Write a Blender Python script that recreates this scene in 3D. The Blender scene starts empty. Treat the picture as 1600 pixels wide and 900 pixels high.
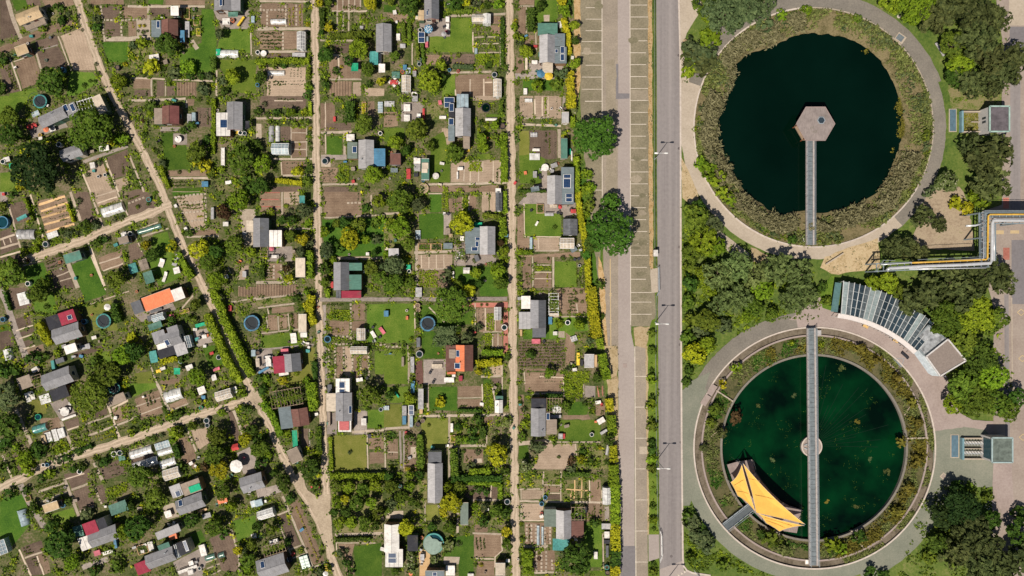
import bpy, bmesh, math, random
from mathutils import Vector, Matrix, noise as mnoise
R = math.radians
random.seed(7)
SC = bpy.context.scene
COL = SC.collection
# ---------------------------------------------------------------- camera, sky, sun, exposure
H = 155.0            # height of the drone above the ground
S = 0.134            # metres of ground per photograph pixel
cam = bpy.data.cameras.new('camera'); camo = bpy.data.objects.new('camera', cam); COL.objects.link(camo)
cam.sensor_width = 36.0; cam.lens = 36.0 * H / (1600 * S); cam.clip_end = 4000; cam.clip_start = 1
camo.location = (0, 0, H); camo.rotation_euler = (0, 0, 0); SC.camera = camo
SUN_EL, SUN_AZ = 58.0, 217.0     # the sun stands in the south-west of the picture
w = bpy.data.worlds.new('World'); SC.world = w; w.use_nodes = True
nt = w.node_tree; bgn = nt.nodes['Background']; bgn.inputs['Strength'].default_value = 0.05
sky = nt.nodes.new('ShaderNodeTexSky'); sky.sky_type = 'NISHITA'; sky.sun_disc = False
sky.sun_elevation = R(SUN_EL); sky.sun_rotation = R(SUN_AZ)
nt.links.new(sky.outputs[0], bgn.inputs[0])
sl = bpy.data.lights.new('sun', 'SUN'); sl.energy = 5.0; sl.angle = R(0.5); sl.color = (1.0, 0.925, 0.81)
so = bpy.data.objects.new('sun', sl); COL.objects.link(so)
sd = Vector((math.sin(R(SUN_AZ)) * math.cos(R(SUN_EL)), math.cos(R(SUN_AZ)) * math.cos(R(SUN_EL)), math.sin(R(SUN_EL))))
so.rotation_euler = sd.to_track_quat('Z', 'Y').to_euler(); so.location = sd * 200
vs = SC.view_settings; vs.view_transform = 'Standard'; vs.look = 'None'; vs.gamma = 1; vs.exposure = 0.03; vs.use_curve_mapping = False

# ---------------------------------------------------------------- helpers
def W(px, py, z=0.0):
    """a point of the survey (photograph pixels) in metres, for something standing z above ground"""
    k = S * (H - z) / H
    return Vector(((px - 800) * k, (450 - py) * k, z))

class MB:
    def __init__(s): s.v = []; s.f = []; s.m = []
    def quad(s, a, b, c, d, m=0):
        n = len(s.v); s.v += [tuple(a), tuple(b), tuple(c), tuple(d)]; s.f.append((n, n+1, n+2, n+3)); s.m.append(m)
    def tri(s, a, b, c, m=0):
        n = len(s.v); s.v += [tuple(a), tuple(b), tuple(c)]; s.f.append((n, n+1, n+2)); s.m.append(m)
    def poly(s, pts, m=0):
        n = len(s.v); s.v += [tuple(p) for p in pts]; s.f.append(tuple(range(n, n+len(pts)))); s.m.append(m)
    def box(s, x0, y0, z0, x1, y1, z1, m=0):
        n = len(s.v)
        s.v += [(x0,y0,z0),(x1,y0,z0),(x1,y1,z0),(x0,y1,z0),(x0,y0,z1),(x1,y0,z1),(x1,y1,z1),(x0,y1,z1)]
        for f in ((3,2,1,0),(4,5,6,7),(0,1,5,4),(1,2,6,5),(2,3,7,6),(3,0,4,7)):
            s.f.append(tuple(n+i for i in f)); s.m.append(m)
    def cbox(s, cx, cy, z0, wx, wy, h, m=0): s.box(cx-wx/2, cy-wy/2, z0, cx+wx/2, cy+wy/2, z0+h, m)
    def bar(s, a, b, wd, ht=None, m=0):
        """a bar with rectangular section between two points"""
        a = Vector(a); b = Vector(b); d = b - a
        if d.length < 1e-5: return
        ht = wd if ht is None else ht
        d.normalize(); up = Vector((0,0,1))
        if abs(d.z) > .95: up = Vector((1,0,0))
        sx = d.cross(up).normalized() * wd/2; sy = d.cross(sx).normalized() * ht/2
        n = len(s.v)
        for p in (a, b):
            s.v += [tuple(p-sx-sy), tuple(p+sx-sy), tuple(p+sx+sy), tuple(p-sx+sy)]
        for f in ((3,2,1,0),(4,5,6,7),(0,1,5,4),(1,2,6,5),(2,3,7,6),(3,0,4,7)):
            s.f.append(tuple(n+i for i in f)); s.m.append(m)
    def cyl(s, cx, cy, z0, z1, r0, r1=None, n=12, m=0, cap=True, ax=None):
        r1 = r0 if r1 is None else r1; k = len(s.v)
        for z, r in ((z0, r0), (z1, r1)):
            for i in range(n):
                a = 2*math.pi*i/n; s.v.append((cx+r*math.cos(a), cy+r*math.sin(a), z))
        for i in range(n):
            j = (i+1) % n; s.f.append((k+i, k+j, k+n+j, k+n+i)); s.m.append(m)
        if cap:
            s.f.append(tuple(k+n+i for i in range(n))); s.m.append(m)
            s.f.append(tuple(k+i for i in reversed(range(n)))); s.m.append(m)
    def tube(s, pts, rad, n=6, m=0):
        """a tapering tube along points; rad a number or one per point"""
        k0 = len(s.v); N = len(pts); pts = [Vector(p) for p in pts]
        for i, p in enumerate(pts):
            d = (pts[min(i+1, N-1)] - pts[max(i-1, 0)]).normalized()
            u = d.cross(Vector((0,0,1)));
            if u.length < .05: u = Vector((1,0,0))
            u.normalize(); v = d.cross(u).normalized(); r = rad if not isinstance(rad, (list, tuple)) else rad[i]
            for j in range(n):
                a = 2*math.pi*j/n; s.v.append(tuple(p + u*r*math.cos(a) + v*r*math.sin(a)))
        for i in range(N-1):
            for j in range(n):
                q = (j+1) % n; s.f.append((k0+i*n+j, k0+i*n+q, k0+(i+1)*n+q, k0+(i+1)*n+j)); s.m.append(m)
        s.f.append(tuple(k0+(N-1)*n+j for j in range(n))); s.m.append(m)
        s.f.append(tuple(k0+j for j in reversed(range(n)))); s.m.append(m)
    def ring(s, r0, r1, z0, z1, n=32, m=0, cx=0, cy=0):
        """a ring with rectangular section"""
        k = len(s.v)
        for i in range(n):
            a = 2*math.pi*i/n; c, t = math.cos(a), math.sin(a)
            s.v += [(cx+r0*c, cy+r0*t, z0), (cx+r1*c, cy+r1*t, z0), (cx+r1*c, cy+r1*t, z1), (cx+r0*c, cy+r0*t, z1)]
        for i in range(n):
            a, b = k+4*i, k+4*((i+1) % n)
            for p, q in ((0,1),(1,2),(2,3),(3,0)):
                s.f.append((a+p, b+p, b+q, a+q)); s.m.append(m)
    def mesh(s, name, mats):
        me = bpy.data.meshes.new(name); me.from_pydata(s.v, [], s.f)
        mats = mats if isinstance(mats, (list, tuple)) else [mats]
        for x in mats: me.materials.append(x)
        if len(mats) > 1: me.polygons.foreach_set('material_index', s.m)
        return me
    def build(s, name, mats, parent=None, smooth=False):
        me = s.mesh(name, mats)
        if smooth: me.polygons.foreach_set('use_smooth', [True]*len(me.polygons))
        o = bpy.data.objects.new(name, me); COL.objects.link(o)
        if parent is not None: o.parent = parent
        return o

THINGS = []
def tag(o, label, cat, group=None):
    o['label'] = label; o['category'] = cat
    if group: o['group'] = group
    return o
def root(name, label, cat, loc, ang=0, group=None):
    o = bpy.data.objects.new(name, None); COL.objects.link(o); o.empty_display_size = .3
    o.location = loc; o.rotation_euler = (0, 0, R(ang))
    return tag(o, label, cat, group)
def struct(o, kind='structure'):
    o['kind'] = kind; return o

# ---------------------------------------------------------------- materials
MATS = {}
def _new(name):
    m = bpy.data.materials.new(name); m.use_nodes = True; t = m.node_tree
    return m, t, t.nodes['Principled BSDF']
def N(t, typ, **kw):
    n = t.nodes.new(typ)
    for k, v in kw.items():
        if k in n.inputs: n.inputs[k].default_value = v
        else: setattr(n, k, v)
    return n
def ramp(t, fac, stops):
    r = t.nodes.new('ShaderNodeValToRGB'); e = r.color_ramp.elements
    while len(e) < len(stops): e.new(.5)
    for x, (p, c) in zip(e, stops): x.position = p; x.color = (*c, 1)
    t.links.new(fac, r.inputs[0]); return r.outputs[0]
def vary(t, col, amount, hue=0.0):
    """object to object variation"""
    oi = t.nodes.new('ShaderNodeObjectInfo'); mr = N(t, 'ShaderNodeMapRange', **{'To Min': 1-amount, 'To Max': 1+amount})
    t.links.new(oi.outputs['Random'], mr.inputs['Value'])
    hs = t.nodes.new('ShaderNodeHueSaturation'); t.links.new(mr.outputs[0], hs.inputs['Value']); t.links.new(col, hs.inputs['Color'])
    if hue:
        m2 = N(t, 'ShaderNodeMapRange', **{'To Min': .5-hue, 'To Max': .5+hue}); 
        mu = N(t, 'ShaderNodeMath', operation='FRACT'); m3 = N(t, 'ShaderNodeMath', operation='MULTIPLY'); m3.inputs[1].default_value = 7.31
        t.links.new(oi.outputs['Random'], m3.inputs[0]); t.links.new(m3.outputs[0], mu.inputs[0]); t.links.new(mu.outputs[0], m2.inputs['Value'])
        t.links.new(m2.outputs[0], hs.inputs['Hue'])
    return hs.outputs[0]
def ground_mat(name, cols, s1=.5, s2=6.0, bump=.3, rough=.95, var=.18, fine=.5, furrow=0, hue=0.0, streak=False):
    """mottled ground: broad patches between the given colours, a finer grain on top, optional furrows along the bed"""
    m, t, b = _new(name); L = t.links.new
    g = t.nodes.new('ShaderNodeNewGeometry')
    n1 = N(t, 'ShaderNodeTexNoise', Scale=s1, Detail=5.0, Roughness=.62)
    if streak:
        mp = t.nodes.new('ShaderNodeMapping'); mp.inputs['Scale'].default_value = (9, .14, 1); L(g.outputs['Position'], mp.inputs[0]); L(mp.outputs[0], n1.inputs['Vector'])
    else: L(g.outputs['Position'], n1.inputs['Vector'])
    n2 = N(t, 'ShaderNodeTexNoise', Scale=s2, Detail=3.0, Roughness=.7); L(g.outputs['Position'], n2.inputs['Vector'])
    mx = N(t, 'ShaderNodeMix', data_type='FLOAT'); mx.inputs[0].default_value = fine; L(n1.outputs[0], mx.inputs[2]); L(n2.outputs[0], mx.inputs[3])
    k = len(cols); st = [(.32 + .36*i/max(1, k-1), c) for i, c in enumerate(cols)]
    c = ramp(t, mx.outputs[0], st)
    c = vary(t, c, var, hue)
    L(c, b.inputs['Base Color']); b.inputs['Roughness'].default_value = rough; b.inputs['Specular IOR Level'].default_value = .15
    h = n2.outputs[0]
    if furrow:
        uv = t.nodes.new('ShaderNodeUVMap'); wv = N(t, 'ShaderNodeTexWave', Scale=furrow, Distortion=1.2); wv.bands_direction = 'Y'
        wv.inputs['Detail Scale'].default_value = 2.0
        L(uv.outputs[0], wv.inputs['Vector'])
        ad = N(t, 'ShaderNodeMath', operation='ADD'); L(h, ad.inputs[0]); wm_ = N(t, 'ShaderNodeMath', operation='MULTIPLY'); wm_.inputs[1].default_value = .38; L(wv.outputs[1], wm_.inputs[0]); L(wm_.outputs[0], ad.inputs[1]); h = ad.outputs[0]
    bp = N(t, 'ShaderNodeBump', Strength=bump, Distance=.12); L(h, bp.inputs['Height']); L(bp.outputs[0], b.inputs['Normal'])
    MATS[name] = m; return m
def plain(name, c, rough=.6, var=.12, metal=0, grime=.25, scale=1.6, bump=0, spec=.3):
    if name in MATS: return MATS[name]
    m, t, b = _new(name); L = t.links.new
    g = t.nodes.new('ShaderNodeNewGeometry'); n1 = N(t, 'ShaderNodeTexNoise', Scale=scale, Detail=6.0, Roughness=.65); L(g.outputs['Position'], n1.inputs['Vector'])
    d = tuple(x*(1-grime) for x in c); e = tuple(min(.95, x*(1+grime*.6)) for x in c)
    L(vary(t, ramp(t, n1.outputs[0], [(.3, d), (.7, e)]), var), b.inputs['Base Color'])
    b.inputs['Roughness'].default_value = rough; b.inputs['Metallic'].default_value = metal; b.inputs['Specular IOR Level'].default_value = spec
    if bump:
        n2 = N(t, 'ShaderNodeTexNoise', Scale=12.0, Detail=3.0); L(g.outputs['Position'], n2.inputs['Vector'])
        bp = N(t, 'ShaderNodeBump', Strength=bump, Distance=.05); L(n2.outputs[0], bp.inputs['Height']); L(bp.outputs[0], b.inputs['Normal'])
    MATS[name] = m; return m
def roof_mat(name, c, rib='X', rough=.75):
    """corrugated or shingled sheet: ribs across the slope, lichen stains and streaks"""
    key = 'roof_' + name + rib
    if key in MATS: return MATS[key]
    m, t, b = _new(key); L = t.links.new
    tc = t.nodes.new('ShaderNodeTexCoord'); mp = t.nodes.new('ShaderNodeMapping'); L(tc.outputs['Object'], mp.inputs[0])
    g = t.nodes.new('ShaderNodeNewGeometry')
    n1 = N(t, 'ShaderNodeTexNoise', Scale=.9, Detail=7.0, Roughness=.7); L(g.outputs['Position'], n1.inputs['Vector'])
    mp.inputs['Scale'].default_value = (9, 1.1, 1) if rib == 'X' else (1.1, 9, 1)
    n2 = N(t, 'ShaderNodeTexNoise', Scale=.8, Detail=4.0, Roughness=.6); L(mp.outputs[0], n2.inputs['Vector'])
    mx = N(t, 'ShaderNodeMix', data_type='FLOAT'); mx.inputs[0].default_value = .5; L(n1.outputs[0], mx.inputs[2]); L(n2.outputs[0], mx.inputs[3])
    col = ramp(t, mx.outputs[0], [(.3, tuple(x*.66 for x in c)), (.5, c), (.68, tuple(min(.9, x*1.32+.01) for x in c))])
    n3 = N(t, 'ShaderNodeTexNoise', Scale=.55, Detail=6.0, Roughness=.75); L(g.outputs['Position'], n3.inputs['Vector'])
    ms = N(t, 'ShaderNodeMix', data_type='RGBA'); r3 = N(t, 'ShaderNodeMapRange', **{'From Min': .56, 'From Max': .70, 'To Max': .55}); L(n3.outputs[0], r3.inputs['Value']); L(r3.outputs[0], ms.inputs[0]); L(col, ms.inputs[6]); ms.inputs[7].default_value = (.115,.105,.075,1); col = ms.outputs[2]
    L(vary(t, col, .14), b.inputs['Base Color']); b.inputs['Roughness'].default_value = rough; b.inputs['Specular IOR Level'].default_value = .25
    wv = N(t, 'ShaderNodeTexWave', Scale=1.35); wv.bands_direction = rib; L(tc.outputs['Object'], wv.inputs['Vector'])
    bp = N(t, 'ShaderNodeBump', Strength=.35, Distance=.06); L(wv.outputs[1], bp.inputs['Height']); L(bp.outputs[0], b.inputs['Normal'])
    MATS[key] = m; return m
def leaf_mat(name, lo, hi, speck=None):
    key = 'leaf_' + name
    if key in MATS: return MATS[key]
    m, t, b = _new(key); L = t.links.new
    g = t.nodes.new('ShaderNodeNewGeometry')
    n1 = N(t, 'ShaderNodeTexNoise', Scale=1.1, Detail=4.0, Roughness=.7); L(g.outputs['Position'], n1.inputs['Vector'])
    mx = N(t, 'ShaderNodeMix', data_type='FLOAT'); mx.inputs[0].default_value = .3; L(n1.outputs[0], mx.inputs[2]); L(g.outputs['Random Per Island'], mx.inputs[3])
    st = [(.25, lo), (.7, hi)]
    if speck: st = [(.25, lo), (.6, hi), (.72, speck)]
    col = vary(t, ramp(t, mx.outputs[0], st), .2, .018)
    L(col, b.inputs['Base Color']); b.inputs['Roughness'].default_value = .7; b.inputs['Specular IOR Level'].default_value = .1
    tr = t.nodes.new('ShaderNodeBsdfTranslucent'); L(col, tr.inputs['Color'])
    ms = t.nodes.new('ShaderNodeMixShader'); ms.inputs[0].default_value = .2
    out = t.nodes['Material Output']; L(b.outputs[0], ms.inputs[1]); L(tr.outputs[0], ms.inputs[2]); L(ms.outputs[0], out.inputs['Surface'])
    MATS[key] = m; return m

COLS = dict(gy=(.23,.225,.235), lg=(.37,.355,.355), dg=(.115,.118,.13), dk=(.028,.028,.036), br=(.15,.07,.055), cr=(.30,.028,.055), wh=(.70,.655,.61),
    cm=(.55,.46,.36), tn=(.44,.32,.19), gn=(.075,.175,.135), tq=(.06,.26,.24), bg=(.155,.19,.205), mg=(.01,.33,.17), bl=(.07,.20,.32), pk=(.55,.13,.17),
    rs=(.42,.11,.11), ye=(.75,.5,.04), rd=(.46,.05,.05), bb=(.26,.205,.16), gl=(.30,.38,.42), wo=(.55,.36,.19), gg=(.15,.185,.155), rb=(.17,.06,.055))
COLS['or'] = (.66,.19,.085)
CW = dict(gy='grey', lg='pale grey', dg='dark grey', dk='black', br='brown', cr='crimson', wh='white', cm='cream', tn='tan', gn='green', tq='turquoise', bg='blue grey',
    mg='bright green', bl='blue', pk='pink', rs='rose', ye='yellow', rd='red', bb='beige brown', gl='glassy grey', gg='grey green', rb='red brown', wo='wooden')
CW['or'] = 'orange'
def paint(c): return plain('paint_' + CW[c].replace(' ', '_'), COLS[c], .65, .14, 0, .42, 2.2)
ground_mat('soil', [(.125,.083,.057), (.215,.147,.10), (.30,.218,.152)], .45, 4.5, .5, furrow=.55, var=.14)
ground_mat('dark_soil', [(.07,.048,.037), (.125,.088,.066), (.19,.138,.102)], .5, 4.5, .5, furrow=.55)
ground_mat('dry_soil', [(.24,.175,.125), (.34,.255,.185), (.44,.335,.25)], .45, 4.0, .45, furrow=.55)
ground_mat('bare_earth', [(.20,.15,.10), (.30,.23,.16), (.38,.30,.21), (.22,.20,.10)], .3, 2.2, .4)
ground_mat('lawn', [(.042,.088,.010), (.092,.15,.017), (.175,.21,.038)], .3, 4.0, .5, hue=.012)
ground_mat('lush_lawn', [(.022,.060,.008), (.056,.115,.012), (.11,.17,.024)], .3, 4.0, .5, hue=.01)
ground_mat('worn_lawn', [(.085,.105,.018), (.145,.155,.03), (.235,.21,.065)], .35, 5.0, .5, hue=.012)
ground_mat('weeds', [(.03,.06,.012), (.09,.12,.022), (.20,.16,.085), (.095,.135,.028)], .6, 3.2, .7)
ground_mat('slabs', [(.26,.205,.155), (.38,.31,.24), (.50,.42,.335)], .8, 4.0, .15, var=.12)
ground_mat('timber', [(.34,.265,.195), (.48,.385,.295), (.60,.50,.40)], .9, 6.0, .15)
ground_mat('new_timber', [(.45,.28,.13), (.60,.39,.20), (.70,.49,.28)], .9, 6.0, .15)
ground_mat('paving', [(.17,.14,.13), (.28,.235,.205), (.38,.32,.28)], .8, 4.0, .2, var=.16)
ground_mat('red_paving', [(.30,.10,.075), (.40,.15,.115), (.48,.22,.17)], .9, 5.0, .2)
ground_mat('dark_edging', [(.03,.028,.028), (.05,.045,.045)], .9, 5.0, .2)
ground_mat('brown_boards', [(.10,.05,.042), (.15,.075,.06), (.21,.11,.09)], .9, 5.0, .2)
ground_mat('gravel', [(.265,.205,.145), (.38,.30,.215), (.51,.415,.305)], .35, 3.0, .35, var=.04)
ground_mat('wheel_rut', [(.36,.275,.20), (.48,.375,.28), (.58,.47,.365)], .45, 3.0, .3, var=.04)
ground_mat('garden_ground', [(.022,.045,.010), (.06,.085,.02), (.11,.12,.04), (.22,.17,.11), (.30,.23,.16)], .22, 2.4, .55)
ground_mat('meadow', [(.032,.062,.013), (.068,.11,.02), (.115,.15,.032), (.20,.185,.075)], .14, 1.6, .7)
ground_mat('dry_grass', [(.20,.15,.07), (.33,.245,.135), (.43,.33,.205), (.25,.22,.10)], .5, 2.4, .5)
ground_mat('ochre_verge', [(.19,.13,.05), (.36,.23,.10), (.47,.33,.18), (.27,.21,.09)], .6, 2.4, .6)
ground_mat('asphalt', [(.18,.158,.155), (.24,.214,.208), (.295,.262,.252)], .09, 1.4, .1, var=.02, fine=.3, streak=True)
ground_mat('pink_asphalt', [(.285,.235,.215), (.33,.28,.255), (.38,.325,.295)], .1, 2.0, .1, var=.02)
ground_mat('dark_asphalt', [(.15,.135,.14), (.18,.165,.17), (.21,.195,.2)], .2, 2.0, .1, var=.02)
ground_mat('grass_pavers', [(.125,.108,.070), (.20,.172,.118), (.285,.24,.168)], .22, 2.6, .3, var=.05)
ground_mat('moss_pavers', [(.11,.10,.06), (.175,.155,.10), (.25,.215,.145)], .3, 2.6, .3, var=.1)
ground_mat('dust_pavers', [(.21,.175,.125), (.28,.235,.175), (.37,.305,.23)], .3, 2.6, .3, var=.08)
ground_mat('tan_pavers', [(.20,.165,.13), (.27,.225,.18), (.36,.295,.23)], .2, 3.0, .2, var=.02)
ground_mat('green_gravel', [(.15,.155,.12), (.195,.20,.155), (.25,.24,.19)], .2, 3.0, .3, var=.04)
ground_mat('grey_gravel', [(.14,.125,.105), (.19,.17,.145), (.255,.225,.185)], .2, 3.0, .3, var=.04)
ground_mat('pale_concrete', [(.32,.265,.205), (.395,.33,.26), (.46,.39,.315)], .25, 2.5, .15, var=.03)
ground_mat('plaza', [(.25,.195,.175), (.32,.255,.23), (.37,.305,.275)], .2, 2.5, .12, var=.03)
ground_mat('yard', [(.235,.185,.155), (.295,.24,.205), (.35,.295,.25)], .2, 2.5, .12, var=.03)
ground_mat('kerb_stone', [(.36,.30,.26), (.49,.42,.365), (.58,.51,.45)], .8, 4.0, .1, var=.05)
ground_mat('white_line', [(.36,.31,.25), (.56,.49,.41), (.66,.58,.50)], .9, 5.0, .05, var=.03)
ground_mat('yellow_line', [(.42,.31,.17), (.52,.40,.24)], .9, 5.0, .05, var=.03)
ground_mat('bank', [(.06,.055,.022), (.13,.11,.05), (.22,.175,.095), (.12,.12,.04)], .3, 2.5, .7)
ground_mat('marsh', [(.022,.028,.012), (.06,.062,.024), (.11,.095,.045), (.045,.06,.018)], .3, 2.2, .6)
ground_mat('channel', [(.07,.06,.04), (.15,.12,.085), (.22,.18,.135), (.09,.095,.04)], .3, 2.2, .4)
GK = dict(s='soil', sd='dark_soil', sl='dry_soil', sf='soil', g='lawn', gd='lush_lawn', gy='worn_lawn', m='weeds', c='slabs', w='timber', wo='new_timber', k='paving', r='red_paving', dk='dark_edging', br='brown_boards', st='slabs')
GNAME = dict(s='soil_bed', sd='soil_bed', sl='soil_bed', sf='soil_bed', g='lawn', gd='lawn', gy='lawn', m='weedy_ground', c='garden_path', w='garden_path', wo='garden_path', k='paving', r='paving', dk='garden_path', br='paving', st='stepping_path')
LEAF = dict(d=((.010,.032,.006), (.10,.175,.022)), D=((.005,.018,.006), (.040,.075,.016)), m=((.020,.052,.006), (.18,.245,.026)), b=((.04,.09,.006), (.27,.37,.022)),
    y=((.10,.13,.006), (.54,.51,.022)), o=((.022,.045,.016), (.15,.19,.075)), r=((.03,.02,.01), (.14,.08,.035)), L=((.016,.055,.006), (.135,.26,.030)),
    p=((.014,.027,.008), (.135,.155,.048)), f=((.05,.075,.02), (.17,.21,.06)), w=((.030,.058,.012), (.21,.27,.085)))
def leaf(k): return leaf_mat(dict(d='dark', D='darkest', m='mid', b='bright', y='yellow', o='olive', r='russet', L='rich', p='pine', f='flowering', w='willow')[k], *LEAF[k], **({'speck': (.62,.56,.42)} if k == 'f' else {}))
LW = dict(d='dark green', D='deep shadowy green', m='mid green', b='bright green', y='yellow green', o='grey green', r='reddish brown', L='rich green', p='brownish pine', f='cream flecked', w='silvery')
def glass_mat(name, c, alpha):
    if name in MATS: return MATS[name]
    m, t, b = _new(name); L = t.links.new
    b.inputs['Base Color'].default_value = (*c, 1); b.inputs['Roughness'].default_value = .22
    g = t.nodes.new('ShaderNodeNewGeometry'); n1 = N(t, 'ShaderNodeTexNoise', Scale=1.2, Detail=5.0); L(g.outputs['Position'], n1.inputs['Vector'])
    L(ramp(t, n1.outputs[0], [(.3, tuple(x*.6 for x in c)), (.7, tuple(min(.9, x*1.3) for x in c))]), b.inputs['Base Color'])
    tr = t.nodes.new('ShaderNodeBsdfTransparent'); ms = t.nodes.new('ShaderNodeMixShader'); ms.inputs[0].default_value = alpha
    out = t.nodes['Material Output']; L(tr.outputs[0], ms.inputs[1]); L(b.outputs[0], ms.inputs[2]); L(ms.outputs[0], out.inputs['Surface'])
    MATS[name] = m; return m
def glassy(c):
    return glass_mat('pane_' + CW[c].replace(' ', '_'), tuple(min(.8, x*1.05+.03) for x in COLS[c]), .82)
def solar_mat():
    if 'solar' in MATS: return MATS['solar']
    m, t, b = _new('solar'); L = t.links.new
    tc = t.nodes.new('ShaderNodeTexCoord'); br = t.nodes.new('ShaderNodeTexBrick'); L(tc.outputs['Object'], br.inputs['Vector'])
    br.offset = 0; br.inputs['Scale'].default_value = 1.0; br.inputs['Brick Width'].default_value = .34; br.inputs['Row Height'].default_value = .34; br.inputs['Mortar Size'].default_value = .018
    br.inputs['Color1'].default_value = (.008,.028,.085,1); br.inputs['Color2'].default_value = (.012,.04,.11,1); br.inputs['Mortar'].default_value = (.07,.10,.15,1)
    L(br.outputs[0], b.inputs['Base Color']); b.inputs['Roughness'].default_value = .18
    MATS['solar'] = m; return m
BARK = plain('bark', (.13,.095,.065), .9, bump=.4)
WALLC = [plain('wall_timber', (.23,.14,.08), .8, var=.3), plain('wall_render', (.50,.44,.36), .85), plain('wall_green', (.08,.13,.08), .8), plain('wall_brown', (.12,.065,.04), .8)]
WHITE = plain('white_metal', (.76,.74,.71), .45, grime=.1); STEEL = plain('steel', (.36,.40,.43), .4, metal=.3, grime=.15); DARKM = plain('dark_metal', (.05,.055,.06), .5)
WOODM = plain('old_wood', (.30,.22,.15), .85, bump=.3); WINDOW = plain('window_glass', (.03,.045,.06), .1)
def water_mat(name, c, c2, sc, rough=.06):
    m, t, b = _new(name); L = t.links.new
    g = t.nodes.new('ShaderNodeNewGeometry'); n1 = N(t, 'ShaderNodeTexNoise', Scale=sc, Detail=4.0, Roughness=.55); L(g.outputs['Position'], n1.inputs['Vector'])
    L(ramp(t, n1.outputs[0], [(.36, c), (.66, c2)]), b.inputs['Base Color']); b.inputs['Roughness'].default_value = rough; b.inputs['IOR'].default_value = 1.33; b.inputs['Specular IOR Level'].default_value = .3
    n2 = N(t, 'ShaderNodeTexNoise', Scale=2.5, Detail=2.0); L(g.outputs['Position'], n2.inputs['Vector'])
    bp = N(t, 'ShaderNodeBump', Strength=.04, Distance=.05); L(n2.outputs[0], bp.inputs['Height']); L(bp.outputs[0], b.inputs['Normal'])
    MATS[name] = m; return m
water_mat('pond_water', (.0003,.0055,.003), (.0008,.0085,.005), .05)
water_mat('basin_water', (.0003,.0045,.0022), (.0010,.028,.0075), .11)
water_mat('pool_water', (.006,.035,.05), (.012,.06,.08), .8)
water_mat('tub_water', (.008,.016,.018), (.014,.03,.034), .8)

# ---------------------------------------------------------------- labels that single one thing out
LANDMARKS = []            # (px, py, phrase)
PENDING = []              # (object, look, px, py)
def later(o, look, px, py):
    PENDING.append((o, look, px, py)); return o
ORD = ['first', 'second', 'third', 'fourth', 'fifth', 'sixth', 'seventh', 'eighth', 'ninth', 'tenth', 'eleventh', 'twelfth', 'thirteenth', 'fourteenth', 'fifteenth']
def write_labels():
    by = {}
    for o, look, px, py in PENDING:
        d, lx, ly, ph = min((math.hypot(px-a, py-b), a, b, c) for a, b, c in LANDMARKS)
        dx, dy = px-lx, py-ly
        rel = ('right of' if dx > 0 else 'left of') if abs(dx) > abs(dy) else ('below' if dy > 0 else 'above')
        by.setdefault((look, rel, ph), []).append((d, o))
    for (look, rel, ph), v in by.items():
        v.sort(key=lambda q: q[0])
        for i, (d, o) in enumerate(v):
            o['label'] = (ORD[min(i, 14)] + ' ' if len(v) > 1 else '') + f'{look} {rel} the {ph}'
# ---------------------------------------------------------------- plants
def rdir():
    z = random.uniform(-1, 1); a = random.uniform(0, 2*math.pi); r = math.sqrt(1-z*z)
    return Vector((r*math.cos(a), r*math.sin(a), z))
def add_leaf(mb, p, n, s, long=1.0):
    """one leaf clump: a small bent four-sided face at p"""
    n = n.normalized(); u = n.cross(rdir())
    if u.length < .05: u = n.cross(Vector((1,0,0)))
    u.normalize(); v = n.cross(u); u *= s*long*random.uniform(.7, 1.3); v *= s*random.uniform(.6, 1.2)
    k = n*s*random.uniform(-.25, .25)
    mb.quad(p-u*.9-v*.35+k, p+u*.2-v-k, p+u+v*.3+k, p-u*.15+v-k)
def crown_mesh(name, nl, nleaf, ls, seed, zr=.8, long=1.0, droop=0.0, lob=(.30, .48), spread=.66):
    random.seed(seed); mb = MB(); lobes = [(Vector((0,0,.05)), .55)]
    for i in range(nl):
        a = 2*math.pi*(i*.381966+random.uniform(-.06, .06)); rr = spread*math.sqrt((i+.6)/nl)*random.uniform(.75, 1.15)
        z = zr*(.55*math.sqrt(max(0, 1-rr*rr)))*random.uniform(.35, 1.15)
        lobes.append((Vector((rr*math.cos(a), rr*math.sin(a), z)), random.uniform(*lob)))
    wt = [r*r for _, r in lobes]; tot = sum(wt); cnt = 0; tries = 0
    while cnt < nleaf and tries < nleaf*6:
        tries += 1
        c, r = random.choices(lobes, wt)[0]; d = rdir()
        if d.z < -.45 and random.random() < .7: continue
        rad = r*(1-.55*random.random()**2.2)*(1+.16*mnoise.noise(d*2.1+c*5))
        p = c + Vector((d.x, d.y, d.z*.85))*rad
        if any((p-c2).length < r2*.72 for c2, r2 in lobes if c2 is not c): continue
        n = (d*1.15 + rdir()*.75 + Vector((0,0,.2))).normalized()
        if droop: p.z -= droop*random.random()*(p.x*p.x+p.y*p.y)
        for _ in range(random.randint(5, 9)):       # a spray of leaves that lie much the same way
            q = rdir(); q -= n*q.dot(n)*.75
            add_leaf(mb, p+q*ls*1.35*random.random(), n+rdir()*.28, ls*random.uniform(.5, 1.0), long); cnt += 1
    return mb
PROTO = {}
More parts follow.
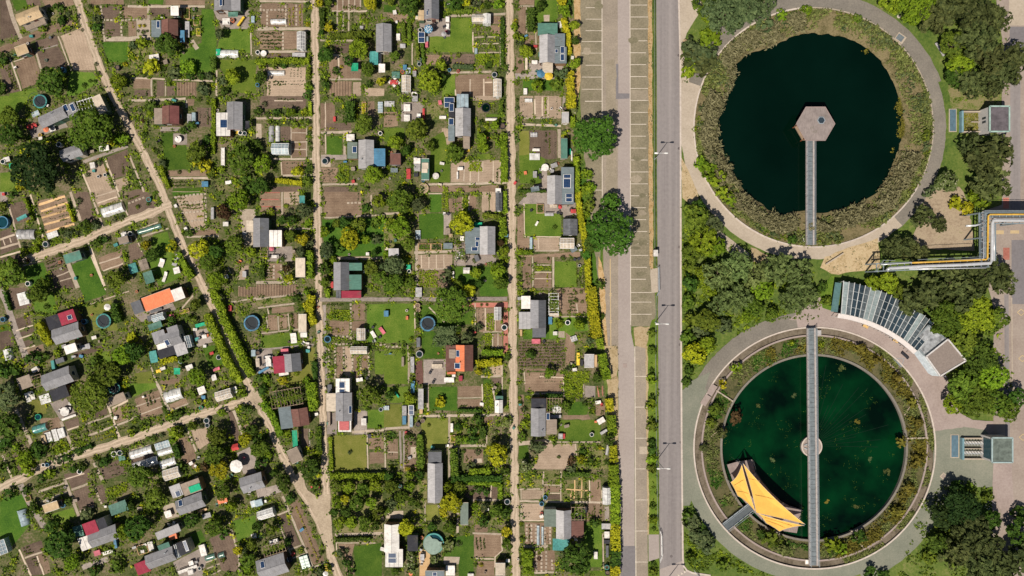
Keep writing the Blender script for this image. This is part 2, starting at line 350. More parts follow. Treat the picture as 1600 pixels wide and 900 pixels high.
def protos(kind):
    if kind in PROTO: return PROTO[kind]
    out = []
    for i in range(5):
        sd = hash(kind) if False else sum(map(ord, kind))*17+i
        if kind == 'small': mb = crown_mesh(kind, 9, 950, .135, sd)
        elif kind == 'mid': mb = crown_mesh(kind, 16, 2500, .092, sd)
        elif kind == 'big': mb = crown_mesh(kind, 34, 9000, .050, sd, lob=(.19, .33), spread=.84)
        elif kind == 'pine': mb = crown_mesh(kind, 20, 1500, .085, sd, long=1.9, lob=(.16, .34), spread=.85, zr=1.0)
        elif kind == 'willow': mb = crown_mesh(kind, 24, 1500, .06, sd, long=3.2, lob=(.14, .30), spread=.86, droop=.25)
        elif kind == 'bush': mb = crown_mesh(kind, 6, 300, .19, sd, lob=(.34, .55), spread=.55)
        out.append(mb.mesh('crown' if kind != 'bush' else 'shrub', leaf('m')))
    PROTO[kind] = out; return out
def trunk_proto():
    if 'trunk' in PROTO: return PROTO['trunk']
    out = []
    for i in range(3):
        random.seed(50+i); mb = MB(); mb.tube([(0,0,-.02), (.02,.01,.25), (.0,.03,.5), (.03,0,.75)], [.075,.058,.045,.025], 7)
        for k in range(5):
            a = k*1.257+random.uniform(-.3, .3); z = random.uniform(.3, .5); l = random.uniform(.4, .62)
            mb.tube([(0,0,z), (l*.5*math.cos(a), l*.5*math.sin(a), z+.16), (l*math.cos(a), l*math.sin(a), z+.34)], [.034,.022,.008], 5)
        out.append(mb.mesh('trunk', BARK))
    PROTO['trunk'] = out; return out
def own(o, m):
    """a material of its own on a mesh that copies share"""
    o.material_slots[0].link = 'OBJECT'; o.material_slots[0].material = m
def size_word(r, a, b): return 'small' if r < a else ('mid-sized' if r < b else 'large')
GRP = ['garden']
def tree(px, py, rpx, k, shape=None, hk=1.0):
    r = rpx*S*(.89 if GRP[0] == 'garden' else .95); h = (1.1 + 1.25*r)*hk
    sh = shape or ('small' if r < 1.5 else 'mid' if r < 3.6 else 'big')
    zc = h*.55
    p = W(px, py, zc); random.seed(int(px*7919+py*104729) % 999983)
    name = dict(pine='pine_tree', willow='willow_tree').get(sh, 'broadleaf_tree')
    ang = random.uniform(0, 360)
    t = root(name, '', 'tree', (p.x, p.y, 0), ang, ('trees around the ponds' if GRP[0] != 'garden' else 'trees in the allotment gardens'))
    c = bpy.data.objects.new('crown', random.choice(protos(sh))); COL.objects.link(c); c.parent = t
    own(c, leaf(k)); c.location = (0, 0, zc); c.scale = (r*random.uniform(.94, 1.06), r*random.uniform(.94, 1.06), h*.5)
    u = bpy.data.objects.new('trunk', random.choice(trunk_proto())); COL.objects.link(u); u.parent = t
    u.scale = (r*.9 + .6, r*.9 + .6, h*.95)
    noun = {'pine': 'pine tree', 'willow': 'feathery tree'}.get(sh, 'tree')
    lw = LW[k] if not (k == 'p') else 'brownish green'
    later(t, f'{size_word(r, 1.45, 3.0)} {lw} {noun}', px, py)
    return t
BUSHES = []
def bush(px, py, rpx, k): BUSHES.append((rpx, px, py, k, GRP[0]))
def plant_bushes(most=296):
    BUSHES.sort(key=lambda b: -b[0])
    for rpx, px, py, k, g in BUSHES[:most]: GRP[0] = g; one_bush(px, py, rpx, k)
    mb = MB(); kinds = sorted({b[3] for b in BUSHES[most:]})
    for rpx, px, py, k, g in BUSHES[most:]:
        r = rpx*S; h = max(.35, r*1.15); p = W(px, py, h*.4); random.seed(int(px*6007+py*9973) % 999983)
        for _ in range(70):
            d = rdir(); d.z = abs(d.z)*.9-.1; q = Vector((p.x+d.x*r*random.uniform(.5, 1.1), p.y+d.y*r*random.uniform(.5, 1.1), max(.04, h*(.2+.7*d.z)))); n0 = len(mb.f)
            add_leaf(mb, q, d+rdir()*.5, r*.2*random.uniform(.7, 1.3)); mb.m[n0] = kinds.index(k)
    struct(mb.build('small_shrubs', [leaf(k) for k in kinds]), 'stuff')
def one_bush(px, py, rpx, k):
    r = rpx*S*1.15; h = max(.5, min(2.2, r*1.15)); p = W(px, py, h*.4); random.seed(int(px*6007+py*9973) % 999983)
    o = bpy.data.objects.new('shrub', random.choice(protos('bush'))); COL.objects.link(o)
    own(o, leaf(k)); o.location = (p.x, p.y, h*.42); o.rotation_euler = (0, 0, random.uniform(0, 6.28))
    o.scale = (r*1.05*random.uniform(.9, 1.15), r*1.05*random.uniform(.9, 1.15), h*.72)
    tag(o, '', 'shrub', 'shrubs around the ponds' if GRP[0] != 'garden' else 'shrubs in the allotment gardens')
    later(o, f'{size_word(r, .6, .95)} {LW[k]} shrub', px, py)
def hedge(k, wpx, pts, hh=None, look='clipped'):
    wd = max(.5, wpx*S*1.22); h = hh or max(.9, min(1.9, wd*1.1)); P = [W(x, y, h*.7) for x, y in pts]; mb = MB(); core = MB()
    random.seed(int(pts[0][0]*313+pts[0][1]*77) % 99991)
    ls = .17 if wd < 1.2 else .21
    for a, b in zip(P, P[1:]):
        a = Vector((a.x, a.y, 0)); b = Vector((b.x, b.y, 0)); L = (b-a).length; d = (b-a).normalized(); n = Vector((-d.y, d.x, 0))
        core.bar(a+Vector((0,0,h*.4)), b+Vector((0,0,h*.4)), wd*.72, h*.8)
        cnt = int(L*(wd*26+h*14)*(1 if ls < .2 else .8))
        for _ in range(cnt):
            s = random.uniform(-.15, L+.15); q = random.random()
            wob = 1+(.11 if pts[0][0] > 870 else .42)*mnoise.noise(Vector((a.x+d.x*s, a.y+d.y*s, 3))*.75)
            if q < wd*26/(wd*26+h*14):
                u = random.uniform(-1, 1)*wd*.5*wob; z = h*wob - .25*wd*abs(u/wd*2)**3*.5; nn = Vector((0,0,1))
            else:
                sd = random.choice((-1, 1)); u = sd*wd*.5*wob; z = random.uniform(.05, h*.95); nn = n*sd
            add_leaf(mb, a+d*s+n*u+Vector((0,0,z+random.uniform(-.08, .1))), nn+rdir()*(.45 if pts[0][0] > 870 else .75), ls*random.uniform(.6, 1.25))
    mt = leaf(k); off = len(mb.v)
    mb.v += core.v; mb.f += [tuple(i+off for i in f) for f in core.f]; mb.m += core.m
    c = sum(P, Vector())/len(P); mb.v = [(x-c.x, y-c.y, z) for x, y, z in mb.v]
    o = mb.build('hedge', mt); o.location = (c.x, c.y, 0)
    tag(o, '', 'hedge', 'hedges')
    i = len(pts)//2; mx, my = (sum(q[0] for q in pts)/len(pts), sum(q[1] for q in pts)/len(pts))
    later(o, f'{"broad" if wd > 1.4 else "narrow"} {LW[k]} {look} hedge', mx, my)
    return o

# ---------------------------------------------------------------- flat ground pieces
LAYERS = []
TAKEN = []      # polygons where beds, lawns, paths and sheds lie
def layer_z(bb):
    z = .004
    for x0, y0, x1, y1, zz in LAYERS:
        if x0 < bb[2] and x1 > bb[0] and y0 < bb[3] and y1 > bb[1]: z = max(z, zz+.004)
    LAYERS.append((*bb, z)); return z
def ground_poly(name, pts, m, jit=.1, uvdir=None, z=None, sub=1.2):
    """a flat sheet of ground with slightly uneven edges; UVs run along its longest side"""
    P = [Vector((q[0], q[1], 0)) for q in pts]; n = len(P); out = []
    e = max(range(n), key=lambda i: (P[(i+1) % n]-P[i]).length); d = uvdir or (P[(e+1) % n]-P[e]).normalized()
    for i in range(n):
        a, b = P[i], P[(i+1) % n]; k = max(1, int((b-a).length/sub)) if jit else 1
        for j in range(k):
            q = a.lerp(b, j/k)
            if jit: q = q + Vector((mnoise.noise(q*.9), mnoise.noise(q*.9+Vector((31,7,5))), 0))*jit*2
            out.append(q)
    if name in ('soil_bed', 'lawn', 'garden_path', 'paving', 'gravel_track'): TAKEN.append([(q.x, q.y) for q in out])
    bb = (min(q.x for q in out), min(q.y for q in out), max(q.x for q in out), max(q.y for q in out))
    z = layer_z(bb) if z is None else z
    me = bpy.data.meshes.new(name); me.from_pydata([(q.x, q.y, z) for q in out], [], [tuple(range(len(out)))])
    if me.polygons[0].normal.z < 0: me.flip_normals()
    me.materials.append(m); uv = me.uv_layers.new(name='UVMap'); v = Vector((-d.y, d.x, 0))
    for lp in me.loops:
        c = Vector(me.vertices[lp.vertex_index].co); uv.data[lp.index].uv = (c.dot(d), c.dot(v))
    o = bpy.data.objects.new(name, me); COL.objects.link(o); return struct(o)
def strip(name, pts, wd, m, jit=.06, z=None):
    """a strip of ground along a line; wd in metres (a number or one per point)"""
    P = [Vector((q[0], q[1], 0)) for q in pts]; n = len(P); l = []; r = []
    for i in range(n):
        d = (P[min(i+1, n-1)]-P[max(i-1, 0)]).normalized(); s = Vector((-d.y, d.x, 0))
        ww = wd[i] if isinstance(wd, (list, tuple)) else wd
        l.append(P[i]+s*ww/2); r.append(P[i]-s*ww/2)
    d0 = (P[-1]-P[0]).normalized()
    return ground_poly(name, l+r[::-1], m, jit, d0, z)
def smooth(pts, k=5):
    """Catmull-Rom through the points"""
    out = []; n = len(pts)
    for i in range(n-1):
        p0, p1, p2, p3 = (Vector(pts[max(i-1,0)]), Vector(pts[i]), Vector(pts[i+1]), Vector(pts[min(i+2,n-1)]))
        for j in range(k):
            t = j/k; out.append(.5*((2*p1)+(p2-p0)*t+(2*p0-5*p1+4*p2-p3)*t*t+(3*p1-p0-3*p2+p3)*t**3))
    return out+[Vector(pts[-1])]
def inside(P, x, y):
    r = False; j = len(P)-1
    for i in range(len(P)):
        if (P[i][1] > y) != (P[j][1] > y) and x < (P[j][0]-P[i][0])*(y-P[i][1])/(P[j][1]-P[i][1])+P[i][0]: r = not r
        j = i
    return r
GRID = {}
def free(x, y):
    if not GRID:
        for n, P in enumerate(TAKEN):
            xs = [q[0] for q in P]; ys = [q[1] for q in P]
            for gx in range(int(min(xs)//4), int(max(xs)//4)+1):
                for gy in range(int(min(ys)//4), int(max(ys)//4)+1): GRID.setdefault((gx, gy), []).append(P)
    return not any(inside(P, x, y) for P in GRID.get((int(x//4), int(y//4)), ())) and not any(abs(x-a) < w_*.62+.3 and abs(y-b) < d_*.62+.3 for a, b, w_, d_ in FOOT)
def rows_of(P, d, sp):
    """parallel lines clipped to a polygon"""
    v = Vector((-d.y, d.x, 0)); vs_ = [q.dot(v) for q in P]; lo, hi = min(vs_), max(vs_); k = max(1, int((hi-lo)/sp)); out = []
    for i in range(k):
        c = lo+(i+.5)*(hi-lo)/k; xs = []
        for a, b in zip(P, P[1:]+P[:1]):
            da, db = a.dot(v)-c, b.dot(v)-c
            if (da < 0) != (db < 0): xs.append(a.lerp(b, da/(da-db)).dot(d))
        xs.sort()
        for x0, x1 in zip(xs[::2], xs[1::2]): out.append((d*x0+v*c, d*x1+v*c))
    return out
CROPS = {}
def crops(k, pts, sp=.62, short=False):
    P = [Vector((q.x, q.y, 0)) for q in pts]; n = len(P)
    e = sorted(range(n), key=lambda i: (P[(i+1) % n]-P[i]).length)[0 if short else -1]; d = (P[(e+1) % n]-P[e]).normalized()
    mb = CROPS.setdefault(k, MB()); dens = {'b': .2, 'm': .22, 'd': .22, 'y': .32, 'o': .4}.get(k, .4)
    sp = {'b': .36, 'o': .62, 'm': .58, 'd': .6}.get(k, sp)
    wide = min((P[(i+1) % n]-P[i]).length for i in range(n)); sp = min(sp, max(.3, wide*.6))
    for a, b in rows_of(P, d, sp):
        L = (b-a).length; x = random.uniform(0, dens)
        while x < L:
            q = a.lerp(b, x/L) + Vector((random.gauss(0, .06), random.gauss(0, .06), .06)); s = random.uniform(.5, 1.2)*{'o': .075, 'y': .12, 'b': .15}.get(k, .12)
            if random.random() > .12:
                for _ in range(5): add_leaf(mb, q+Vector((random.gauss(0, s*.8), random.gauss(0, s*.8), random.uniform(.02, .22))), Vector((0,0,1))+rdir()*.9, s)
            x += dens*random.uniform(.75, 1.25)
def tufts(P, n, mb, s=.14):
    """weeds strewn over a polygon"""
    xs = [q.x for q in P]; ys = [q.y for q in P]
    for _ in range(n):
        q = Vector((random.uniform(min(xs), max(xs)), random.uniform(min(ys), max(ys)), 0)); ins = False; j = len(P)-1
        for i in range(len(P)):
            if (P[i].y > q.y) != (P[j].y > q.y) and q.x < (P[j].x-P[i].x)*(q.y-P[i].y)/(P[j].y-P[i].y)+P[i].x: ins = not ins
            j = i
        if not ins or mnoise.noise(q*.35) < -.1: continue
        for _ in range(3): add_leaf(mb, q+Vector((random.gauss(0,.14), random.gauss(0,.14), random.uniform(.03,.22))), Vector((0,0,1))+rdir()*.9, s*random.uniform(.6, 1.4))

# ---------------------------------------------------------------- allotment furniture (each in its own frame, metres)
GROUPS = dict(TB='garden tables', CH='garden chairs', LO='sun loungers', BX='storage boxes and crates', BA='barrels and tubs', FR='cold frames', TU='fleece and film tunnels',
    CF='greenhouses', RB='raised planters', BE='benches', PE='pergolas', TP='awnings and tarps', PA='parasols', TR='trampolines', PO='garden pools', SP='free standing solar panels')
def item(code, cx, cy, a, k):
    """CODE cx cy ... in zoomed pixels; k metres per zoomed pixel"""
    f = lambda i: float(a[i]); px, py = OX+cx/SCL, OY+cy/SCL; g = GROUPS.get(code)
    def rt(name, cat, ang=0, z=0): q = W(px, py, z); return root(name, '', cat, (q.x, q.y, 0), ang, g)
    if code in ('TB', 'BX', 'BE', 'LO', 'FR', 'TU', 'CF', 'RB', 'PE', 'TP', 'SP', 'PH', 'SW'):
        wd, dp, an = f(0)*k, f(1)*k, f(2); c = a[3] if len(a) > 3 else 'bb'
    m = MB()
    if code == 'TB':
        t = rt('garden_table', 'table', an, .75); m.cbox(0, 0, .70, wd, dp, .05); m.build('table_top', paint(c), t)
        for sx in (-1, 1):
            for sy in (-1, 1): q = MB(); q.cbox(sx*(wd/2-.08), sy*(dp/2-.08), 0, .06, .06, .70); q.build('leg', DARKM, t)
        later(t, f'{CW[c]} {"long " if max(wd,dp) > 2.2*min(wd,dp) else ""}garden table', px, py)
    elif code == 'RT':
        r = f(0)*k; c = a[1]; t = rt('round_table', 'table', 0, .75); t['group'] = 'garden tables'; m.cyl(0, 0, .69, .75, r, n=20); m.build('table_top', paint(c), t)
        q = MB(); q.cyl(0, 0, 0, .69, .06, n=8); q.cyl(0, 0, 0, .05, r*.45, n=12); q.build('pedestal', DARKM, t); later(t, f'{CW[c]} round garden table', px, py)
    elif code == 'CH':
        c = a[0]; t = rt('garden_chair', 'chair', random.uniform(0, 360), .5); m.cbox(0, 0, .42, .52, .5, .05); m.build('seat', paint(c), t)
        q = MB(); q.bar((-.25,-.24,.45), (-.25,-.34,.92), .05); q.bar((.25,-.24,.45), (.25,-.34,.92), .05); q.bar((-.25,-.32,.85), (.25,-.32,.85), .05, .2); q.bar((-.25,-.28,.62), (.25,-.28,.62), .04, .14); q.build('backrest', paint(c), t)
        for sx in (-1, 1):
            for sy in (-1, 1): q = MB(); q.bar((sx*.22, sy*.2, .42), (sx*.25, sy*.24, 0), .045); q.build('leg', paint(c), t)
        later(t, f'{CW[c]} garden chair', px, py)
    elif code == 'LO':
        t = rt('sun_lounger', 'sun lounger', an, .4); L, B = max(wd, dp), min(wd, dp); sw = dp > wd
        def v(x, y, z): return (y, x, z) if sw else (x, y, z)
        m.bar(v(-L/2, 0, .34), v(L*.15, 0, .34), B if not sw else B, .06); m.build('seat', paint(c), t)
        q = MB(); q.bar(v(L*.15, 0, .34), v(L/2, 0, .62), B, .06); q.build('backrest', paint(c), t)
        for sx in (-.42, .36):
            for sy in (-.4, .4): q = MB(); q.bar(v(L*sx, B*sy, .33), v(L*sx, B*sy, 0), .05); q.build('leg', STEEL, t)
        later(t, f'{CW[c]} sun lounger', px, py)
    elif code == 'BX':
        hh = .55 if wd*dp < .8 else .75; t = rt('storage_box', 'box', an, hh); m.cbox(0, 0, 0, wd*.94, dp*.94, hh-.08); m.build('body', paint(c), t)
        q = MB(); q.cbox(0, 0, hh-.077, wd, dp, .08); q.build('lid', paint(c), t)
        q = MB(); q.cbox(0, -dp*.5-.012, hh-.2, min(.2, wd*.4), .03, .05); q.build('handle', DARKM, t)
        later(t, f'{size_word(max(wd,dp), .8, 1.5)} {CW[c]} box', px, py)
    elif code == 'BA':
        r = max(.12, f(0)*k); c = a[1]; hh = max(.3, min(.9, r*1.7)); t = rt('water_barrel' if r > .3 else 'plant_tub', 'barrel' if r > .3 else 'tub', 0, hh); t['group'] = 'barrels and tubs'
        q = MB(); q.cyl(0, 0, 0, hh, r*.92, r*.98, n=18, cap=False); q.ring(r*.78, r, hh-.05, hh+.01, 18); q.build('body', paint(c), t)
        m.cyl(0, 0, .02, hh*.86, r*.88, n=18); m.build('water' if r > .3 else 'soil_fill', MATS['tub_water'] if (r > .3 and c in ('bl','wh','lg','gl')) else MATS['dark_soil'], t)
        later(t, f'{size_word(r, .3, .5)} {CW[c]} {"barrel" if r > .3 else "tub"}', px, py)
    elif code == 'BE':
        t = rt('garden_bench', 'bench', an, .45); L, B = max(wd, dp), min(wd, dp); sw = dp > wd
        def v(x, y, z): return (y, x, z) if sw else (x, y, z)
        m.bar(v(-L/2, 0, .44), v(L/2, 0, .44), B*.8, .06); m.build('seat', paint(c), t)
        q = MB(); q.bar(v(-L/2, B*.48, .72), v(L/2, B*.48, .72), .05, .3); q.build('backrest', paint(c), t)
        for sx in (-.42, .42): q = MB(); q.bar(v(L*sx, -B*.35, .2), v(L*sx, B*.4, .2), .06, .42); q.build('leg', paint(c), t)
        later(t, f'{CW[c]} bench', px, py)
    elif code == 'FR':   # low cold frame: boarded box, glazed lid with bars
        t = rt('cold_frame', 'cold frame', an, .5); hh = .42
        for x0, y0, x1, y1 in ((-wd/2,-dp/2,wd/2,-dp/2+.06), (-wd/2,dp/2-.06,wd/2,dp/2), (-wd/2,-dp/2+.06,-wd/2+.06,dp/2-.06), (wd/2-.06,-dp/2+.06,wd/2,dp/2-.06)): m.box(x0, y0, 0, x1, y1, hh)
        m.build('box_frame', paint('wh' if c in ('wh','gl') else c), t)
        q = MB(); q.cbox(0, 0, .08, wd-.14, dp-.14, .05); q.build('soil_fill', MATS['dark_soil'], t)
        for _ in range(int(wd*dp*6)): pass
        q = MB(); q.cbox(0, 0, hh+.005, wd-.02, dp-.02, .02); q.build('pane', glassy(c), t)
        q = MB(); n = max(2, int(max(wd, dp)/.55))
        for i in range(n+1):
            x = -.5+i/n
            if wd >= dp: q.cbox(x*(wd-.05), 0, hh+.027, .06, dp, .03)
            else: q.cbox(0, x*(dp-.05), hh+.027, wd, .06, .03)
        if wd >= dp: q.cbox(0, 0, hh+.058, wd, .05, .02)
        else: q.cbox(0, 0, hh+.058, .05, dp, .02)
        q.build('glazing_bars', WHITE if c in ('wh','gl','lg') else paint(c), t); later(t, f'{CW[c]} glazed cold frame', px, py)
    elif code == 'TU':   # low tunnel of fleece or film over hoops
        t = rt('film_tunnel', 'tunnel', an, .4); L, B = max(wd, dp), min(wd, dp); sw = dp > wd; n = max(4, int(L/.45)); K = 7; hh = min(.8, B*.5)
        for i in range(n+1):
            for j in range(K+1):
                a_ = math.pi*j/K; wob = 1+.13*mnoise.noise(Vector((px+i*.9, py+j*.5, 2)))
                x = -L/2+L*i/n; y = -B/2*math.cos(a_)*wob; z = hh*math.sin(a_)*wob*(1-.16*(i % 2)) + .02
                m.v.append((y, x, z) if sw else (x, y, z))
        for i in range(n):
            for j in range(K): b0 = i*(K+1)+j; m.f.append((b0, b0+1, b0+K+2, b0+K+1)); m.m.append(0)
        m.build('film', glassy(c), t, True); q = MB()
        for i in range(0, n+1, 2):
            x = -L/2+L*i/n; pts = [(x, -B/2*math.cos(math.pi*j/8)*1.03, hh*math.sin(math.pi*j/8)*1.03+.02) for j in range(9)]
            q.tube([(p[1], p[0], p[2]) for p in pts] if sw else pts, .02, 5)
        q.build('hoops', STEEL, t); later(t, f'{CW[c]} low tunnel', px, py)
    elif code == 'CF':   # greenhouse with a ridge
        t = rt('greenhouse', 'greenhouse', an, 2.0); L, B = max(wd, dp), min(wd, dp); sw = dp > wd; he, hr = 1.6, 2.1
        def v(x, y, z): return (y, x, z) if sw else (x, y, z)
        m.quad(v(-L/2,-B/2,he), v(L/2,-B/2,he), v(L/2,0,hr), v(-L/2,0,hr)); m.quad(v(-L/2,B/2,he), v(L/2,B/2,he), v(L/2,0,hr), v(-L/2,0,hr)); m.build('roof_glazing', glassy(c), t)
        q = MB()
        for s in (-1, 1): q.quad(v(-L/2,s*B/2,.2), v(L/2,s*B/2,.2), v(L/2,s*B/2,he), v(-L/2,s*B/2,he)); q.poly([v(s*L/2,-B/2,.2), v(s*L/2,B/2,.2), v(s*L/2,B/2,he), v(s*L/2,0,hr), v(s*L/2,-B/2,he)])
        q.build('wall_glazing', glassy(c), t); q = MB(); n = max(2, round(L/.7))
        for i in range(n+1):
            x = -L/2+L*i/n
            q.bar(v(x,-B/2-.015,he+.015), v(x,0,hr+.02), .06); q.bar(v(x,B/2+.015,he+.015), v(x,0,hr+.02), .06)
            q.bar(v(x,-B/2,0), v(x,-B/2,he), .05); q.bar(v(x,B/2,0), v(x,B/2,he), .05)
        for y, z in ((-B/2, he), (B/2, he), (0, hr+.03)): q.bar(v(-L/2,y,z), v(L/2,y,z), .07)
        for s in (-1, 1): q.bar(v(-L/2, s*B/4, (he+hr)/2+.03), v(L/2, s*B/4, (he+hr)/2+.03), .04)
        q.build('frame', WHITE if c in ('wh','gl','lg','cm') else paint(c), t)
        q = MB(); q.bar(v(-L/2-.02, 0, .95), v(-L/2-.05, 0, .95), .6, 1.6); q.build('door', WHITE, t); later(t, f'{CW[c]} ridged greenhouse', px, py)
    elif code == 'RB':
        t = rt('raised_planter', 'planter', an, .4); hh = .4
        for x0, y0, x1, y1 in ((-wd/2,-dp/2,wd/2,-dp/2+.08), (-wd/2,dp/2-.08,wd/2,dp/2), (-wd/2,-dp/2+.08,-wd/2+.08,dp/2-.08), (wd/2-.08,-dp/2+.08,wd/2,dp/2-.08)): m.box(x0, y0, 0, x1, y1, hh)
        m.build('box_frame', MATS['new_timber'], t); q = MB(); q.cbox(0, 0, .05, wd-.18, dp-.18, hh-.12); q.build('soil_fill', MATS['dark_soil'], t); q = MB()
        for _ in range(int(wd*dp*38)): add_leaf(q, Vector((random.uniform(-.42,.42)*wd, random.uniform(-.42,.42)*dp, hh-.05+random.random()*.2)), Vector((0,0,1))+rdir()*.8, .13*random.uniform(.5, 1.3))
        q.build('foliage', leaf(random.choice('bdmy')), t); later(t, 'timber raised planter', px, py)
    elif code == 'PE':
        t = rt('pergola', 'pergola', an, 2.3); q = MB()
        for sx in (-1, 1):
            for sy in (-1, 1): p_ = MB(); p_.cbox(sx*(wd/2-.06), sy*(dp/2-.06), 0, .1, .1, 2.2); p_.build('post', WOODM, t)
        if wd >= dp:
            for sy in (-1, 1): q.cbox(0, sy*(dp/2-.06), 2.2, wd, .1, .12)
        else:
            for sx in (-1, 1): q.cbox(sx*(wd/2-.06), 0, 2.2, .1, dp, .12)
        q.build('beams', WHITE if (px+py) % 2 < 1 else WOODM, t); q = MB(); n = max(3, int(max(wd, dp)/.6))
        for i in range(n+1):
            x = -.5+i/n
            if wd >= dp: q.cbox(x*(wd-.1), 0, 2.325, .07, dp+.2, .1)
            else: q.cbox(0, x*(dp-.1), 2.325, wd+.2, .07, .1)
        q.build('rafters', WHITE if (px+py) % 2 < 1 else WOODM, t); q = MB()
        for _ in range(int(wd*dp*9)): add_leaf(q, Vector((random.uniform(-.5,.5)*wd, random.uniform(-.5,.5)*dp*random.random(), 2.45+random.random()*.15)), Vector((0,0,1))+rdir()*.7, .17)
        q.build('foliage', leaf('m'), t); later(t, 'open pergola with climbing plants', px, py)
    elif code == 'TP':
        t = rt('awning', 'awning', an, 1.9); n = 6
        for i in range(n+1):
            for j in range(n+1):
                x, y = -.5+i/n, -.5+j/n; sag = .16*(1-(2*x)**2)*(1-(2*y)**2); m.v.append((x*wd, y*dp, 1.95+.12*x-sag+.05*mnoise.noise(Vector((i*.8+px, j*.8+py, 0)))))
        for i in range(n):
            for j in range(n): b0 = i*(n+1)+j; m.f.append((b0, b0+n+1, b0+n+2, b0+1)); m.m.append(0)
        m.build('cloth', paint(c), t, True)
        for sx in (-1, 1):
            for sy in (-1, 1): q = MB(); q.cyl(sx*wd*.48, sy*dp*.48, 0, 1.95+.06*sx, .025, n=6); q.build('pole', STEEL, t)
        later(t, f'{CW[c]} awning', px, py)
    elif code == 'SP':
        t = rt('solar_frame', 'solar panel', an, 1.3); q = MB(); z = lambda y: 1.3+.3*y/dp
        for i in (0, 1):
            y0 = -dp/2+i*dp/2+.03; y1 = y0+dp/2-.06; q2 = MB(); q2.quad((-wd/2+.05,y0,z(y0)+.03), (wd/2-.05,y0,z(y0)+.03), (wd/2-.05,y1,z(y1)+.03), (-wd/2+.05,y1,z(y1)+.03)); q2.build('solar_panel', solar_mat(), t)
        for y in (-dp/2, 0, dp/2): q.bar((-wd/2,y,z(y)), (wd/2,y,z(y)), .07)
        for x in (-wd/2, wd/2): q.bar((x,-dp/2,z(-dp/2)), (x,dp/2,z(dp/2)), .07)
        q.build('frame', WHITE, t)
        for sx in (-1, 1):
            for y in (-dp*.4, dp*.4): p_ = MB(); p_.bar((sx*wd*.4, y, 0), (sx*wd*.4, y, z(y)), .06); p_.build('leg', STEEL, t)
        later(t, 'twin panel solar stand', px, py)
    elif code == 'PA':
        r = f(0)*k; c = a[1]; t = rt('parasol', 'parasol', random.uniform(0, 45), 2.3); n = 8
        for i in range(n):
            a0, a1 = 2*math.pi*i/n, 2*math.pi*(i+1)/n; am = (a0+a1)/2
            for p_, q_ in (((a0, 1.0), (am, .93)), ((am, .93), (a1, 1.0))):
                m.tri((0,0,2.45), (r*p_[1]*math.cos(p_[0]), r*p_[1]*math.sin(p_[0]), 2.1), (r*q_[1]*math.cos(q_[0]), r*q_[1]*math.sin(q_[0]), 2.1))
        m.build('canopy', paint(c), t); q = MB(); q.cyl(0,0,0,2.5,.03,n=8); q.build('pole', WHITE, t)
        q = MB(); q.cyl(0,0,0,.1,.3,n=12); q.build('base', DARKM, t); q = MB()
        for i in range(n): q.bar((0,0,2.4), (r*.97*math.cos(2*math.pi*i/n), r*.97*math.sin(2*math.pi*i/n), 2.08), .025)
        q.build('ribs', STEEL, t)
        if c == 'bl' and py < 60:
            q = MB()
            for i in range(16):
                aa = i*2.4; rr = r*(.25+.6*(i/16)); z = 2.46-.35*rr/r; q.cyl(rr*math.cos(aa), rr*math.sin(aa), z, z+.015, r*.1, n=8)
            q.build('printed_dots', WHITE, t)
        later(t, f'{CW[c]} parasol', px, py)
    elif code == 'TR':
        r = f(0)*k; c = a[1]; t = rt('trampoline', 'trampoline', 0, .9); m.ring(r*.82, r, .86, .93, 36); m.build('rim_pad', paint(c), t)
        q = MB(); q.cyl(0, 0, .86, .88, r*.82, n=36); q.build('jump_mat', plain('trampoline_mat', (.018,.024,.03), .7), t)
        for i in range(6):
            x, y = r*math.cos(i*math.pi/3), r*math.sin(i*math.pi/3); q = MB(); q.cyl(x*.97, y*.97, 0, 2.5, .035, n=6); q.build('net_pole', paint(c), t)
        q = MB(); q.ring(r*.97, r*1.0, 2.48, 2.53, 36); q.build('net_hoop', DARKM, t); later(t, f'round trampoline with {CW[c]} rim', px, py)
    elif code == 'PO':
        r = f(0)*k; c = a[1]; hh = .9 if r > 1.2 else .4; t = rt('garden_pool', 'pool', 0, hh); m.ring(r*.93, r, 0, hh, 40); m.build('pool_wall', paint('bl' if c == 'gn' else c), t)
        q = MB(); q.cyl(0, 0, .02, hh*.8, r*.93, n=40); q.build('water', MATS['pool_water'] if c in ('bl','gn','mg') else MATS['dry_soil'] if c == 'tn' else MATS['pond_water'], t)
        q = MB(); q.ring(r*.9, r*1.05, hh, hh+.06, 40); q.build('rim', paint('tq' if c == 'gn' else c), t)
        if c == 'gn':
            q = MB(); pts = []
            for i in range(26):
                aa = 2*math.pi*i/26; rr = r*(.98+.04*math.sin(3*aa) - (.34 if .35 < aa < 1.9 else 0)); pts.append((rr*math.cos(aa)-r*.05, rr*math.sin(aa)-r*.1, hh+.09+.03*math.sin(5*aa)))
            q.poly(pts); q.build('pool_cover', plain('pool_cover', (.22,.30,.25), .6), t)
        later(t, {'tn': 'round sandpit', 'dk': 'dark garden pond basin', 'gn': 'covered round garden pool', 'mg': 'green rimmed paddling pool'}.get(c, f'round {CW[c]} garden pool'), px, py)
    elif code == 'PH':
        t = rt('playhouse', 'playhouse', an, 1.4); m.cbox(0, 0, .1, wd*.8, dp*.8, 1.0); m.build('walls', paint('wh'), t); q = MB(); q.cbox(0, -dp*.4-.02, .1, .5, .05, .85); q.build('door', paint('bb'), t)
        q = MB(); q.quad((-wd/2,-dp/2,1.1), (wd/2,-dp/2,1.1), (wd/2,0,1.5), (-wd/2,0,1.5)); q.quad((-wd/2,dp/2,1.1), (wd/2,dp/2,1.1), (wd/2,0,1.5), (-wd/2,0,1.5)); q.build('roof', paint(c), t)
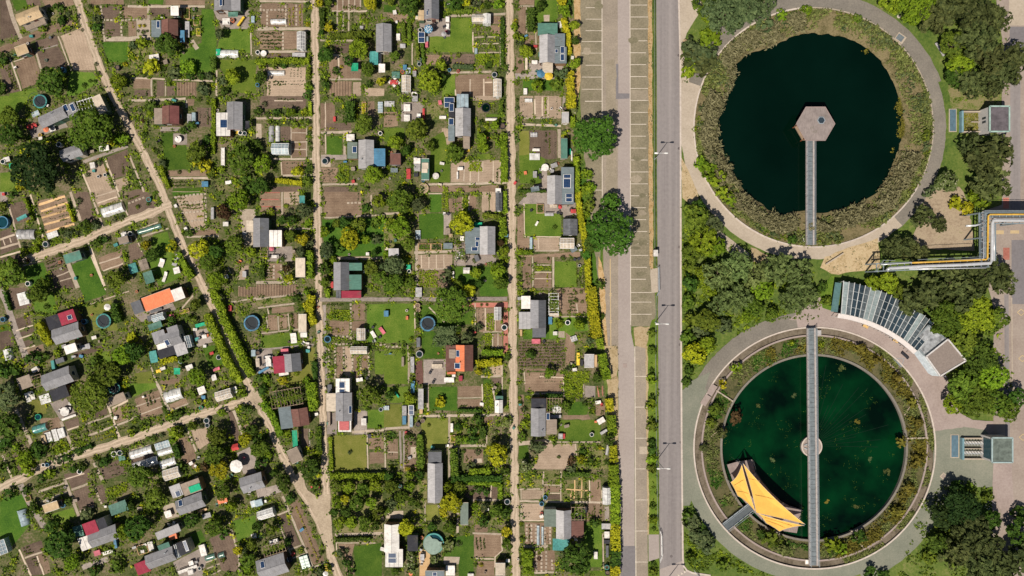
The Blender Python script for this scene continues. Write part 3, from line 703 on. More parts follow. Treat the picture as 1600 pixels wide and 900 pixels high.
        q = MB(); q.cbox(wd*.4+.02, 0, .5, .04, .4, .35); q.build('window', WINDOW, t); later(t, f'little playhouse with {CW[c]} roof', px, py)
    elif code == 'SW':
        t = rt('garden_swing', 'swing', an, 1.5); q = MB()
        for sx in (-1, 1):
            p_ = MB(); p_.bar((sx*wd/2, -dp/2, 0), (sx*wd/2, 0, 1.9), .06); p_.bar((sx*wd/2, dp/2, 0), (sx*wd/2, 0, 1.9), .06); p_.build('leg_frame', paint('dg'), t)
        q.bar((-wd/2,0,1.9), (wd/2,0,1.9), .07); q.build('crossbar', paint('dg'), t); q = MB(); q.cbox(0, 0, .5, .5, .3, .05); q.build('seat', paint('bl'), t)
        q = MB(); q.bar((-.22,0,.5), (-.22,0,1.9), .025); q.bar((.22,0,.5), (.22,0,1.9), .025); q.build('ropes', STEEL, t); later(t, 'small frame swing', px, py)

# ---------------------------------------------------------------- sheds
SHEDS = []
def slab(mb, a, b, c, d, th):
    """a roof sheet with thickness"""
    up = Vector((0,0,th)); P = [Vector(q) for q in (a, b, c, d)]
    if (P[1]-P[0]).cross(P[3]-P[0]).z < 0: P = P[::-1]
    T = [q+up for q in P]; mb.quad(*T); mb.quad(*P[::-1])
    for i in range(4): j = (i+1) % 4; mb.quad(P[i], P[j], T[j], T[i])
FOOT = []
def shed(cx, cy, lx, ly, ang, ridge, cl, cr, label, ref, k, extra):
    px, py = OX+cx/SCL, OY+cy/SCL; kz = (H-2.6)/H; wd, dp = lx*k*kz, ly*k*kz; q = W(px, py, 2.6)
    random.seed(int(px*31+py*17)); flat = ridge == 'f'
    t = root('garden_shed', label, 'shed', (q.x, q.y, 0), ang, 'allotment sheds'); LANDMARKS.append((px, py, ref)); FOOT.append((q.x, q.y, wd, dp))
    he = 2.3 if not flat else 2.25; wm = random.choice(WALLC); ov = .16
    half = (wd if ridge == 'y' else dp)/2; rise = 0 if flat else half*.40; wx, wy = wd/2-ov, dp/2-ov
    m = MB()
    if flat: m.box(-wx, -wy, 0, wx, wy, he)
    elif ridge == 'y':
        for s in (-1, 1): m.quad((s*wx,-wy,0), (s*wx,wy,0), (s*wx,wy,he), (s*wx,-wy,he)); m.poly([(-wx,s*wy,0), (wx,s*wy,0), (wx,s*wy,he), (0,s*wy,he+rise*.92), (-wx,s*wy,he)])
    else:
        for s in (-1, 1): m.quad((-wx,s*wy,0), (wx,s*wy,0), (wx,s*wy,he), (-wx,s*wy,he)); m.poly([(s*wx,-wy,0), (s*wx,wy,0), (s*wx,wy,he), (s*wx,0,he+rise*.92), (s*wx,-wy,he)])
    m.build('walls', wm, t)
    rc = 'Y' if ridge == 'y' else 'X'
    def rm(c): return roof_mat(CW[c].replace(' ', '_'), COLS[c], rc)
    if flat:
        m = MB(); slab(m, (-wd/2,-dp/2,he+.02), (wd/2,-dp/2,he+.02), (wd/2,dp/2,he+.10), (-wd/2,dp/2,he+.10), .07); r = m.build('roof', rm(cl), t)
        tc_ = paint(random.choice(['wh','bb','dg','cm']))
        for yy, zz in ((-dp/2-.03, he+.03), (dp/2+.03, he+.11)): q2 = MB(); q2.bar((-wd/2,yy,zz), (wd/2,yy,zz), .07, .14); q2.build('edge_trim', tc_, r)
    else:
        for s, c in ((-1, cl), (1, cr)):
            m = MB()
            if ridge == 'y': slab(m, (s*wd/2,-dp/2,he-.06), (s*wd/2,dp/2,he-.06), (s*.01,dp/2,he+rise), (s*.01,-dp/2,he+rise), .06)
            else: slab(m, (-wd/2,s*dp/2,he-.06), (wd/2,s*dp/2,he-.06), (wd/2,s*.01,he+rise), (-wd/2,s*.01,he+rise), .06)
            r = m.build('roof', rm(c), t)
        m = MB(); e = he+rise+.075
        if ridge == 'y': m.bar((0,-dp/2,e), (0,dp/2,e), .16, .05)
        else: m.bar((-wd/2,0,e), (wd/2,0,e), .16, .05)
        m.build('ridge_cap', rm(cl), r)
        fc = paint(random.choice(['rd','bb','wh','br','dg']))
        for s in (-1, 1):
            m = MB()
            if ridge == 'y': m.bar((-wd/2,s*(dp/2-.02),he-.11), (0,s*(dp/2-.02),he+rise-.05), .05, .12); m.bar((wd/2,s*(dp/2-.02),he-.11), (0,s*(dp/2-.02),he+rise-.05), .05, .12)
            else: m.bar((s*(wd/2-.02),-dp/2,he-.11), (s*(wd/2-.02),0,he+rise-.05), .05, .12); m.bar((s*(wd/2-.02),dp/2,he-.11), (s*(wd/2-.02),0,he+rise-.05), .05, .12)
            m.build('fascia', fc, t)
        if random.random() < .55:
            m = MB(); u = random.uniform(-.3, .3); v_ = random.choice((-.25, .25)); x, y = (v_*wd, u*dp) if ridge == 'y' else (u*wd, v_*dp)
            z = he+rise*.5; m.cyl(x, y, z-.1, z+.55, .08, n=8); m.cyl(x, y, z+.58, z+.66, .13, .05, n=8); m.build('stove_pipe', STEEL, r)
    m = MB(); m.cbox(wx*.25, -wy-.02, .05, .85, .05, 1.9); d = m.build('door', paint(random.choice(['br','gn','wh','bb'])), t); m = MB(); m.cbox(wx*.25+.32, -wy-.07, 1.0, .1, .05, .04); m.build('handle', DARKM, d)
    for x, y, sx, sy in ((-wx*.5, -wy-.02, .8, .05), (wx+.02, 0, .05, .8), (-wx-.02, wy*.2, .05, .8)):
        m = MB(); m.cbox(x, y, 1.0, sx, sy, .8); wn = m.build('window', WINDOW, t); m = MB()
        m.cbox(x, y, .94, max(sx*1.15, .1), max(sy*1.15, .1), .06); m.build('sill', WHITE, wn)
    tops = []; ca, sa = math.cos(R(ang)), math.sin(R(ang))
    for i, (kind, ex, ey, ew, eh, c, z) in enumerate(extra):
        gx, gy = (ex-cx)*k*kz, -(ey-cy)*k*kz; x, y = gx*ca+gy*sa, -gx*sa+gy*ca; ew *= k*kz; eh *= k*kz
        if kind == 'F':
            z = z + .013*i; m = MB(); m.box(x-ew/2+.1, y-eh/2+.1, 0, x+ew/2-.1, y+eh/2-.1, z-.03); an = m.build('annex_walls', random.choice(WALLC), t)
            m = MB(); slab(m, (x-ew/2,y-eh/2,z-.03), (x+ew/2,y-eh/2,z-.03), (x+ew/2,y+eh/2,z+.04), (x-ew/2,y+eh/2,z+.04), .05)
            m.build('flat_roof', glassy('gl') if c == 'gl' else rm(c), t)
            if c in ('wh', 'gl', 'lg') and ew*eh > 6:
                m = MB(); n = max(2, int(ew/.8))
                for j in range(1, n): xx = x-ew/2+ew*j/n; m.bar((xx, y-eh/2+.02, z+.045), (xx, y+eh/2-.02, z+.115), .05, .03)
                m.build('roof_battens', paint('gy'), t)
            tops.append((x, y, ew, eh, z+.09))
        else:
            zz, ty, tx = None, 0, 0
            for X, Y, A, B, Z in tops:
                if abs(x-X) < A/2+.2 and abs(y-Y) < B/2+.2: zz = max(zz or 0, Z)
            if not flat and abs(x) < wd/2 and abs(y) < dp/2:
                if ridge == 'y': zz = max(zz or 0, he-.06+(rise+.06)*(1-abs(x)/half)+.1); tx = math.copysign(math.atan(rise/half), x)
                else: zz = max(zz or 0, he-.06+(rise+.06)*(1-abs(y)/half)+.1); ty = -math.copysign(math.atan(rise/half), y)
            zz = (zz or he+.1)+.05; m = MB(); m.cbox(0, 0, 0, ew*.92, eh*.92, .045); s = m.build('solar_panel', solar_mat(), t); s.location = (x, y, zz); s.rotation_euler = (ty, tx, 0)
            m = MB()
            for s1 in (-1, 1): m.cbox(s1*ew*.48, 0, -.01, ew*.045+.02, eh, .065); m.cbox(0, s1*eh*.48, -.008, ew*.92, eh*.03+.02, .062)
            m.build('panel_frame', WHITE, s)
    return t
DATA = """
O 0 0
G sd 0 0 60 0 160 330 0 380
G gd 110 0 240 0 260 60 150 110
G s 240 0 370 0 390 50 270 60
L c 38 70 0 130 200 200 370
G s 390 0 680 0 700 60 440 80
G m 430 70 700 50 720 170 470 250
L s 70 0 480 200 400 400 300 560 250 700 190
H 265 140 235 115 22 x tn tn|weathered tan shed with glazed planter front|weathered tan shed
+F 290 205 200 60 bb 1.2
H 195 465 115 85 20 f tn|small flat tan hut with white frame at its end|small flat tan hut
G s 330 380 530 330 550 410 350 470
G sl 570 340 780 250 900 660 690 660
G s 350 490 550 430 650 640 400 670
G s 140 590 320 520 370 660 370 780 210 830
G sd 0 650 80 600 190 850 60 880
L c 18 340 490 390 670
L w 12 545 340 670 665
L w 14 90 530 200 850
L w 12 130 580 310 515
L k 12 350 480 540 420
G g 660 670 870 680 930 780 700 900 620 900
G g 90 880 340 820 360 900 90 900
T 500 780 160 d
BA 585 655 26 bl
B 560 70 42 d 640 130 35 o 580 205 42 d 400 270 40 b 470 90 30 d 20 560 60 d 0 840 70 d 900 600 22 o 925 690 28 d 890 760 22 d 790 800 28 d 845 760 20 d 770 280 18 o 680 180 30 d 450 230 30 d
B 845 60 30 d 900 85 35 b 910 170 38 o 900 260 42 d 950 190 24 d 1170 600 30 y
G s 850 0 1160 0 1160 40 850 40
G s 960 60 1118 175
G s 1145 60 1200 175
G s 985 205 1128 340
L st 14 948 50 980 370
L st 14 960 190 1200 190
L st 14 1132 70 1142 340
L c 40 970 365 1210 365
G gd 950 395 1200 395 1200 590 1020 580
T 1120 770 85 b
BA 1098 632 22 dk
O 0 150
G g 0 0 300 0 250 60 60 280 0 250
H 487 195 260 115 25 x gy gy|long grey roofed shed under big trees by the curved track|long grey roofed shed
+F 655 125 115 115 gy 2.2
+F 930 75 85 175 cm 2.4
+S 610 110 40 65
+S 675 105 38 75
PE 810 90 150 120 17
TR 375 50 65 tq
FR 330 165 70 45 25 gl
BE 300 287 90 36 20 rd
G k 270 300 600 220 640 290 300 400
PA 425 312 27 or
TB 490 310 55 40 20 wh
BA 375 365 16 ye
T 100 190 115 m
T 110 370 130 d
T 860 330 235 m
T 340 680 250 D
H 660 530 200 115 20 x gy gy|grey shed half shaded by the largest dark tree|half shaded grey shed
BA 550 455 24 wh
E d 22 150 490 380 430 600 350
L k 30 780 620 880 580 1200 470
L w 18 980 580 1110 900
L w 16 760 690 850 900
G sd 1000 575 1200 500 1200 735 1060 775
G s 1080 790 1200 745 1200 850 1110 890
G sl 790 720 960 610 1060 900 850 900
B 930 620 35 o 820 740 26 o 1000 690 20 y
TB 975 490 90 50 10 wh
BX 865 650 45 55 10 wh
TB 60 595 60 45 15 wh
BX 110 655 50 50 10 mg
BA 25 615 24 wh
G g 0 720 200 700 200 900 0 900
B 220 840 60 y 170 770 20 y
B 1150 420 60 b 1060 430 40 y
BA 920 755 14 wh
BA 983 740 16 wh
O 0 300
G k 0 0 70 0 70 90 0 90
B 130 10 40 d 20 140 50 m
BX 30 20 25 25 0 rd
PO 20 285 55 bl
L w 16 70 80 200 560
G s 85 115 230 80 305 265 130 300
E b 24 230 60 270 150 310 270
L w 16 285 20 400 420
TP 205 240 100 34 25 tq
TU 245 395 165 95 0 lg
G s 345 90 610 20 700 310 430 390
L wo 22 365 120 610 40
L wo 18 385 180 635 98
L wo 18 390 242 650 165
L wo 18 412 308 680 230
L wo 18 440 375 695 300
V y 385 195 500 165 505 190 390 220
V o 400 265 600 205 605 235 410 290
E y 16 630 110 660 190 690 280
FR 490 400 100 55 20 wh
BA 425 490 28 lg
B 580 360 35 d 640 390 38 o 820 320 65 d 720 370 35 o 900 310 45 o 740 80 35 o
L w 25 660 0 780 340
G sd 690 0 830 0 900 270 770 300
L w 18 845 0 970 330
G sl 870 0 1090 -30 1110 85 920 140
L w 10 890 45 1090 -15
L w 12 915 105 1100 45
V y 925 125 1100 70 1105 90 930 145
TU 1055 165 205 95 18 wh
L w 14 1100 0 1200 220
B 1080 255 30 o 1140 235 26 o
G s 0 370 110 340 170 460 190 520 0 590
L w 18 0 445 140 400
L w 18 0 530 170 480
L w 16 0 610 190 560
L w 10 30 450 50 500
L w 10 90 430 105 475
G s 10 620 190 580 240 640 40 700
B 230 565 40 b 330 540 45 b 280 490 24 o 220 490 26 o 360 380 26 b 370 460 28 b
B 150 660 40 r 260 640 26 r
T 120 770 150 m
G gd 230 700 410 660 480 880 260 900
T 400 860 70 m
BA 258 860 24 wh
L w 12 220 690 400 640
H 675 610 160 85 17 f gn|flat teal roofed hut beside the clipped rectangular lawn|flat teal roofed hut
G s 420 640 580 590 600 680 440 740
V m 430 650 580 600 590 630 440 690
V d 440 700 600 650 600 690 450 740
G sd 470 750 620 695 700 900 520 900
L c 10 530 790 650 745
L c 10 555 840 670 805
L c 40 640 670 730 900
G gd 668 682 850 605 985 905 1000 960 800 1030
L w 8 857 608 990 920
L w 25 830 480 980 880
B 920 470 40 d 970 450 40 d 1030 450 20 d 800 510 26 d 690 545 22 d 560 590 26 d
G s 920 620 1140 540 1170 700 960 740
L w 12 930 670 1150 600
L w 12 970 740 1170 665
T 1090 820 100 m
H 1150 450 95 62 15 f bb|little flat brown hut tucked under the middle path|little flat brown hut
TB 1160 395 50 35 15 wh
O 0 450
L k 60 0 0 60 130 130 350 240 640
G s 80 0 240 0 300 180 110 210
FR 215 100 95 115 15 wh
E d 22 40 40 100 210
G sd 125 295 270 250 300 340 150 390
G sd 172 422 310 372 320 412 190 462
G sd 202 505 300 472 320 535 220 560
G s 230 582 405 522 415 582 240 640
L w 12 150 400 310 350
L w 12 185 475 320 430
L w 12 220 572 330 540
G sd 0 405 100 400 140 540 0 580
TU 75 625 85 100 15 wh
BA 25 295 24 bl
G gd 0 345 70 335 80 395 0 410
G g 280 60 500 40 540 240 330 220
T 370 60 110 m
B 435 175 32 d 20 380 18 y
H 620 425 265 145 18 x gy gy|grey shed with flat crimson annex beside the teal trampoline|bright crimson flat annex
+F 630 275 150 120 cr 2.5
+F 497 320 125 125 dk 2.3
+S 655 275 42 42
TR 970 310 70 tq
PA 1000 180 32 wh
BE 725 265 32 70 15 wh
BA 785 315 26 bl
E d 55 1060 160 1110 320
G gy 800 180 1040 110 1110 400 870 400
L w 8 820 160 1210 30
H 655 570 115 80 18 f wh|small white flat roofed hut below the crimson annex|white flat roofed hut
BX 800 550 85 40 18 lg
G s 690 612 960 532 970 575 700 660
TB 880 465 45 30 15 wh
CH 930 500 bb
CH 770 420 mg
BX 720 465 30 20 0 mg
G g 840 650 1000 585 1060 680 880 740
T 1020 800 150 m
T 1150 640 110 b
B 900 690 50 d
H 530 850 280 155 20 x gy gy|grey shed with dark flat lean-to and white glazed frame|shed with dark flat lean-to
+F 545 990 165 110 dk 2.2
H 225 885 130 110 20 f bb|low brown flat shed in the shaded lower gardens|low brown flat shed
E y 65 350 330 470 530
B 330 650 65 d 420 640 40 d 150 760 50 d 50 770 60 d 540 620 36 b
BX 325 765 60 40 30 wh
BX 495 720 30 80 10 tq
BX 560 680 80 45 18 dg
PE 350 870 90 110 18
O 0 600
FR 420 140 95 85 18 wh
LO 262 125 45 85 15 wh
LO 298 108 45 80 15 wh
T 60 100 150 o
T 90 380 150 d
L c 35 150 240 310 600
G gy 280 150 420 150 440 280 300 300
PO 357 310 27 mg
TU 375 415 130 75 17 tq
FR 455 500 55 95 17 wh
FR 515 480 45 110 17 wh
FR 572 460 60 90 17 wh
G s 370 330 560 310 620 500 420 560
G k 470 180 620 130 720 290 560 330
RT 605 260 42 wh
CH 560 245 wh
CH 650 230 wh
BE 645 315 140 22 20 wh
G s 600 355 730 312 750 390 630 430
L w 14 630 432 740 395
V m 640 455 780 405 800 470 660 520
V m 665 530 810 480 830 545 690 600
V b 480 595 625 515 665 610 525 670
L c 28 570 350 690 620
L c 20 690 612 830 570
L c 20 520 675 670 625
B 380 620 80 d 550 725 40 o 640 690 40 d 750 640 36 d 850 590 34 d
T 250 690 85 b
BA 405 760 18 wh
BA 440 760 18 bl
BX 410 520 40 80 15 tn
T 850 110 195 m
TR 1070 40 55 tq
H 1080 150 185 80 22 f bb|flat beige shelter beside the small shaded trampoline|flat beige shelter
L w 22 1000 170 1120 500
G sd 880 270 1000 222 1010 280 900 320
V d 860 390 1035 322 1060 380 870 450
V y 890 485 1080 425 1090 480 910 550
L c 18 800 380 1030 295
L c 18 830 482 1060 400
G s 1050 240 1200 185 1200 330 1090 370
L w 18 1050 230 1200 155
L c 18 1100 385 1200 345
V m 1110 405 1200 370 1200 420 1130 450
V d 770 300 800 290 850 540 830 560
E d 26 700 640 860 580
G s 600 850 840 790 840 900 620 900
B 780 770 45 d 700 800 40 d 900 700 30 d 480 840 50 b 400 880 40 d
BA 745 822 24 wh
L w 12 620 890 790 840
G sd 930 790 1120 705 1190 840 980 900
L c 28 880 740 960 900
BA 1068 658 28 wh
BA 1122 648 26 lg
BX 1140 695 60 48 17 gn
B 1000 720 50 d 940 750 36 o
L w 18 20 670 120 900
G sd 100 610 150 595 170 640 120 660
G sd 122 680 190 655 205 715 145 735
G sd 150 760 220 735 240 790 170 815
B 210 700 60 b 160 590 40 b 60 560 60 d 30 780 60 d 280 800 60 b
BX 20 545 40 30 15 wh
O 0 750
G gd 0 190 220 130 300 400 100 640 0 560
TU 215 355 90 150 16 gl
B 255 95 42 d 310 270 60 d
RB 262 175 50 50 15
L k 55 190 40 300 260 420 450
CF -10 640 110 130 18 gl
G sd 195 635 390 562 420 660 235 720
G sd 240 745 345 705 405 880 290 900
G s 355 702 430 680 480 860 420 885
L w 16 180 650 290 900
L w 16 232 732 420 668
L w 14 347 712 412 890
V m 350 45 600 -20 615 20 365 95
V m 375 130 610 50 630 90 395 185
L c 20 360 112 600 25
L c 20 390 202 630 112
L c 28 605 -10 740 340
G sd 640 5 800 -40 830 20 670 80
G sd 685 105 840 42 890 240 750 290
L c 20 670 92 840 32
L c 18 750 297 880 247
H 470 255 145 75 18 f tn|tiny tan lean-to hut beside a shaded lawn square|tiny tan lean-to hut
BA 588 238 24 bl
G g 480 320 680 260 720 350 520 420
B 640 190 40 d 100 130 50 d
T 570 600 170 d
T 690 760 90 b
B 460 650 50 b 500 430 60 d 640 430 50 m
H 965 530 280 140 20 x gy gy|grey shed with crimson and black flats beside white terrace|crimson and black flat roofs
+F 845 450 130 115 cr 2.4
+F 945 412 90 100 dk 2.3
+F 785 600 105 125 wh 2.1
TP 735 480 90 100 15 gn
BX 910 685 60 48 18 pk
BE 1010 680 95 35 18 wh
BX 1080 600 25 80 12 bl
G sd 900 62 960 42 1010 190 950 222
L st 10 890 70 950 215
V b 1000 80 1200 10 1200 110 1040 180
TP 1110 260 170 100 20 gn
T 1150 480 85 b
L k 50 770 820 1010 740
B 900 840 50 d 1120 800 60 m 820 300 60 o
BA 885 835 14 rd
O 200 0
G s 0 70 180 70 180 168 0 168
G s 215 70 395 70 395 155 215 155
G gd 190 0 330 0 330 40 190 40
G s 350 0 720 0 720 48 350 48
L c 22 0 60 720 62
L c 22 190 70 200 340
L st 14 0 185 180 185
G s 0 200 80 200 80 340 0 340
G c 80 185 190 180 195 340 85 340
B 110 240 20 y 150 240 20 y 140 300 25 d 95 290 16 d 180 290 16 d
L c 40 0 365 215 352
H 432 97 75 85 0 f wh|white square tent with a red mark on its roof|red marked white tent
RB 550 125 52 105 0
RB 645 190 62 92 0
TB 555 275 40 150 0 lg
RB 660 300 40 70 0
H 385 255 155 148 0 y br br|brown tiled shed with blue grey flat annex|brown tiled shed
+F 257 262 92 155 bg 2.2
+S 278 225 30 70
+F 490 325 42 110 bl 1.6
T 365 420 125 d
G m 0 390 200 390 300 640 0 640
G gd 690 90 800 90 830 400 830 680 480 680 480 480 690 400
B 225 620 75 y 130 400 50 b 60 430 40 o
TB 245 540 90 60 10 wh
BX 350 580 40 40 20 bb
L c 40 590 370 650 460
E b 90 510 630 620 630
B 440 690 60 o 600 720 40 d 690 710 38 d 770 710 38 o 330 640 30 d 150 700 26 d 80 700 22 d
H 885 20 165 155 0 y gy gy|grey gabled shed with red trim at the top edge|red trimmed grey shed
+F 1005 30 88 130 gy 2.3
+S 882 30 36 70
G k 800 95 1140 95 1140 270 880 270
TB 920 200 70 60 0 wh
CH 880 205 dk
CH 960 215 dk
BE 1058 200 32 105 -35 ye
TP 985 135 92 45 0 gn
BA 978 190 18 or
BX 1170 180 30 60 0 gl
G g 880 275 1145 275 1145 500 840 450
T 860 320 62 o
L w 12 1150 300 1155 520
L w 12 1100 520 1170 520
TU 935 500 200 75 0 wh
BX 845 488 40 60 0 mg
T 990 720 92 b
G g 830 560 1200 560 1200 880 980 860
B 900 860 45 d 880 760 40 o
G s 50 740 212 740 212 830 50 830
G s 60 845 212 845 212 900 60 900
G s 270 755 342 755 342 900 270 900
G s 365 812 442 812 442 900 365 900
V b 360 765 440 765 440 805 360 805
G sf 460 772 640 772 640 900 460 900
L c 16 30 730 800 760
L c 16 218 740 222 900
L c 12 352 750 352 900
V d 240 755 258 755 258 900 240 900
B 715 830 52 o 480 690 34 d
L c 16 830 660 830 900
E d 45 800 540 800 640
O 200 150
L c 22 0 45 540 25
L c 22 540 40 550 110
G s 555 30 620 30 620 92 555 92
B 670 30 28 d 750 30 20 d 745 65 20 d 110 130 30 o 160 120 16 d 230 90 50 d 210 160 38 b 260 280 30 b
E b 34 805 30 805 300
E b 30 800 310 800 540
H 393 175 160 168 0 y br rb|reddish brown shed with grey slatted annex|reddish brown slatted annex shed
+F 275 185 75 150 bb 2.2
L k 40 300 310 560 312
BX 575 210 40 85 0 lg
BX 615 195 34 80 0 gl
G s 650 110 780 110 780 290 650 290
V o 660 130 770 120 770 280 660 280
B 600 275 42 d 530 330 38 d
G gd 310 345 420 345 420 460 545 460 585 690 350 690
G k 425 350 555 350 555 455 425 455
RT 470 405 32 wh
BA 432 470 12 or
T 650 530 105 m
B 710 640 75 y 740 420 40 d
H 995 185 148 262 0 y gy gy|grey gabled shed beside a broad white flat roof|shed with broad white flat
+F 888 262 130 218 wh 2.3
+S 895 258 70 80
BX 1022 338 30 30 0 ye
BA 1053 345 22 wh
BA 1092 350 20 lg
TP 1120 270 40 70 0 dk
T 1070 600 160 m
BE 890 570 46 170 0 wh
B 330 640 40 o 150 360 35 d 270 520 30 d 300 440 26 d 240 500 26 b 60 210 24 o 140 230 24 r 30 130 26 o
CH 285 420 dk
E b 34 300 660 380 860
L c 22 340 770 780 770
G s 355 700 750 700 750 750 355 750
B 790 740 48 m 350 720 30 d 480 715 22 d
V d 400 800 640 800 640 850 400 860
G gd 420 865 700 860 700 900 420 900
BX 720 825 60 50 0 bl
L w 18 15 560 150 900
G m 820 780 1000 740 1200 780 1200 900 820 900
TB 940 810 55 30 10 wh
B 1130 840 80 d 880 690 36 b
O 200 300
G s 410 -5 700 -5 720 340 600 345
G gd 410 0 700 0 700 25 430 40
L st 10 430 50 720 15
L st 10 470 120 720 85
L st 10 500 200 730 175
L st 10 550 275 720 260
L st 10 580 350 740 345
V m 555 125 700 105 710 160 560 175
V y 630 205 720 198 720 250 635 260
G s 590 360 820 352 830 405 600 405
L st 12 728 40 732 340
L c 18 550 420 850 415
L dk 5 425 50 560 350
BX 445 130 26 30 25 wh
BX 540 345 28 30 25 wh
B 520 390 22 d 575 380 38 d 190 110 24 d 90 140 26 m
BX 790 200 26 110 0 lg
T 900 190 80 r
T 1050 80 120 b
T 680 540 115 y
T 835 560 85 d
T 750 660 100 m
T 830 830 105 b
T 1000 500 105 m
T 1160 560 60 b
G c 1040 160 1200 160 1200 500 1090 500
TB 915 300 50 40 0 wh
L st 12 0 110 160 50
G s 0 0 150 -40 300 150 60 240 0 250
V m 0 60 110 20 115 50 0 95
BA 192 70 22 tq
TU 200 345 225 50 17 gn
L c 16 130 420 380 340
L w 8 70 360 280 285
G g 230 410 370 370 500 800 290 890 200 700
T 180 500 58 y
T 235 590 78 d
B 420 510 50 y 480 620 50 b
LO 315 665 46 80 -20 wh
LO 345 795 28 100 -20 wh
BX 450 640 45 110 -22 lg
TB 455 735 58 58 15 wh
E b 55 500 640 600 800
G s 0 500 110 470 150 610 20 670
FR 45 715 75 90 18 tq
FR 145 680 80 100 18 bb
TP 195 800 88 110 18 gn
B 210 860 40 d 270 800 32 m 930 240 30 r
BA 18 390 22 wh
L w 8 60 390 130 560
G s 1075 690 1130 690 1130 820 1010 830
L w 10 930 690 970 780
TB 915 800 55 35 25 wh
CH 1050 650 or
BX 1090 770 35 55 0 lg
O 200 450
H 275 112 285 130 20 f or|long flat bright orange roofed house|long flat bright orange roofed house
+F 78 180 95 115 dg 2.2
+F 462 58 110 110 wh 2.3
G k 60 250 160 230 420 140 450 200 130 320
BE 265 210 110 28 18 dg
CF 275 275 110 65 17 gl
BX 205 285 45 55 17 dg
BX 405 262 52 28 10 pk
RB 525 220 95 34 18
T 640 150 75 m
L c 14 480 220 610 70
H 395 480 200 130 18 x gy gy|rambling grey multi-roofed house with white rooflight strip|rambling grey multi-roofed house
+F 288 460 120 115 gy 2.3
+F 418 400 105 85 gy 2.35
+F 490 575 110 110 lg 2.25
+F 355 605 165 85 dk 2.2
+F 320 545 90 50 wh 2.7
+S 372 510 42 58
TP 255 355 130 60 20 gn
BX 238 645 70 110 12 tq
CF 550 505 55 110 15 gl
G k 610 400 790 370 810 500 640 560
BX 680 345 100 32 15 mg
BA 745 345 18 bl
TB 715 455 40 35 10 wh
BX 742 445 22 28 0 or
CH 690 430 dk
CH 660 470 lg
BX 770 390 25 60 15 bl
G gd 700 560 860 520 910 720 760 750
LO 785 612 42 26 20 rd
BX 718 545 30 26 0 wh
E b 60 745 250 860 520 940 700 1050 880
LO 830 760 72 28 18 pk
BX 970 780 34 30 -30 bl
TB 805 840 45 55 18 wh
T 660 830 98 b
T 60 600 110 d
B 40 470 50 y 420 320 50 d 600 290 50 m 530 640 55 d 760 640 30 d 880 640 30 d 850 570 40 m
E y 46 300 690 460 660
BA 492 690 20 gl
TP 460 780 60 60 0 mg
BX 285 780 45 30 10 ye
BX 325 755 50 28 18 wh
TB 575 745 65 50 20 wh
G gy 60 800 220 780 250 900 60 900
L c 14 210 720 275 900
G s 300 870 480 840 480 900 300 900
E b 62 800 30 870 180 900 290 990 470 1080 660 1160 820
B 850 95 50 f
BX 955 190 30 52 0 rd
TR 1160 330 75 bl
L c 14 970 132 1200 95
G sf 1030 -10 1200 -10 1200 80 1030 80
L w 10 1040 -20 1045 80
G m 1010 160 1150 140 1100 330 1010 300
BX 1175 610 40 60 0 gl
BA 850 650 24 lg
O 200 600
G g 0 0 260 -10 270 30 40 120
G s 60 140 290 55 330 270 130 340
L c 9 72 212 305 128
L c 9 110 287 325 208
L c 28 275 0 400 280
L c 18 0 340 100 300
TU 425 105 165 110 17 wh
G s 385 192 540 130 560 180 400 240
L c 12 400 247 565 185
V m 470 260 580 215 585 230 475 275
B 345 240 28 d 400 320 42 b 460 295 50 d 130 390 34 d 80 430 30 d 30 460 40 b 200 370 24 d 60 350 30 b
TB 690 60 70 70 20 wh
BX 705 125 36 34 0 bl
BA 683 222 18 mg
CF 890 105 150 85 17 cm
B 1075 85 45 b 620 80 40 m 660 170 36 b
BX 1005 55 35 60 20 wh
TU 125 640 215 80 17 wh
TU 165 745 240 80 17 wh
FR 320 575 140 65 17 gl
TU 350 635 140 60 17 wh
TU 378 740 145 85 17 wh
CF 400 845 150 95 17 cm
G s 0 640 200 570 280 740 60 820
L w 8 0 630 200 572
B 460 450 70 b 420 520 36 b 250 500 34 d 320 480 30 o
E d 45 440 570 475 690
T 610 390 48 m
G s 470 520 560 490 640 650 620 800 500 700
L c 18 540 400 650 650
G sl 590 440 740 400 760 550 660 620
BA 735 345 28 lg
BA 742 388 22 lg
T 840 490 110 m
T 825 640 120 m
T 860 780 105 y
TB 590 745 36 30 30 wh
CH 630 770 wh
CH 660 690 lg
B 650 790 34 y 500 780 50 d 720 770 40 r
L c 26 990 250 1080 480
G sd 940 260 985 245 1060 530 1000 560
V d 1060 345 1160 305 1180 340 1080 380
G s 1080 390 1190 350 1200 400 1100 440
PH 1000 595 65 58 15 rd
PA 1010 775 62 wh
CH 1085 695 pk
RT 1048 715 16 lg
G k 1020 650 1140 590 1200 700 1200 840 1080 840
T 1100 520 80 y
T 1170 420 70 d
B 1050 225 45 b
T 130 850 135 m
B 890 270 45 b 1120 230 50 d 690 400 26 o
O 200 750
H 580 225 262 142 20 x gy gy|grey shed with green topped beige annex and two panels|green topped beige annex
+F 590 70 180 120 bb 2.3
+F 625 78 110 62 mg 2.45
+F 445 105 105 115 lg 2.2
+S 465 130 48 55
+S 495 215 40 60
G c 320 240 430 210 480 340 370 370
TB 375 320 62 62 18 wh
BE 700 285 85 24 18 wo
TB 885 195 90 45 15 or
CH 860 155 dk
CH 915 220 wh
BX 735 335 80 45 18 lg
T 280 170 125 m
T 90 440 140 d
B 200 270 60 m
T 600 375 85 d
T 820 430 100 m
T 900 110 85 m
T 980 240 70 b
H 370 490 235 72 22 f lg|long low pale terrace roof above an orange awning|long low terrace roof
BX 420 530 72 55 15 or
CH 385 420 wh
CH 430 400 wh
TB 480 420 50 40 15 lg
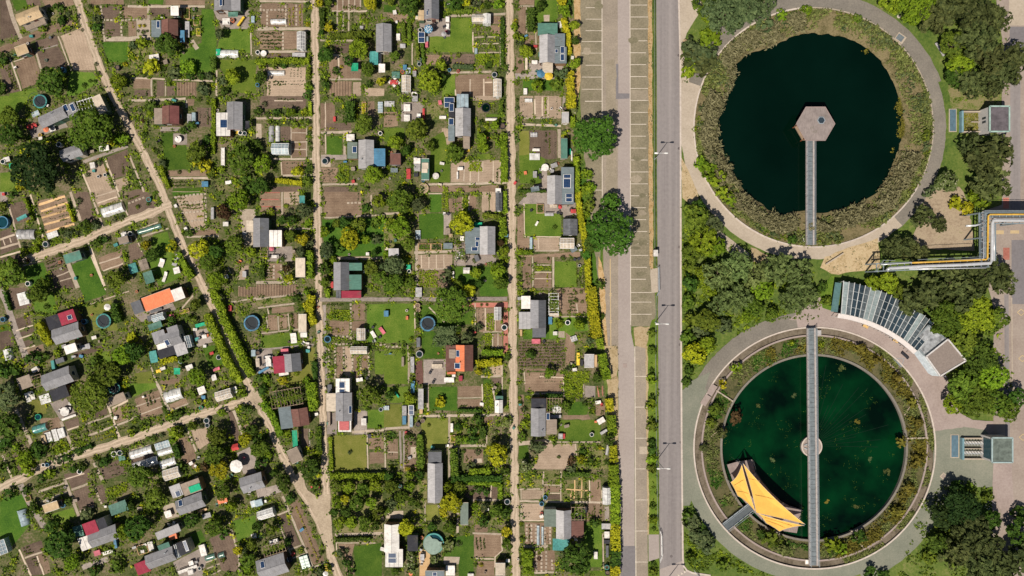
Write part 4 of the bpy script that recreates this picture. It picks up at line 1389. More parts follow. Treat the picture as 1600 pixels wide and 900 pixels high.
H 300 735 275 135 20 x gy gy|grey ribbed shed with a crimson flat end|grey ribbed crimson ended shed
+F 130 825 130 115 cr 2.3
+F 330 632 112 60 gn 2.2
+F 515 640 110 125 dk 2.3
+S 540 620 30 100
CF 450 670 45 125 15 gl
RB 135 650 100 88 18
BX 212 622 48 85 14 wh
G gd 580 512 690 470 740 600 620 620
BX 700 660 55 105 15 wh
G k 420 775 680 640 750 700 700 900 480 900
BE 560 838 185 36 20 wh
BX 585 865 50 45 15 wh
BA 670 830 18 wh
CH 640 770 lg
TB 590 780 45 40 20 wh
G s 760 552 960 470 1040 700 1030 860 880 850
L c 16 950 390 1040 720 1045 860
TU 770 725 95 55 17 gn
TU 875 705 60 55 17 gn
L c 12 730 775 830 740
L c 12 740 830 860 785
L c 12 780 885 870 845
B 890 750 34 m 900 500 46 d
G g 970 390 1200 330 1200 480 1040 600
T 1030 660 58 y
T 1170 600 68 m
B 1150 760 80 m 1100 850 60 b 1090 640 40 o 60 540 40 b
TB 1180 525 50 40 15 wh
H 1160 30 215 150 17 x gy gy|grey shed with open front yard left of the gravel fork|grey shed by gravel fork
CH 1140 115 wh
FR 1190 220 80 60 17 gl
T 40 240 60 d
BX 110 270 50 30 0 bb
O 400 0
L c 18 0 10 520 15
G s 45 32 440 32 440 250 45 250
L st 12 45 40 45 180
L st 12 60 95 280 95
L st 12 105 100 105 250
L st 12 283 50 283 250
L st 12 380 40 380 250
TU 210 198 145 52 0 wh
V y 300 60 370 60 370 240 300 240
V y 392 50 438 50 438 250 392 250
L c 28 0 270 520 270
G s 40 292 385 292 385 460 40 460
V d 50 300 240 300 240 460 50 460
L st 10 255 300 255 450
L c 22 60 485 470 482
CF 418 375 75 160 0 lg
BX 400 512 120 36 0 lg
G sd 100 500 330 500 330 540 100 540
E b 40 0 570 500 572
B 60 610 40 b 170 605 40 m 260 600 40 d 350 600 34 o 490 30 20 d 490 150 18 d 480 225 26 y 490 310 20 d 500 810 40 b 490 890 40 d
TU 190 680 150 48 0 wh
G s 100 630 465 630 465 900 100 900
W o 310 650 440 650 440 730 310 730
V d 165 755 290 755 290 810 165 810
V m 110 770 145 770 145 900 110 900
V o 305 745 440 745 440 810 305 810
E m 24 497 640 490 740
T 40 730 70 d
RT 70 500 28 wh
BA 12 795 18 bl
BA 15 490 20 wh
T 600 30 58 y
T 680 30 48 m
E d 38 620 80 620 250
T 690 270 50 y
T 620 305 34 d
G s 705 0 985 0 985 95 705 95
L c 12 762 0 762 290
L c 12 815 0 815 290
L c 12 870 0 870 290
L c 12 925 0 925 95
L c 12 978 0 978 95
L c 16 710 105 1040 105
V m 770 120 812 120 812 285 770 285
V m 825 120 862 120 862 290 825 290
V d 880 118 925 118 925 290 880 290
V o 705 120 755 120 755 290 705 290
B 960 80 22 b 1010 150 30 m 1040 200 30 b 740 30 22 b
T 1080 40 80 y
E m 46 700 340 1080 320
L c 18 600 375 690 380 990 380
T 650 520 88 d
G s 740 410 880 410 880 500 740 500
L w 14 772 520 780 740
L w 14 720 517 810 517
G s 690 530 765 530 765 740 690 740
G s 790 530 980 530 980 740 790 740
T 960 460 115 b
T 870 570 65 d
TP 925 630 65 75 0 mg
T 1050 650 80 m
B 745 670 38 d 660 700 24 d 660 790 40 d 1070 790 38 d 800 625 20 y
G sf 690 762 900 762 900 900 690 900
L c 16 690 745 990 745
G s 910 770 985 770 985 900 910 900
G s 1020 830 1200 830 1200 900 1020 900
H 1195 352 145 262 0 y gy gy|dark grey gabled shed with turquoise canopy at its side|shed with turquoise side canopy
TP 1105 545 80 125 0 tq
BX 1162 550 22 110 0 wh
T 1175 770 55 y
TP 1180 640 60 80 0 wh
O 400 150
G s 40 0 470 0 470 120 40 120
L w 9 170 45 440 45
B 80 75 32 o 20 150 40 d 110 170 34 d 195 165 38 d 370 165 30 d 500 10 34 d 130 245 26 d 180 245 26 d 300 245 32 o 362 240 18 d 418 240 28 b 500 245 24 d 250 245 18 o
T 320 150 52 b
B 460 160 36 b
E b 30 505 60 510 180
L c 20 0 210 525 205
TU 140 355 52 150 0 lg
TU 200 353 44 148 0 wh
G s 232 285 325 285 325 425 232 425
G s 332 285 470 285 470 575 332 575
L c 7 335 345 470 345
L c 7 335 430 470 430
L c 7 335 500 470 500
L c 9 328 285 330 580
L c 9 475 285 475 580
V b 338 288 470 288 470 310 338 310
CF 222 492 158 100 0 gl
G c 0 260 52 260 52 400 0 400
B 510 300 24 y 505 345 28 d 505 440 28 d 515 495 24 d 500 380 20 b
T 70 640 105 b
B 10 470 60 d
L c 18 160 590 530 590
G s 240 610 470 610 470 735 240 735
V o 270 615 470 615 470 690 270 690
L w 9 236 600 242 740
B 400 705 52 y 500 690 38 d 350 715 28 b 180 690 30 d
L c 18 250 745 530 745
E y 42 190 790 430 820
T 60 850 95 d
G s 150 850 420 850 420 900 150 900
B 480 810 50 m
G s 605 65 735 65 735 325 605 325
L w 9 650 60 652 540
V o 745 70 785 70 785 250 745 250
V d 800 60 838 60 838 240 800 240
E d 72 882 60 882 235
V y 935 60 962 60 962 230 935 230
RB 1010 120 38 130 0
G s 1050 50 1112 50 1112 180 1050 180
FR 1165 105 45 100 0 gl
BX 735 215 22 45 0 rd
V y 660 290 765 290 765 320 660 320
G s 660 255 890 255 890 320 660 320
T 1010 270 108 m
L c 24 610 345 900 335
G gd 662 375 805 375 805 560 662 560
L c 22 830 340 832 560
L k 46 610 580 850 572
G c 610 550 700 550 700 665 610 665
BA 645 610 30 lg
H 1030 545 145 270 0 y lg lg|pale grey shed between green and sky blue flat roofs|shed with sky blue flat
+F 900 507 95 155 gg 2.2
+S 922 500 42 62
+F 1155 572 108 165 bl 2.2
TB 885 390 75 65 0 wh
V o 615 680 760 680 760 810 615 810
G s 612 675 765 675 765 812 612 812
V b 780 640 875 620 875 800 780 805
L c 18 620 830 950 825
G s 640 850 870 850 870 900 640 900
T 1110 740 108 b
BX 910 800 28 28 20 rd
BA 1165 350 20 wh
CH 920 690 dk
B 1040 870 30 d 1175 180 30 b
O 400 300
G s 40 0 230 0 230 180 40 180
L r 10 50 5 225 5
L r 10 50 70 215 70
L r 10 50 138 230 138
L c 18 245 0 245 210
G s 260 0 410 0 410 120 260 120
L c 10 260 60 410 60
TP 432 70 52 70 0 tq
B 75 195 24 m 140 185 38 b 210 190 24 d 280 130 28 b 330 170 34 o 490 300 40 b
T 450 180 85 o
T 260 260 58 d
T 350 270 58 d
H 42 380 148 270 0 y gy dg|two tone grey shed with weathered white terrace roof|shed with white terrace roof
+F 178 435 118 155 wh 2.2
+F -62 320 65 110 cm 2.3
G k 110 510 340 510 340 650 110 650
PA 143 530 24 pk
PE 75 560 70 95 0
TB 170 605 50 28 0 wh
CH 125 600 dk
CH 200 600 wh
B 250 620 34 d
T 340 420 75 m
T 440 450 72 y
B 510 500 38 o
T 420 560 66 o
E b 58 500 560 505 800
L c 22 200 345 540 345
G s 90 670 240 670 240 820 90 820
L st 10 120 680 120 820
L st 10 168 680 168 820
L st 10 235 680 235 820
L st 10 300 680 300 760
T 285 720 48 r
H 412 708 90 180 0 f cm|flat cream roofed shed overgrown by track side bushes|overgrown flat cream shed
T 310 810 62 y
E d 38 60 690 60 810
L c 28 0 850 380 845
G sf 0 868 390 868 390 900 0 900
G s 640 0 990 0 990 240 640 240
L st 14 850 102 985 102
V o 930 0 985 0 985 90 930 90
L c 13 640 243 1200 215
L w 11 600 0 615 220
B 625 60 20 d 620 215 20 d 1040 150 38 d
L w 10 1080 30 1080 200
T 1150 90 75 b
G gd 620 260 1200 240 1200 600 640 600
T 650 370 58 b
T 760 300 55 m
T 830 290 70 d
T 885 440 120 y
T 970 310 85 m
T 1040 450 58 b
T 660 550 88 o
B 780 510 55 d 720 640 40 b 720 790 38 b 1120 300 44 m 1180 260 40 b 1130 440 44 o
T 640 720 72 d
T 650 840 58 m
L c 26 730 622 1200 620
TB 1045 580 30 28 0 wh
T 1110 580 48 d
H 797 790 145 262 0 y gy dg|grey shed with teal flat roof and crimson porch|teal flat and crimson porch
+F 930 700 120 72 gn 2.25
+F 928 845 115 140 gn 2.25
+F 890 960 185 68 cr 2.2
BX 712 870 26 60 0 rd
T 1080 710 85 m
T 1165 800 78 m
T 1190 690 48 o
O 400 450
G sf 0 -20 385 -20 385 70 0 75
L c 18 0 105 340 60 480 50
G m 0 120 340 75 350 130 100 160 0 170
B 380 90 44 d 470 40 36 b 480 160 36 y
E y 60 520 70 500 230 545 340
L c 16 20 187 360 145
G s 150 190 350 165 360 220 150 240
L c 12 108 190 120 245
L c 12 205 250 215 400
L c 12 300 240 315 390
L c 12 98 270 112 395
G s 112 255 198 250 205 395 118 395
G s 220 250 292 245 302 380 222 385
G s 320 245 388 240 395 380 325 380
B 130 200 18 d 330 255 22 d
V m 225 255 290 250 290 290 225 290
H 432 330 75 165 0 f cm|narrow flat tan hut with white cabinet below it|narrow flat tan hut
BX 447 440 60 44 0 wh
L c 14 50 427 400 387
G g 40 450 400 410 430 540 60 575
LO 352 470 55 95 5 wh
L k 18 60 575 300 555 540 530
H 338 700 160 168 5 y gy dg|grey shed with dull crimson flat end beside pink box|shed with dull crimson end
+F 213 720 112 160 cr 2.3
BX 268 595 70 50 5 pk
G k 0 575 150 575 170 800 0 800
TB 115 685 50 100 5 wh
CH 80 650 dg
CH 150 650 dg
CH 82 720 dg
CH 152 720 dg
BX 70 770 110 22 30 bl
BA 15 610 22 dk
BX 15 700 34 80 5 cm
TB 260 805 90 28 10 wh
B 260 870 44 y 380 800 30 b 100 840 36 b 30 840 40 d
G gy 440 560 550 560 560 900 300 900 320 800 440 760
E d 40 545 690 555 850
B 470 870 40 b
E b 38 670 10 672 85
FR 772 60 45 72 0 dg
L k 30 640 160 642 430
V b 690 205 875 205 875 295 690 295
G s 690 305 875 305 875 440 690 440
L st 18 888 140 890 470
G s 902 150 1020 150 1020 300 902 300
G s 902 308 1020 308 1020 400 902 400
V d 660 140 820 140 820 170 660 170
CF 980 435 75 108 0 cm
G g 1038 150 1200 150 1200 510 1038 510
LO 1100 435 32 70 30 wh
LO 1182 400 32 72 35 pk
CH 1095 368 dk
CH 1045 400 dk
CH 1160 460 dk
CH 1110 495 lg
BA 670 480 32 bl
L st 16 700 450 900 455
V m 700 475 930 475 930 512 700 512
L st 16 700 525 1200 537
G k 640 540 665 540 670 860 645 860
L st 18 685 560 690 850
L st 12 740 545 745 840
L st 12 822 545 826 840
L st 12 905 620 905 840
L st 12 980 630 980 830
L st 18 1058 560 1060 820
CF 960 585 150 65 0 cm
G s 755 550 815 550 818 840 757 840
G s 833 550 895 550 898 840 836 840
G s 915 630 973 630 973 840 915 840
G s 990 630 1048 630 1048 775 990 775
V o 705 560 732 560 735 840 710 840
V o 760 560 810 560 812 700 762 700
B 1020 790 34 o 950 510 34 d 1020 670 14 y
CH 990 850 dk
CH 1040 845 dk
TB 970 860 60 34 10 wh
G g 1112 590 1200 590 1200 812 1112 812
O 400 600
B 60 50 48 d
E b 56 60 170 150 290 235 480
E b 66 520 -10 530 100 545 240
PE 285 130 290 160 10
B 230 110 60 o 330 90 60 m 400 130 45 o 250 190 40 b
H 410 312 155 165 8 y br br|small brown tiled shed with slate grey flat annex|brown tiled slate annexed shed
+F 275 318 115 205 bg 2.3
TP 365 512 48 155 3 mg
G s 425 420 490 420 495 590 425 590
L k 8 500 420 505 600
V o 510 420 550 420 550 580 510 580
H 358 672 112 128 25 f bb|flat brown hut where a driveway meets the curved track|flat brown driveway hut
T 510 790 110 d
B 560 640 55 b 280 470 40 b 470 650 36 m
E m 44 590 400 590 640
T 190 830 58 d
T 40 600 100 m
B 60 720 60 d 120 670 40 b 20 500 50 d 40 640 30 y
H 820 215 152 265 0 y gy gy|grey shed with white solar topped flat and rose square|shed with rose square roof
+F 700 175 90 170 cm 2.2
+F 810 20 130 140 wh 2.3
+S 805 10 55 60
+S 805 70 55 38
+F 828 398 122 108 wh 2.15
+F 825 393 92 84 rs 2.35
+S 883 240 28 74
G k 665 260 760 260 760 470 665 470
T 1060 100 125 m
TB 1010 355 46 66 0 wh
G k 920 250 1042 250 1042 470 920 470
BX 685 330 20 130 0 bb
BX 690 50 40 90 0 dg
G g 1045 240 1200 240 1200 412 1045 412
L c 22 900 452 1200 430
G gy 722 482 1035 480 1038 822 726 826
L w 9 714 500 724 830
L w 11 1042 470 1050 820
B 880 640 26 o
L w 9 720 832 1200 828
G s 1058 510 1200 505 1200 610 1060 615
G s 1062 640 1200 635 1200 745 1064 750
V o 1065 765 1190 760 1190 810 1065 812
BX 1065 490 36 36 10 dk
E b 28 695 500 710 800
E b 46 700 862 1200 860
BA 1170 240 20 lg
O 400 750
T 270 20 95 d
B 560 70 48 d 510 30 34 m
BX 585 60 18 40 0 rd
BX 525 60 26 34 20 rd
G s 300 230 400 180 640 760 540 800
B 330 165 45 d 480 645 14 d 525 710 14 d 570 765 16 d 610 680 34 d 595 725 14 d
L c 20 250 150 530 810
G sd 210 330 290 312 420 600 330 640
V b 275 315 300 310 335 410 310 420
L c 15 180 330 280 570 330 700
L c 15 200 330 300 290
V m 150 180 230 150 280 280 190 310
CF 85 325 150 78 17 wh
BX 140 305 36 60 17 gn
T 140 460 70 m
LO 170 580 90 45 18 wh
PE 170 645 210 100 17
H 150 815 275 190 18 x gy gy|wide grey shed under white pergola at the lower edge|wide shed below white pergola
+S 65 790 40 62
BX 310 750 50 45 17 dk
CH 350 690 rd
FR 455 770 80 120 17 gn
BX 428 468 42 24 40 bl
BA 430 468 2 bl
L c 15 320 650 430 610
L c 15 420 860 670 770
L c 12 340 735 460 690
B 420 655 34 b 300 580 36 d 590 880 60 o
PA 650 885 26 wh
BA 660 840 16 ye
BA 655 800 14 ye
T 20 420 60 d
G k 0 90 220 40 240 110 20 180
BX 25 215 70 60 17 gl
CH 90 200 wh
G m 690 0 1190 0 1190 490 740 490
T 760 60 68 m
T 880 60 75 b
T 1000 80 78 m
T 1120 50 75 b
T 760 200 66 b
T 835 170 58 y
T 950 210 85 m
T 1080 200 75 b
T 1150 310 70 m
T 780 400 68 b
T 900 400 75 b
T 1020 390 76 m
T 1130 430 60 d
T 740 300 48 d
T 850 300 66 d
L c 28 740 517 1190 500
E d 26 750 556 1080 550
L w 8 750 590 1120 590
L w 8 753 590 758 680
G s 765 600 920 600 900 700 920 900 860 900
B 800 680 45 o 850 760 45 d 880 850 45 d 850 660 30 o
G gd 915 625 1060 605 1180 590 1180 900 930 900
O 600 0
T 230 60 115 d
G gd 0 40 110 40 110 115 0 115
T 60 10 58 m
TB 100 115 32 40 10 wh
G s 20 130 220 130 220 210 110 210
E m 32 180 220 185 380
E m 32 235 190 240 380
BX 133 345 34 60 0 wh
T 110 530 65 m
TB 175 430 50 40 0 lg
L w 12 265 390 265 610
G m 280 400 400 400 400 610 280 610
H 445 75 138 205 0 y gy dg|grey shed with red eaves beside dotted parasol|red eaved grey shed
+F 345 135 55 95 tn 2.1
+S 407 122 18 45
G k 330 180 620 170 620 340 430 345 330 400
PA 415 268 42 bl
BA 340 280 20 wh
SP 352 350 58 92 0
BX 400 365 30 46 0 gl
BX 400 415 26 52 0 pk
TB 595 180 34 50 0 wh
BX 595 245 30 50 0 wh
CH 490 210 dk
CH 525 190 dk
CH 490 262 dk
CH 562 248 dk
CH 585 295 cr
PA 560 315 25 lg
G g 435 345 620 340 625 170 820 165 828 490 420 490
B 640 40 55 d 870 40 38 o 920 60 28 b 970 45 40 d 1060 45 55 b 1110 40 34 m 530 30 24 b
T 690 30 68 d
T 780 25 50 y
BX 615 40 50 30 10 wh
L c 22 600 150 1140 130
E m 26 590 110 820 100
CF 962 170 70 88 0 wh
CF 880 165 108 62 0 cm
G s 1000 150 1100 150 1100 225 1000 225
V m 850 235 950 235 950 340 850 340
G s 1000 240 1090 240 1090 320 1000 320
V b 995 318 1060 315 1060 338 995 338
V o 850 365 1080 362 1080 395 850 400
V o 860 428 1080 425 1080 480 860 482
L c 10 850 350 1065 345
L c 10 850 412 1080 408
L c 10 850 495 1080 492
L w 12 832 300 838 490
BX 862 478 26 52 0 gl
V b 860 510 1085 508 1085 610 860 615
B 980 615 36 d 1130 790 24 d 700 515 28 m 1080 660 30 d
L c 10 1092 350 1092 620
E d 28 1110 170 1110 620
G s 395 515 620 515 610 600 395 605
T 530 605 72 b
G s 640 510 848 510 848 600 640 600
E o 36 650 620 830 632
BA 612 655 16 bl
BA 695 665 14 rd
T 430 765 128 b
T 540 730 58 d
G g 580 700 668 700 668 900 540 900
G s 672 700 1018 700 1018 900 672 900
L w 13 668 840 672 900
L w 13 808 740 808 880
L w 13 935 740 935 900
L w 13 945 775 1015 772
CF 1062 820 72 162 0 cm
BA 1035 700 26 lg
L c 20 620 682 1010 672
BX 110 700 74 58 0 gn
BA 172 672 18 or
TB 92 770 72 42 0 rd
CH 52 770 wh
CH 138 775 wh
CH 102 735 wh
CH 95 802 wh
CF 205 780 80 150 0 cm
FR 225 672 46 72 0 gl
BX 195 632 34 50 0 bl
BX 285 690 34 50 0 lg
BX 285 880 52 36 0 wh
BA 287 665 13 or
E m 22 310 400 320 560
E m 22 360 410 370 590
BA 330 560 22 gn
BA 330 600 20 lg
O 600 150
FR 50 72 90 50 0 lg
TB 215 110 60 66 0 wh
BX 215 205 55 60 0 wh
BX 290 15 52 70 0 lg
G k 160 60 370 60 370 240 160 240
V m 0 150 125 150 125 200 0 200
G s 0 150 130 150 130 285 0 285
BE 370 170 24 105 0 rd
TB 325 185 36 40 0 wh
G m 390 60 570 60 570 220 390 220
BX 525 60 30 40 10 pk
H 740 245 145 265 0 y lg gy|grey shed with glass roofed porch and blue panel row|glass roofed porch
+F 735 45 110 135 gl 2.2
+F 632 130 56 130 dk 2.2
+F 630 345 60 145 bg 2.2
+F 772 430 62 115 bb 2.1
+S 632 105 42 75
+S 630 240 48 62
SP 612 60 92 88 0
TB 550 200 62 28 0 wh
G sl 540 300 620 300 620 470 540 470
T 310 320 130 m
T 430 470 62 m
T 100 440 85 b
G g 0 300 190 300 190 430 0 430
T 205 520 66 d
T 660 540 108 m
G g 440 400 560 330 620 560 620 810 430 810
H 105 590 98 105 0 f br|small dark brown flat hut amid garden clutter|dark brown flat hut
BX 95 695 66 40 0 bg
TB 125 640 50 34 0 dk
BE 228 730 44 95 0 rd
H 385 685 72 195 0 f gn|narrow hut roofed in green and cream bands|green and cream banded hut
+F 385 655 60 60 cm 2.5
+F 380 700 54 40 cm 2.52
BX 310 610 62 55 0 wh
BX 310 670 60 70 0 lg
BX 300 735 40 40 0 dk
RT 485 750 30 wh
BA 365 790 16 bl
PO 370 865 46 tn
G s 820 0 1100 0 1100 40 820 40
PO 955 110 40 dk
V m 990 60 1050 60 1050 160 990 160
E m 36 1095 50 1095 160
G g 960 170 1140 170 1140 195 960 195
BE 1005 222 110 22 0 wh
B 910 245 34 d 960 280 34 b 1040 390 36 m 810 595 22 d 890 300 24 b 1000 610 10 y
T 1040 285 56 b
BA 1110 280 28 dk
T 920 400 68 b
T 940 495 66 b
T 1065 450 48 b
E b 54 1120 360 1130 650 1130 800
G g 870 540 1000 540 1000 595 870 595
BX 962 395 28 16 0 or
G s 630 612 1095 600 1095 810 630 810
L w 11 808 610 808 800
L w 11 885 600 885 800
L w 11 925 610 925 710
L w 11 1025 600 1025 800
L w 11 1090 600 1090 800
L c 8 755 620 748 800
V d 1040 690 1080 690 1080 800 1040 800
V y 820 635 845 635 845 700 820 700
TB 715 680 50 30 0 wh
BX 688 745 14 70 0 wh
BX 790 505 22 30 0 ye
L c 20 400 830 1150 815
G s 600 840 1100 835 1100 900 420 900 420 850
V b 550 845 600 845 600 900 550 900
V b 670 860 730 860 730 900 670 900
V m 800 840 910 840 910 870 800 870
TP 1070 885 50 40 0 wh
B 1130 850 26 b
O 600 300
T 140 90 145 m
T 320 130 78 o
G gd 430 20 540 20 540 190 430 190
G gd 330 210 430 200 560 200 560 440 330 440
L c 12 415 15 545 15
V b 548 0 605 0 605 180 548 180
G s 612 60 668 60 668 190 612 190
G s 676 50 735 50 735 180 676 180
V b 742 30 792 30 792 160 742 160
G s 800 20 862 20 862 170 800 170
V b 800 0 858 0 858 40 800 40
V o 872 0 910 0 910 170 872 170
G sl 918 0 980 0 980 190 918 190
G sl 990 0 1045 0 1045 185 990 185
L w 9 740 30 735 180
L w 9 795 20 795 170
CF 1076 85 58 175 0 dg
E b 36 1130 0 1135 190
T 740 290 125 y
G k 560 195 630 195 630 400 560 400
TB 595 365 50 60 0 bb
CH 565 200 wh
CH 600 205 dk
BX 628 408 34 32 0 tn
T 160 330 125 b
T 230 480 85 m
T 70 300 68 b
FR 318 400 46 82 0 gl
L c 22 0 205 140 200
H 88 565 95 66 0 f lg|little pale roofed shelter enclosed by fruit trees|little pale roofed shelter
RB 380 515 115 62 0
RB 490 515 100 62 0
BX 600 505 85 55 0 bg
L c 24 285 570 660 555
G sl 292 588 640 588 640 720 300 720
L w 6 350 590 352 715
L w 6 420 590 422 715
L w 6 490 590 492 715
L w 6 560 590 562 715
L c 12 360 727 640 720
L c 24 305 480 308 900
V b 330 740 500 735 500 895 330 895
G s 325 732 600 732 600 895 325 895
B 590 790 55 o 320 700 20 y
H 970 455 145 265 0 y lg gy|grey shed with three blue panels beside green box|shed with three blue panels
+F 828 455 140 245 bg 2.25
+S 878 437 45 28
+S 872 487 30 50
+S 850 533 60 38
BX 885 312 68 54 0 mg
BX 732 435 36 42 0 wh
G k 655 470 780 470 780 690 655 690
PE 710 580 100 170 0
TB 715 580 50 40 0 wh
CH 705 625 dk
CH 690 620 wh
BX 870 620 40 60 20 dg
G k 780 590 1050 585 1050 660 900 690 780 690
B 760 620 34 o 850 640 30 o 700 490 34 b 1035 600 20 b
T 1100 480 42 r
B 1120 390 38 b 1150 640 34 b
E b 46 1110 240 1125 400
T 1125 560 56 b
E m 40 930 210 1090 240
G gd 660 700 1150 700 1150 900 660 900
PH 773 735 62 56 0 wh
T 870 760 66 b
T 1060 740 85 b
T 1100 860 78 m
T 700 870 62 m
T 900 860 50 d
T 100 690 115 o
T 80 850 108 m
B 250 850 56 m 200 640 40 b 30 590 40 b 230 610 30 y
BX 228 703 40 42 0 mg
BA 235 742 18 wh
G m 0 210 280 210 280 900 0 900
BA 948 832 10 wh
BX 650 775 14 60 0 wh
O 600 450
T 60 20 70 b
BX 325 40 58 90 0 lg
T 630 150 185 m
T 800 20 78 y
G gd 900 -40 1160 -40 1160 78 900 78
G g 0 145 280 145 280 515 0 515
BX 20 240 42 55 0 bl
BX 215 280 22 34 0 or
BA 213 212 12 wh
L w 9 286 140 290 430
BA 315 165 24 tn
BA 320 205 22 tn
TR 410 335 70 bl
E o 178 575 365 577 540
T 775 470 75 o
T 700 380 40 d
G gd 340 160 480 160 600 330 840 200 820 340 640 350 350 420
G gd 352 400 560 400 560 660 352 660
L w 12 420 180 570 320
E d 18 310 230 315 360
B 255 480 28 b 250 580 28 d 690 410 30 b
BX 850 415 26 18 20 rd
L r 44 735 160 1160 160
L r 44 1140 130 1142 620
G s 868 188 1110 185 1110 410 868 410
V o 868 192 944 192 944 400 868 400
V b 960 240 1035 240 1035 400 960 400
L w 10 950 190 952 400
L w 10 1040 190 1042 400
CF 1065 240 62 118 0 lg
BA 1128 370 28 wh
L c 10 930 412 1110 412
L w 9 855 140 857 400
B 915 157 16 d 965 157 16 d 1138 215 22 o 1138 280 24 r 1145 440 12 d 1145 530 14 d 880 370 40 o
V b 945 425 1010 425 1010 570 945 570
G s 1025 425 1112 425 1112 570 1025 570
L w 9 1018 430 1018 570
L w 9 1068 425 1068 570
E b 44 920 602 1110 605
E y 56 870 712 1100 690
T 890 780 48 y
V m 930 770 1000 770 1000 812 930 812
G s 1015 700 1102 700 1102 820 1015 820
V o 1020 710 1100 710 1100 815 1020 815
L w 10 1005 700 1005 830
L w 10 1107 700 1107 900
L c 18 910 832 1105 827
G gd 932 860 1000 860 1000 900 932 900
G s 1016 842 1102 842 1102 900 1016 900
G m 1118 700 1175 700 1175 900 1118 900
H 752 658 165 245 0 y or br|red tiled shed with brown flat side and rooflight|red tiled shed
+F 628 658 100 240 br 2.25
+F 640 618 62 84 bb 2.5
+S 692 615 34 62
+S 688 730 58 52
G k 370 670 580 670 580 900 370 900
BE 497 735 100 50 0 cm
TB 610 862 92 46 0 wh
CH 430 795 dk
BX 718 848 34 50 0 cr
CH 460 885 dk
BX 632 797 80 22 0 or
G br 290 675 360 675 370 900 300 900
TB 265 720 34 150 0 lg
BX 322 510 34 88 0 dg
BA 332 620 34 lg
BX 270 888 36 30 0 bl
G g 0 570 220 570 225 900 0 900
L st 12 0 548 220 548
L c 18 228 560 235 900
SW 50 620 85 40 0
BE 175 690 26 90 0 bb
B 180 600 24 d 1160 650 36 d 1170 590 20 d
O 600 600
G g 0 28 230 22 232 168 60 175
BX 120 100 14 62 35 mg
T 50 100 58 d
T 240 140 68 b
TP 345 140 50 190 0 lg
BX 268 40 34 90 0 bl
SP 255 245 46 88 0
BX 255 350 30 110 0 gl
L c 28 225 200 240 400
G gy 0 185 168 190 160 402 0 405
FR 18 225 55 40 0 gl
BX 190 250 40 90 0 lg
BX 190 340 34 80 0 bl
BX 347 240 30 80 0 wo
BA 318 380 22 dk
BA 362 345 20 bb
L c 22 0 420 240 405
L c 18 410 0 410 250
G gd 425 28 685 22 685 250 425 250
B 530 160 48 y 420 385 20 m
G s 695 22 915 18 915 120 695 120
G s 695 142 915 140 915 225 695 225
L c 10 690 131 915 128
L w 12 920 0 925 240
E d 22 690 246 910 246
V b 935 0 1010 0 1035 240 935 240
L w 11 1010 0 1040 150
V d 1022 0 1105 0 1105 110 1030 110
H 1076 212 75 120 0 y wh wh|small white ribbed hut with green end|white ribbed green ended hut
+F 1080 135 72 40 gn 2.1
L c 11 1110 0 1110 110
G m 1115 0 1172 0 1172 265 1130 265
L c 22 330 302 1180 287
L c 18 612 300 612 900
G gy 350 322 600 320 600 600 360 600
G m 630 312 1000 310 1000 560 630 560
B 700 400 40 d 700 520 40 m 755 525 40 b 830 440 48 d 880 330 50 d 830 520 48 d 940 540 18 d 1150 350 46 f 1040 455 30 f 1140 440 26 o 690 345 26 d 770 345 24 d 1060 500 30 m
E d 50 925 400 925 510
G s 930 302 1020 302 1020 370 930 370
L w 10 962 390 965 560
RB 645 515 44 66 0
BX 635 410 24 80 0 wh
L c 22 620 582 960 577
T 1060 650 128 y
G s 745 612 930 612 930 740 745 740
B 880 640 34 o 1140 800 44 d 820 770 40 o 750 630 24 d
G c 852 700 920 700 920 738 852 738
E m 56 650 610 665 850
E b 46 800 820 1000 810
L c 26 760 852 1180 850
E d 50 640 885 1100 887
L w 9 698 610 698 790
H 478 930 140 370 0 y lg gy|extra long pale grey shed with dark square end|extra long pale grey shed
+F 475 690 125 102 dg 2.3
V m 550 710 588 710 588 830 550 830
E m 52 335 480 345 800
G s 190 520 300 520 310 760 190 760
RB 245 797 112 40 0
L k 18 150 440 160 790
L k 14 185 440 185 790
G s 22 520 132 520 132 635 22 635
V d 30 712 130 712 130 808 30 808
V d 18 455 135 455 135 515 18 515
G s 28 645 132 645 132 700 28 700
L c 12 20 640 132 640
L c 12 8 450 12 800
B 240 490 40 d 250 560 18 d 300 540 34 o 320 560 26 r
G c 250 590 300 590 300 690 250 690
CH 205 455 rd
T 50 865 58 d
T 240 850 50 b
T 340 845 58 d
O 600 750
T 60 50 78 m
T 170 150 76 m
T 85 220 70 o
T 250 60 58 b
T 270 200 58 m
B 40 290 40 m 330 240 34 d
BA 152 58 16 tq
BA 238 82 20 lg
G c 20 290 180 290 180 360 20 360
H 70 550 140 262 0 y wh wh|all white gabled shed with two dark panels|all white gabled shed
+F 92 738 165 170 wh 2.2
+F 265 600 98 150 dk 2.1
+S 75 712 80 44
+S 75 760 80 44
T 210 450 95 y
G m 310 0 400 0 400 200 310 480
G gy 395 232 512 232 512 378 395 378
L c 9 385 210 385 390
T 625 200 118 y
T 560 300 70 y
H 752 320 74 208 0 f gg|narrow ribbed grey green hut beside vivid yellow tree|ribbed grey green hut
L c 22 692 280 690 500
T 450 430 56 d
T 610 440 76 m
B 660 400 30 d 780 460 30 m
PO 465 595 92 gn
BA 353 540 16 or
BX 358 725 38 60 0 lg
CH 345 655 lg
CH 355 775 wh
G wo 330 660 430 660 430 900 330 900
B 250 720 55 f 250 820 55 f 480 740 40 f 600 620 60 f 110 860 44 m 700 600 34 o
RT 250 880 18 or
G gd 560 540 840 520 840 900 700 900 700 720 560 720
G c 560 720 710 720 700 790 560 790
BX 622 850 84 92 0 wh
H 475 885 180 60 0 f bg|low blue grey flat with single panel at the bottom edge|low blue grey flat
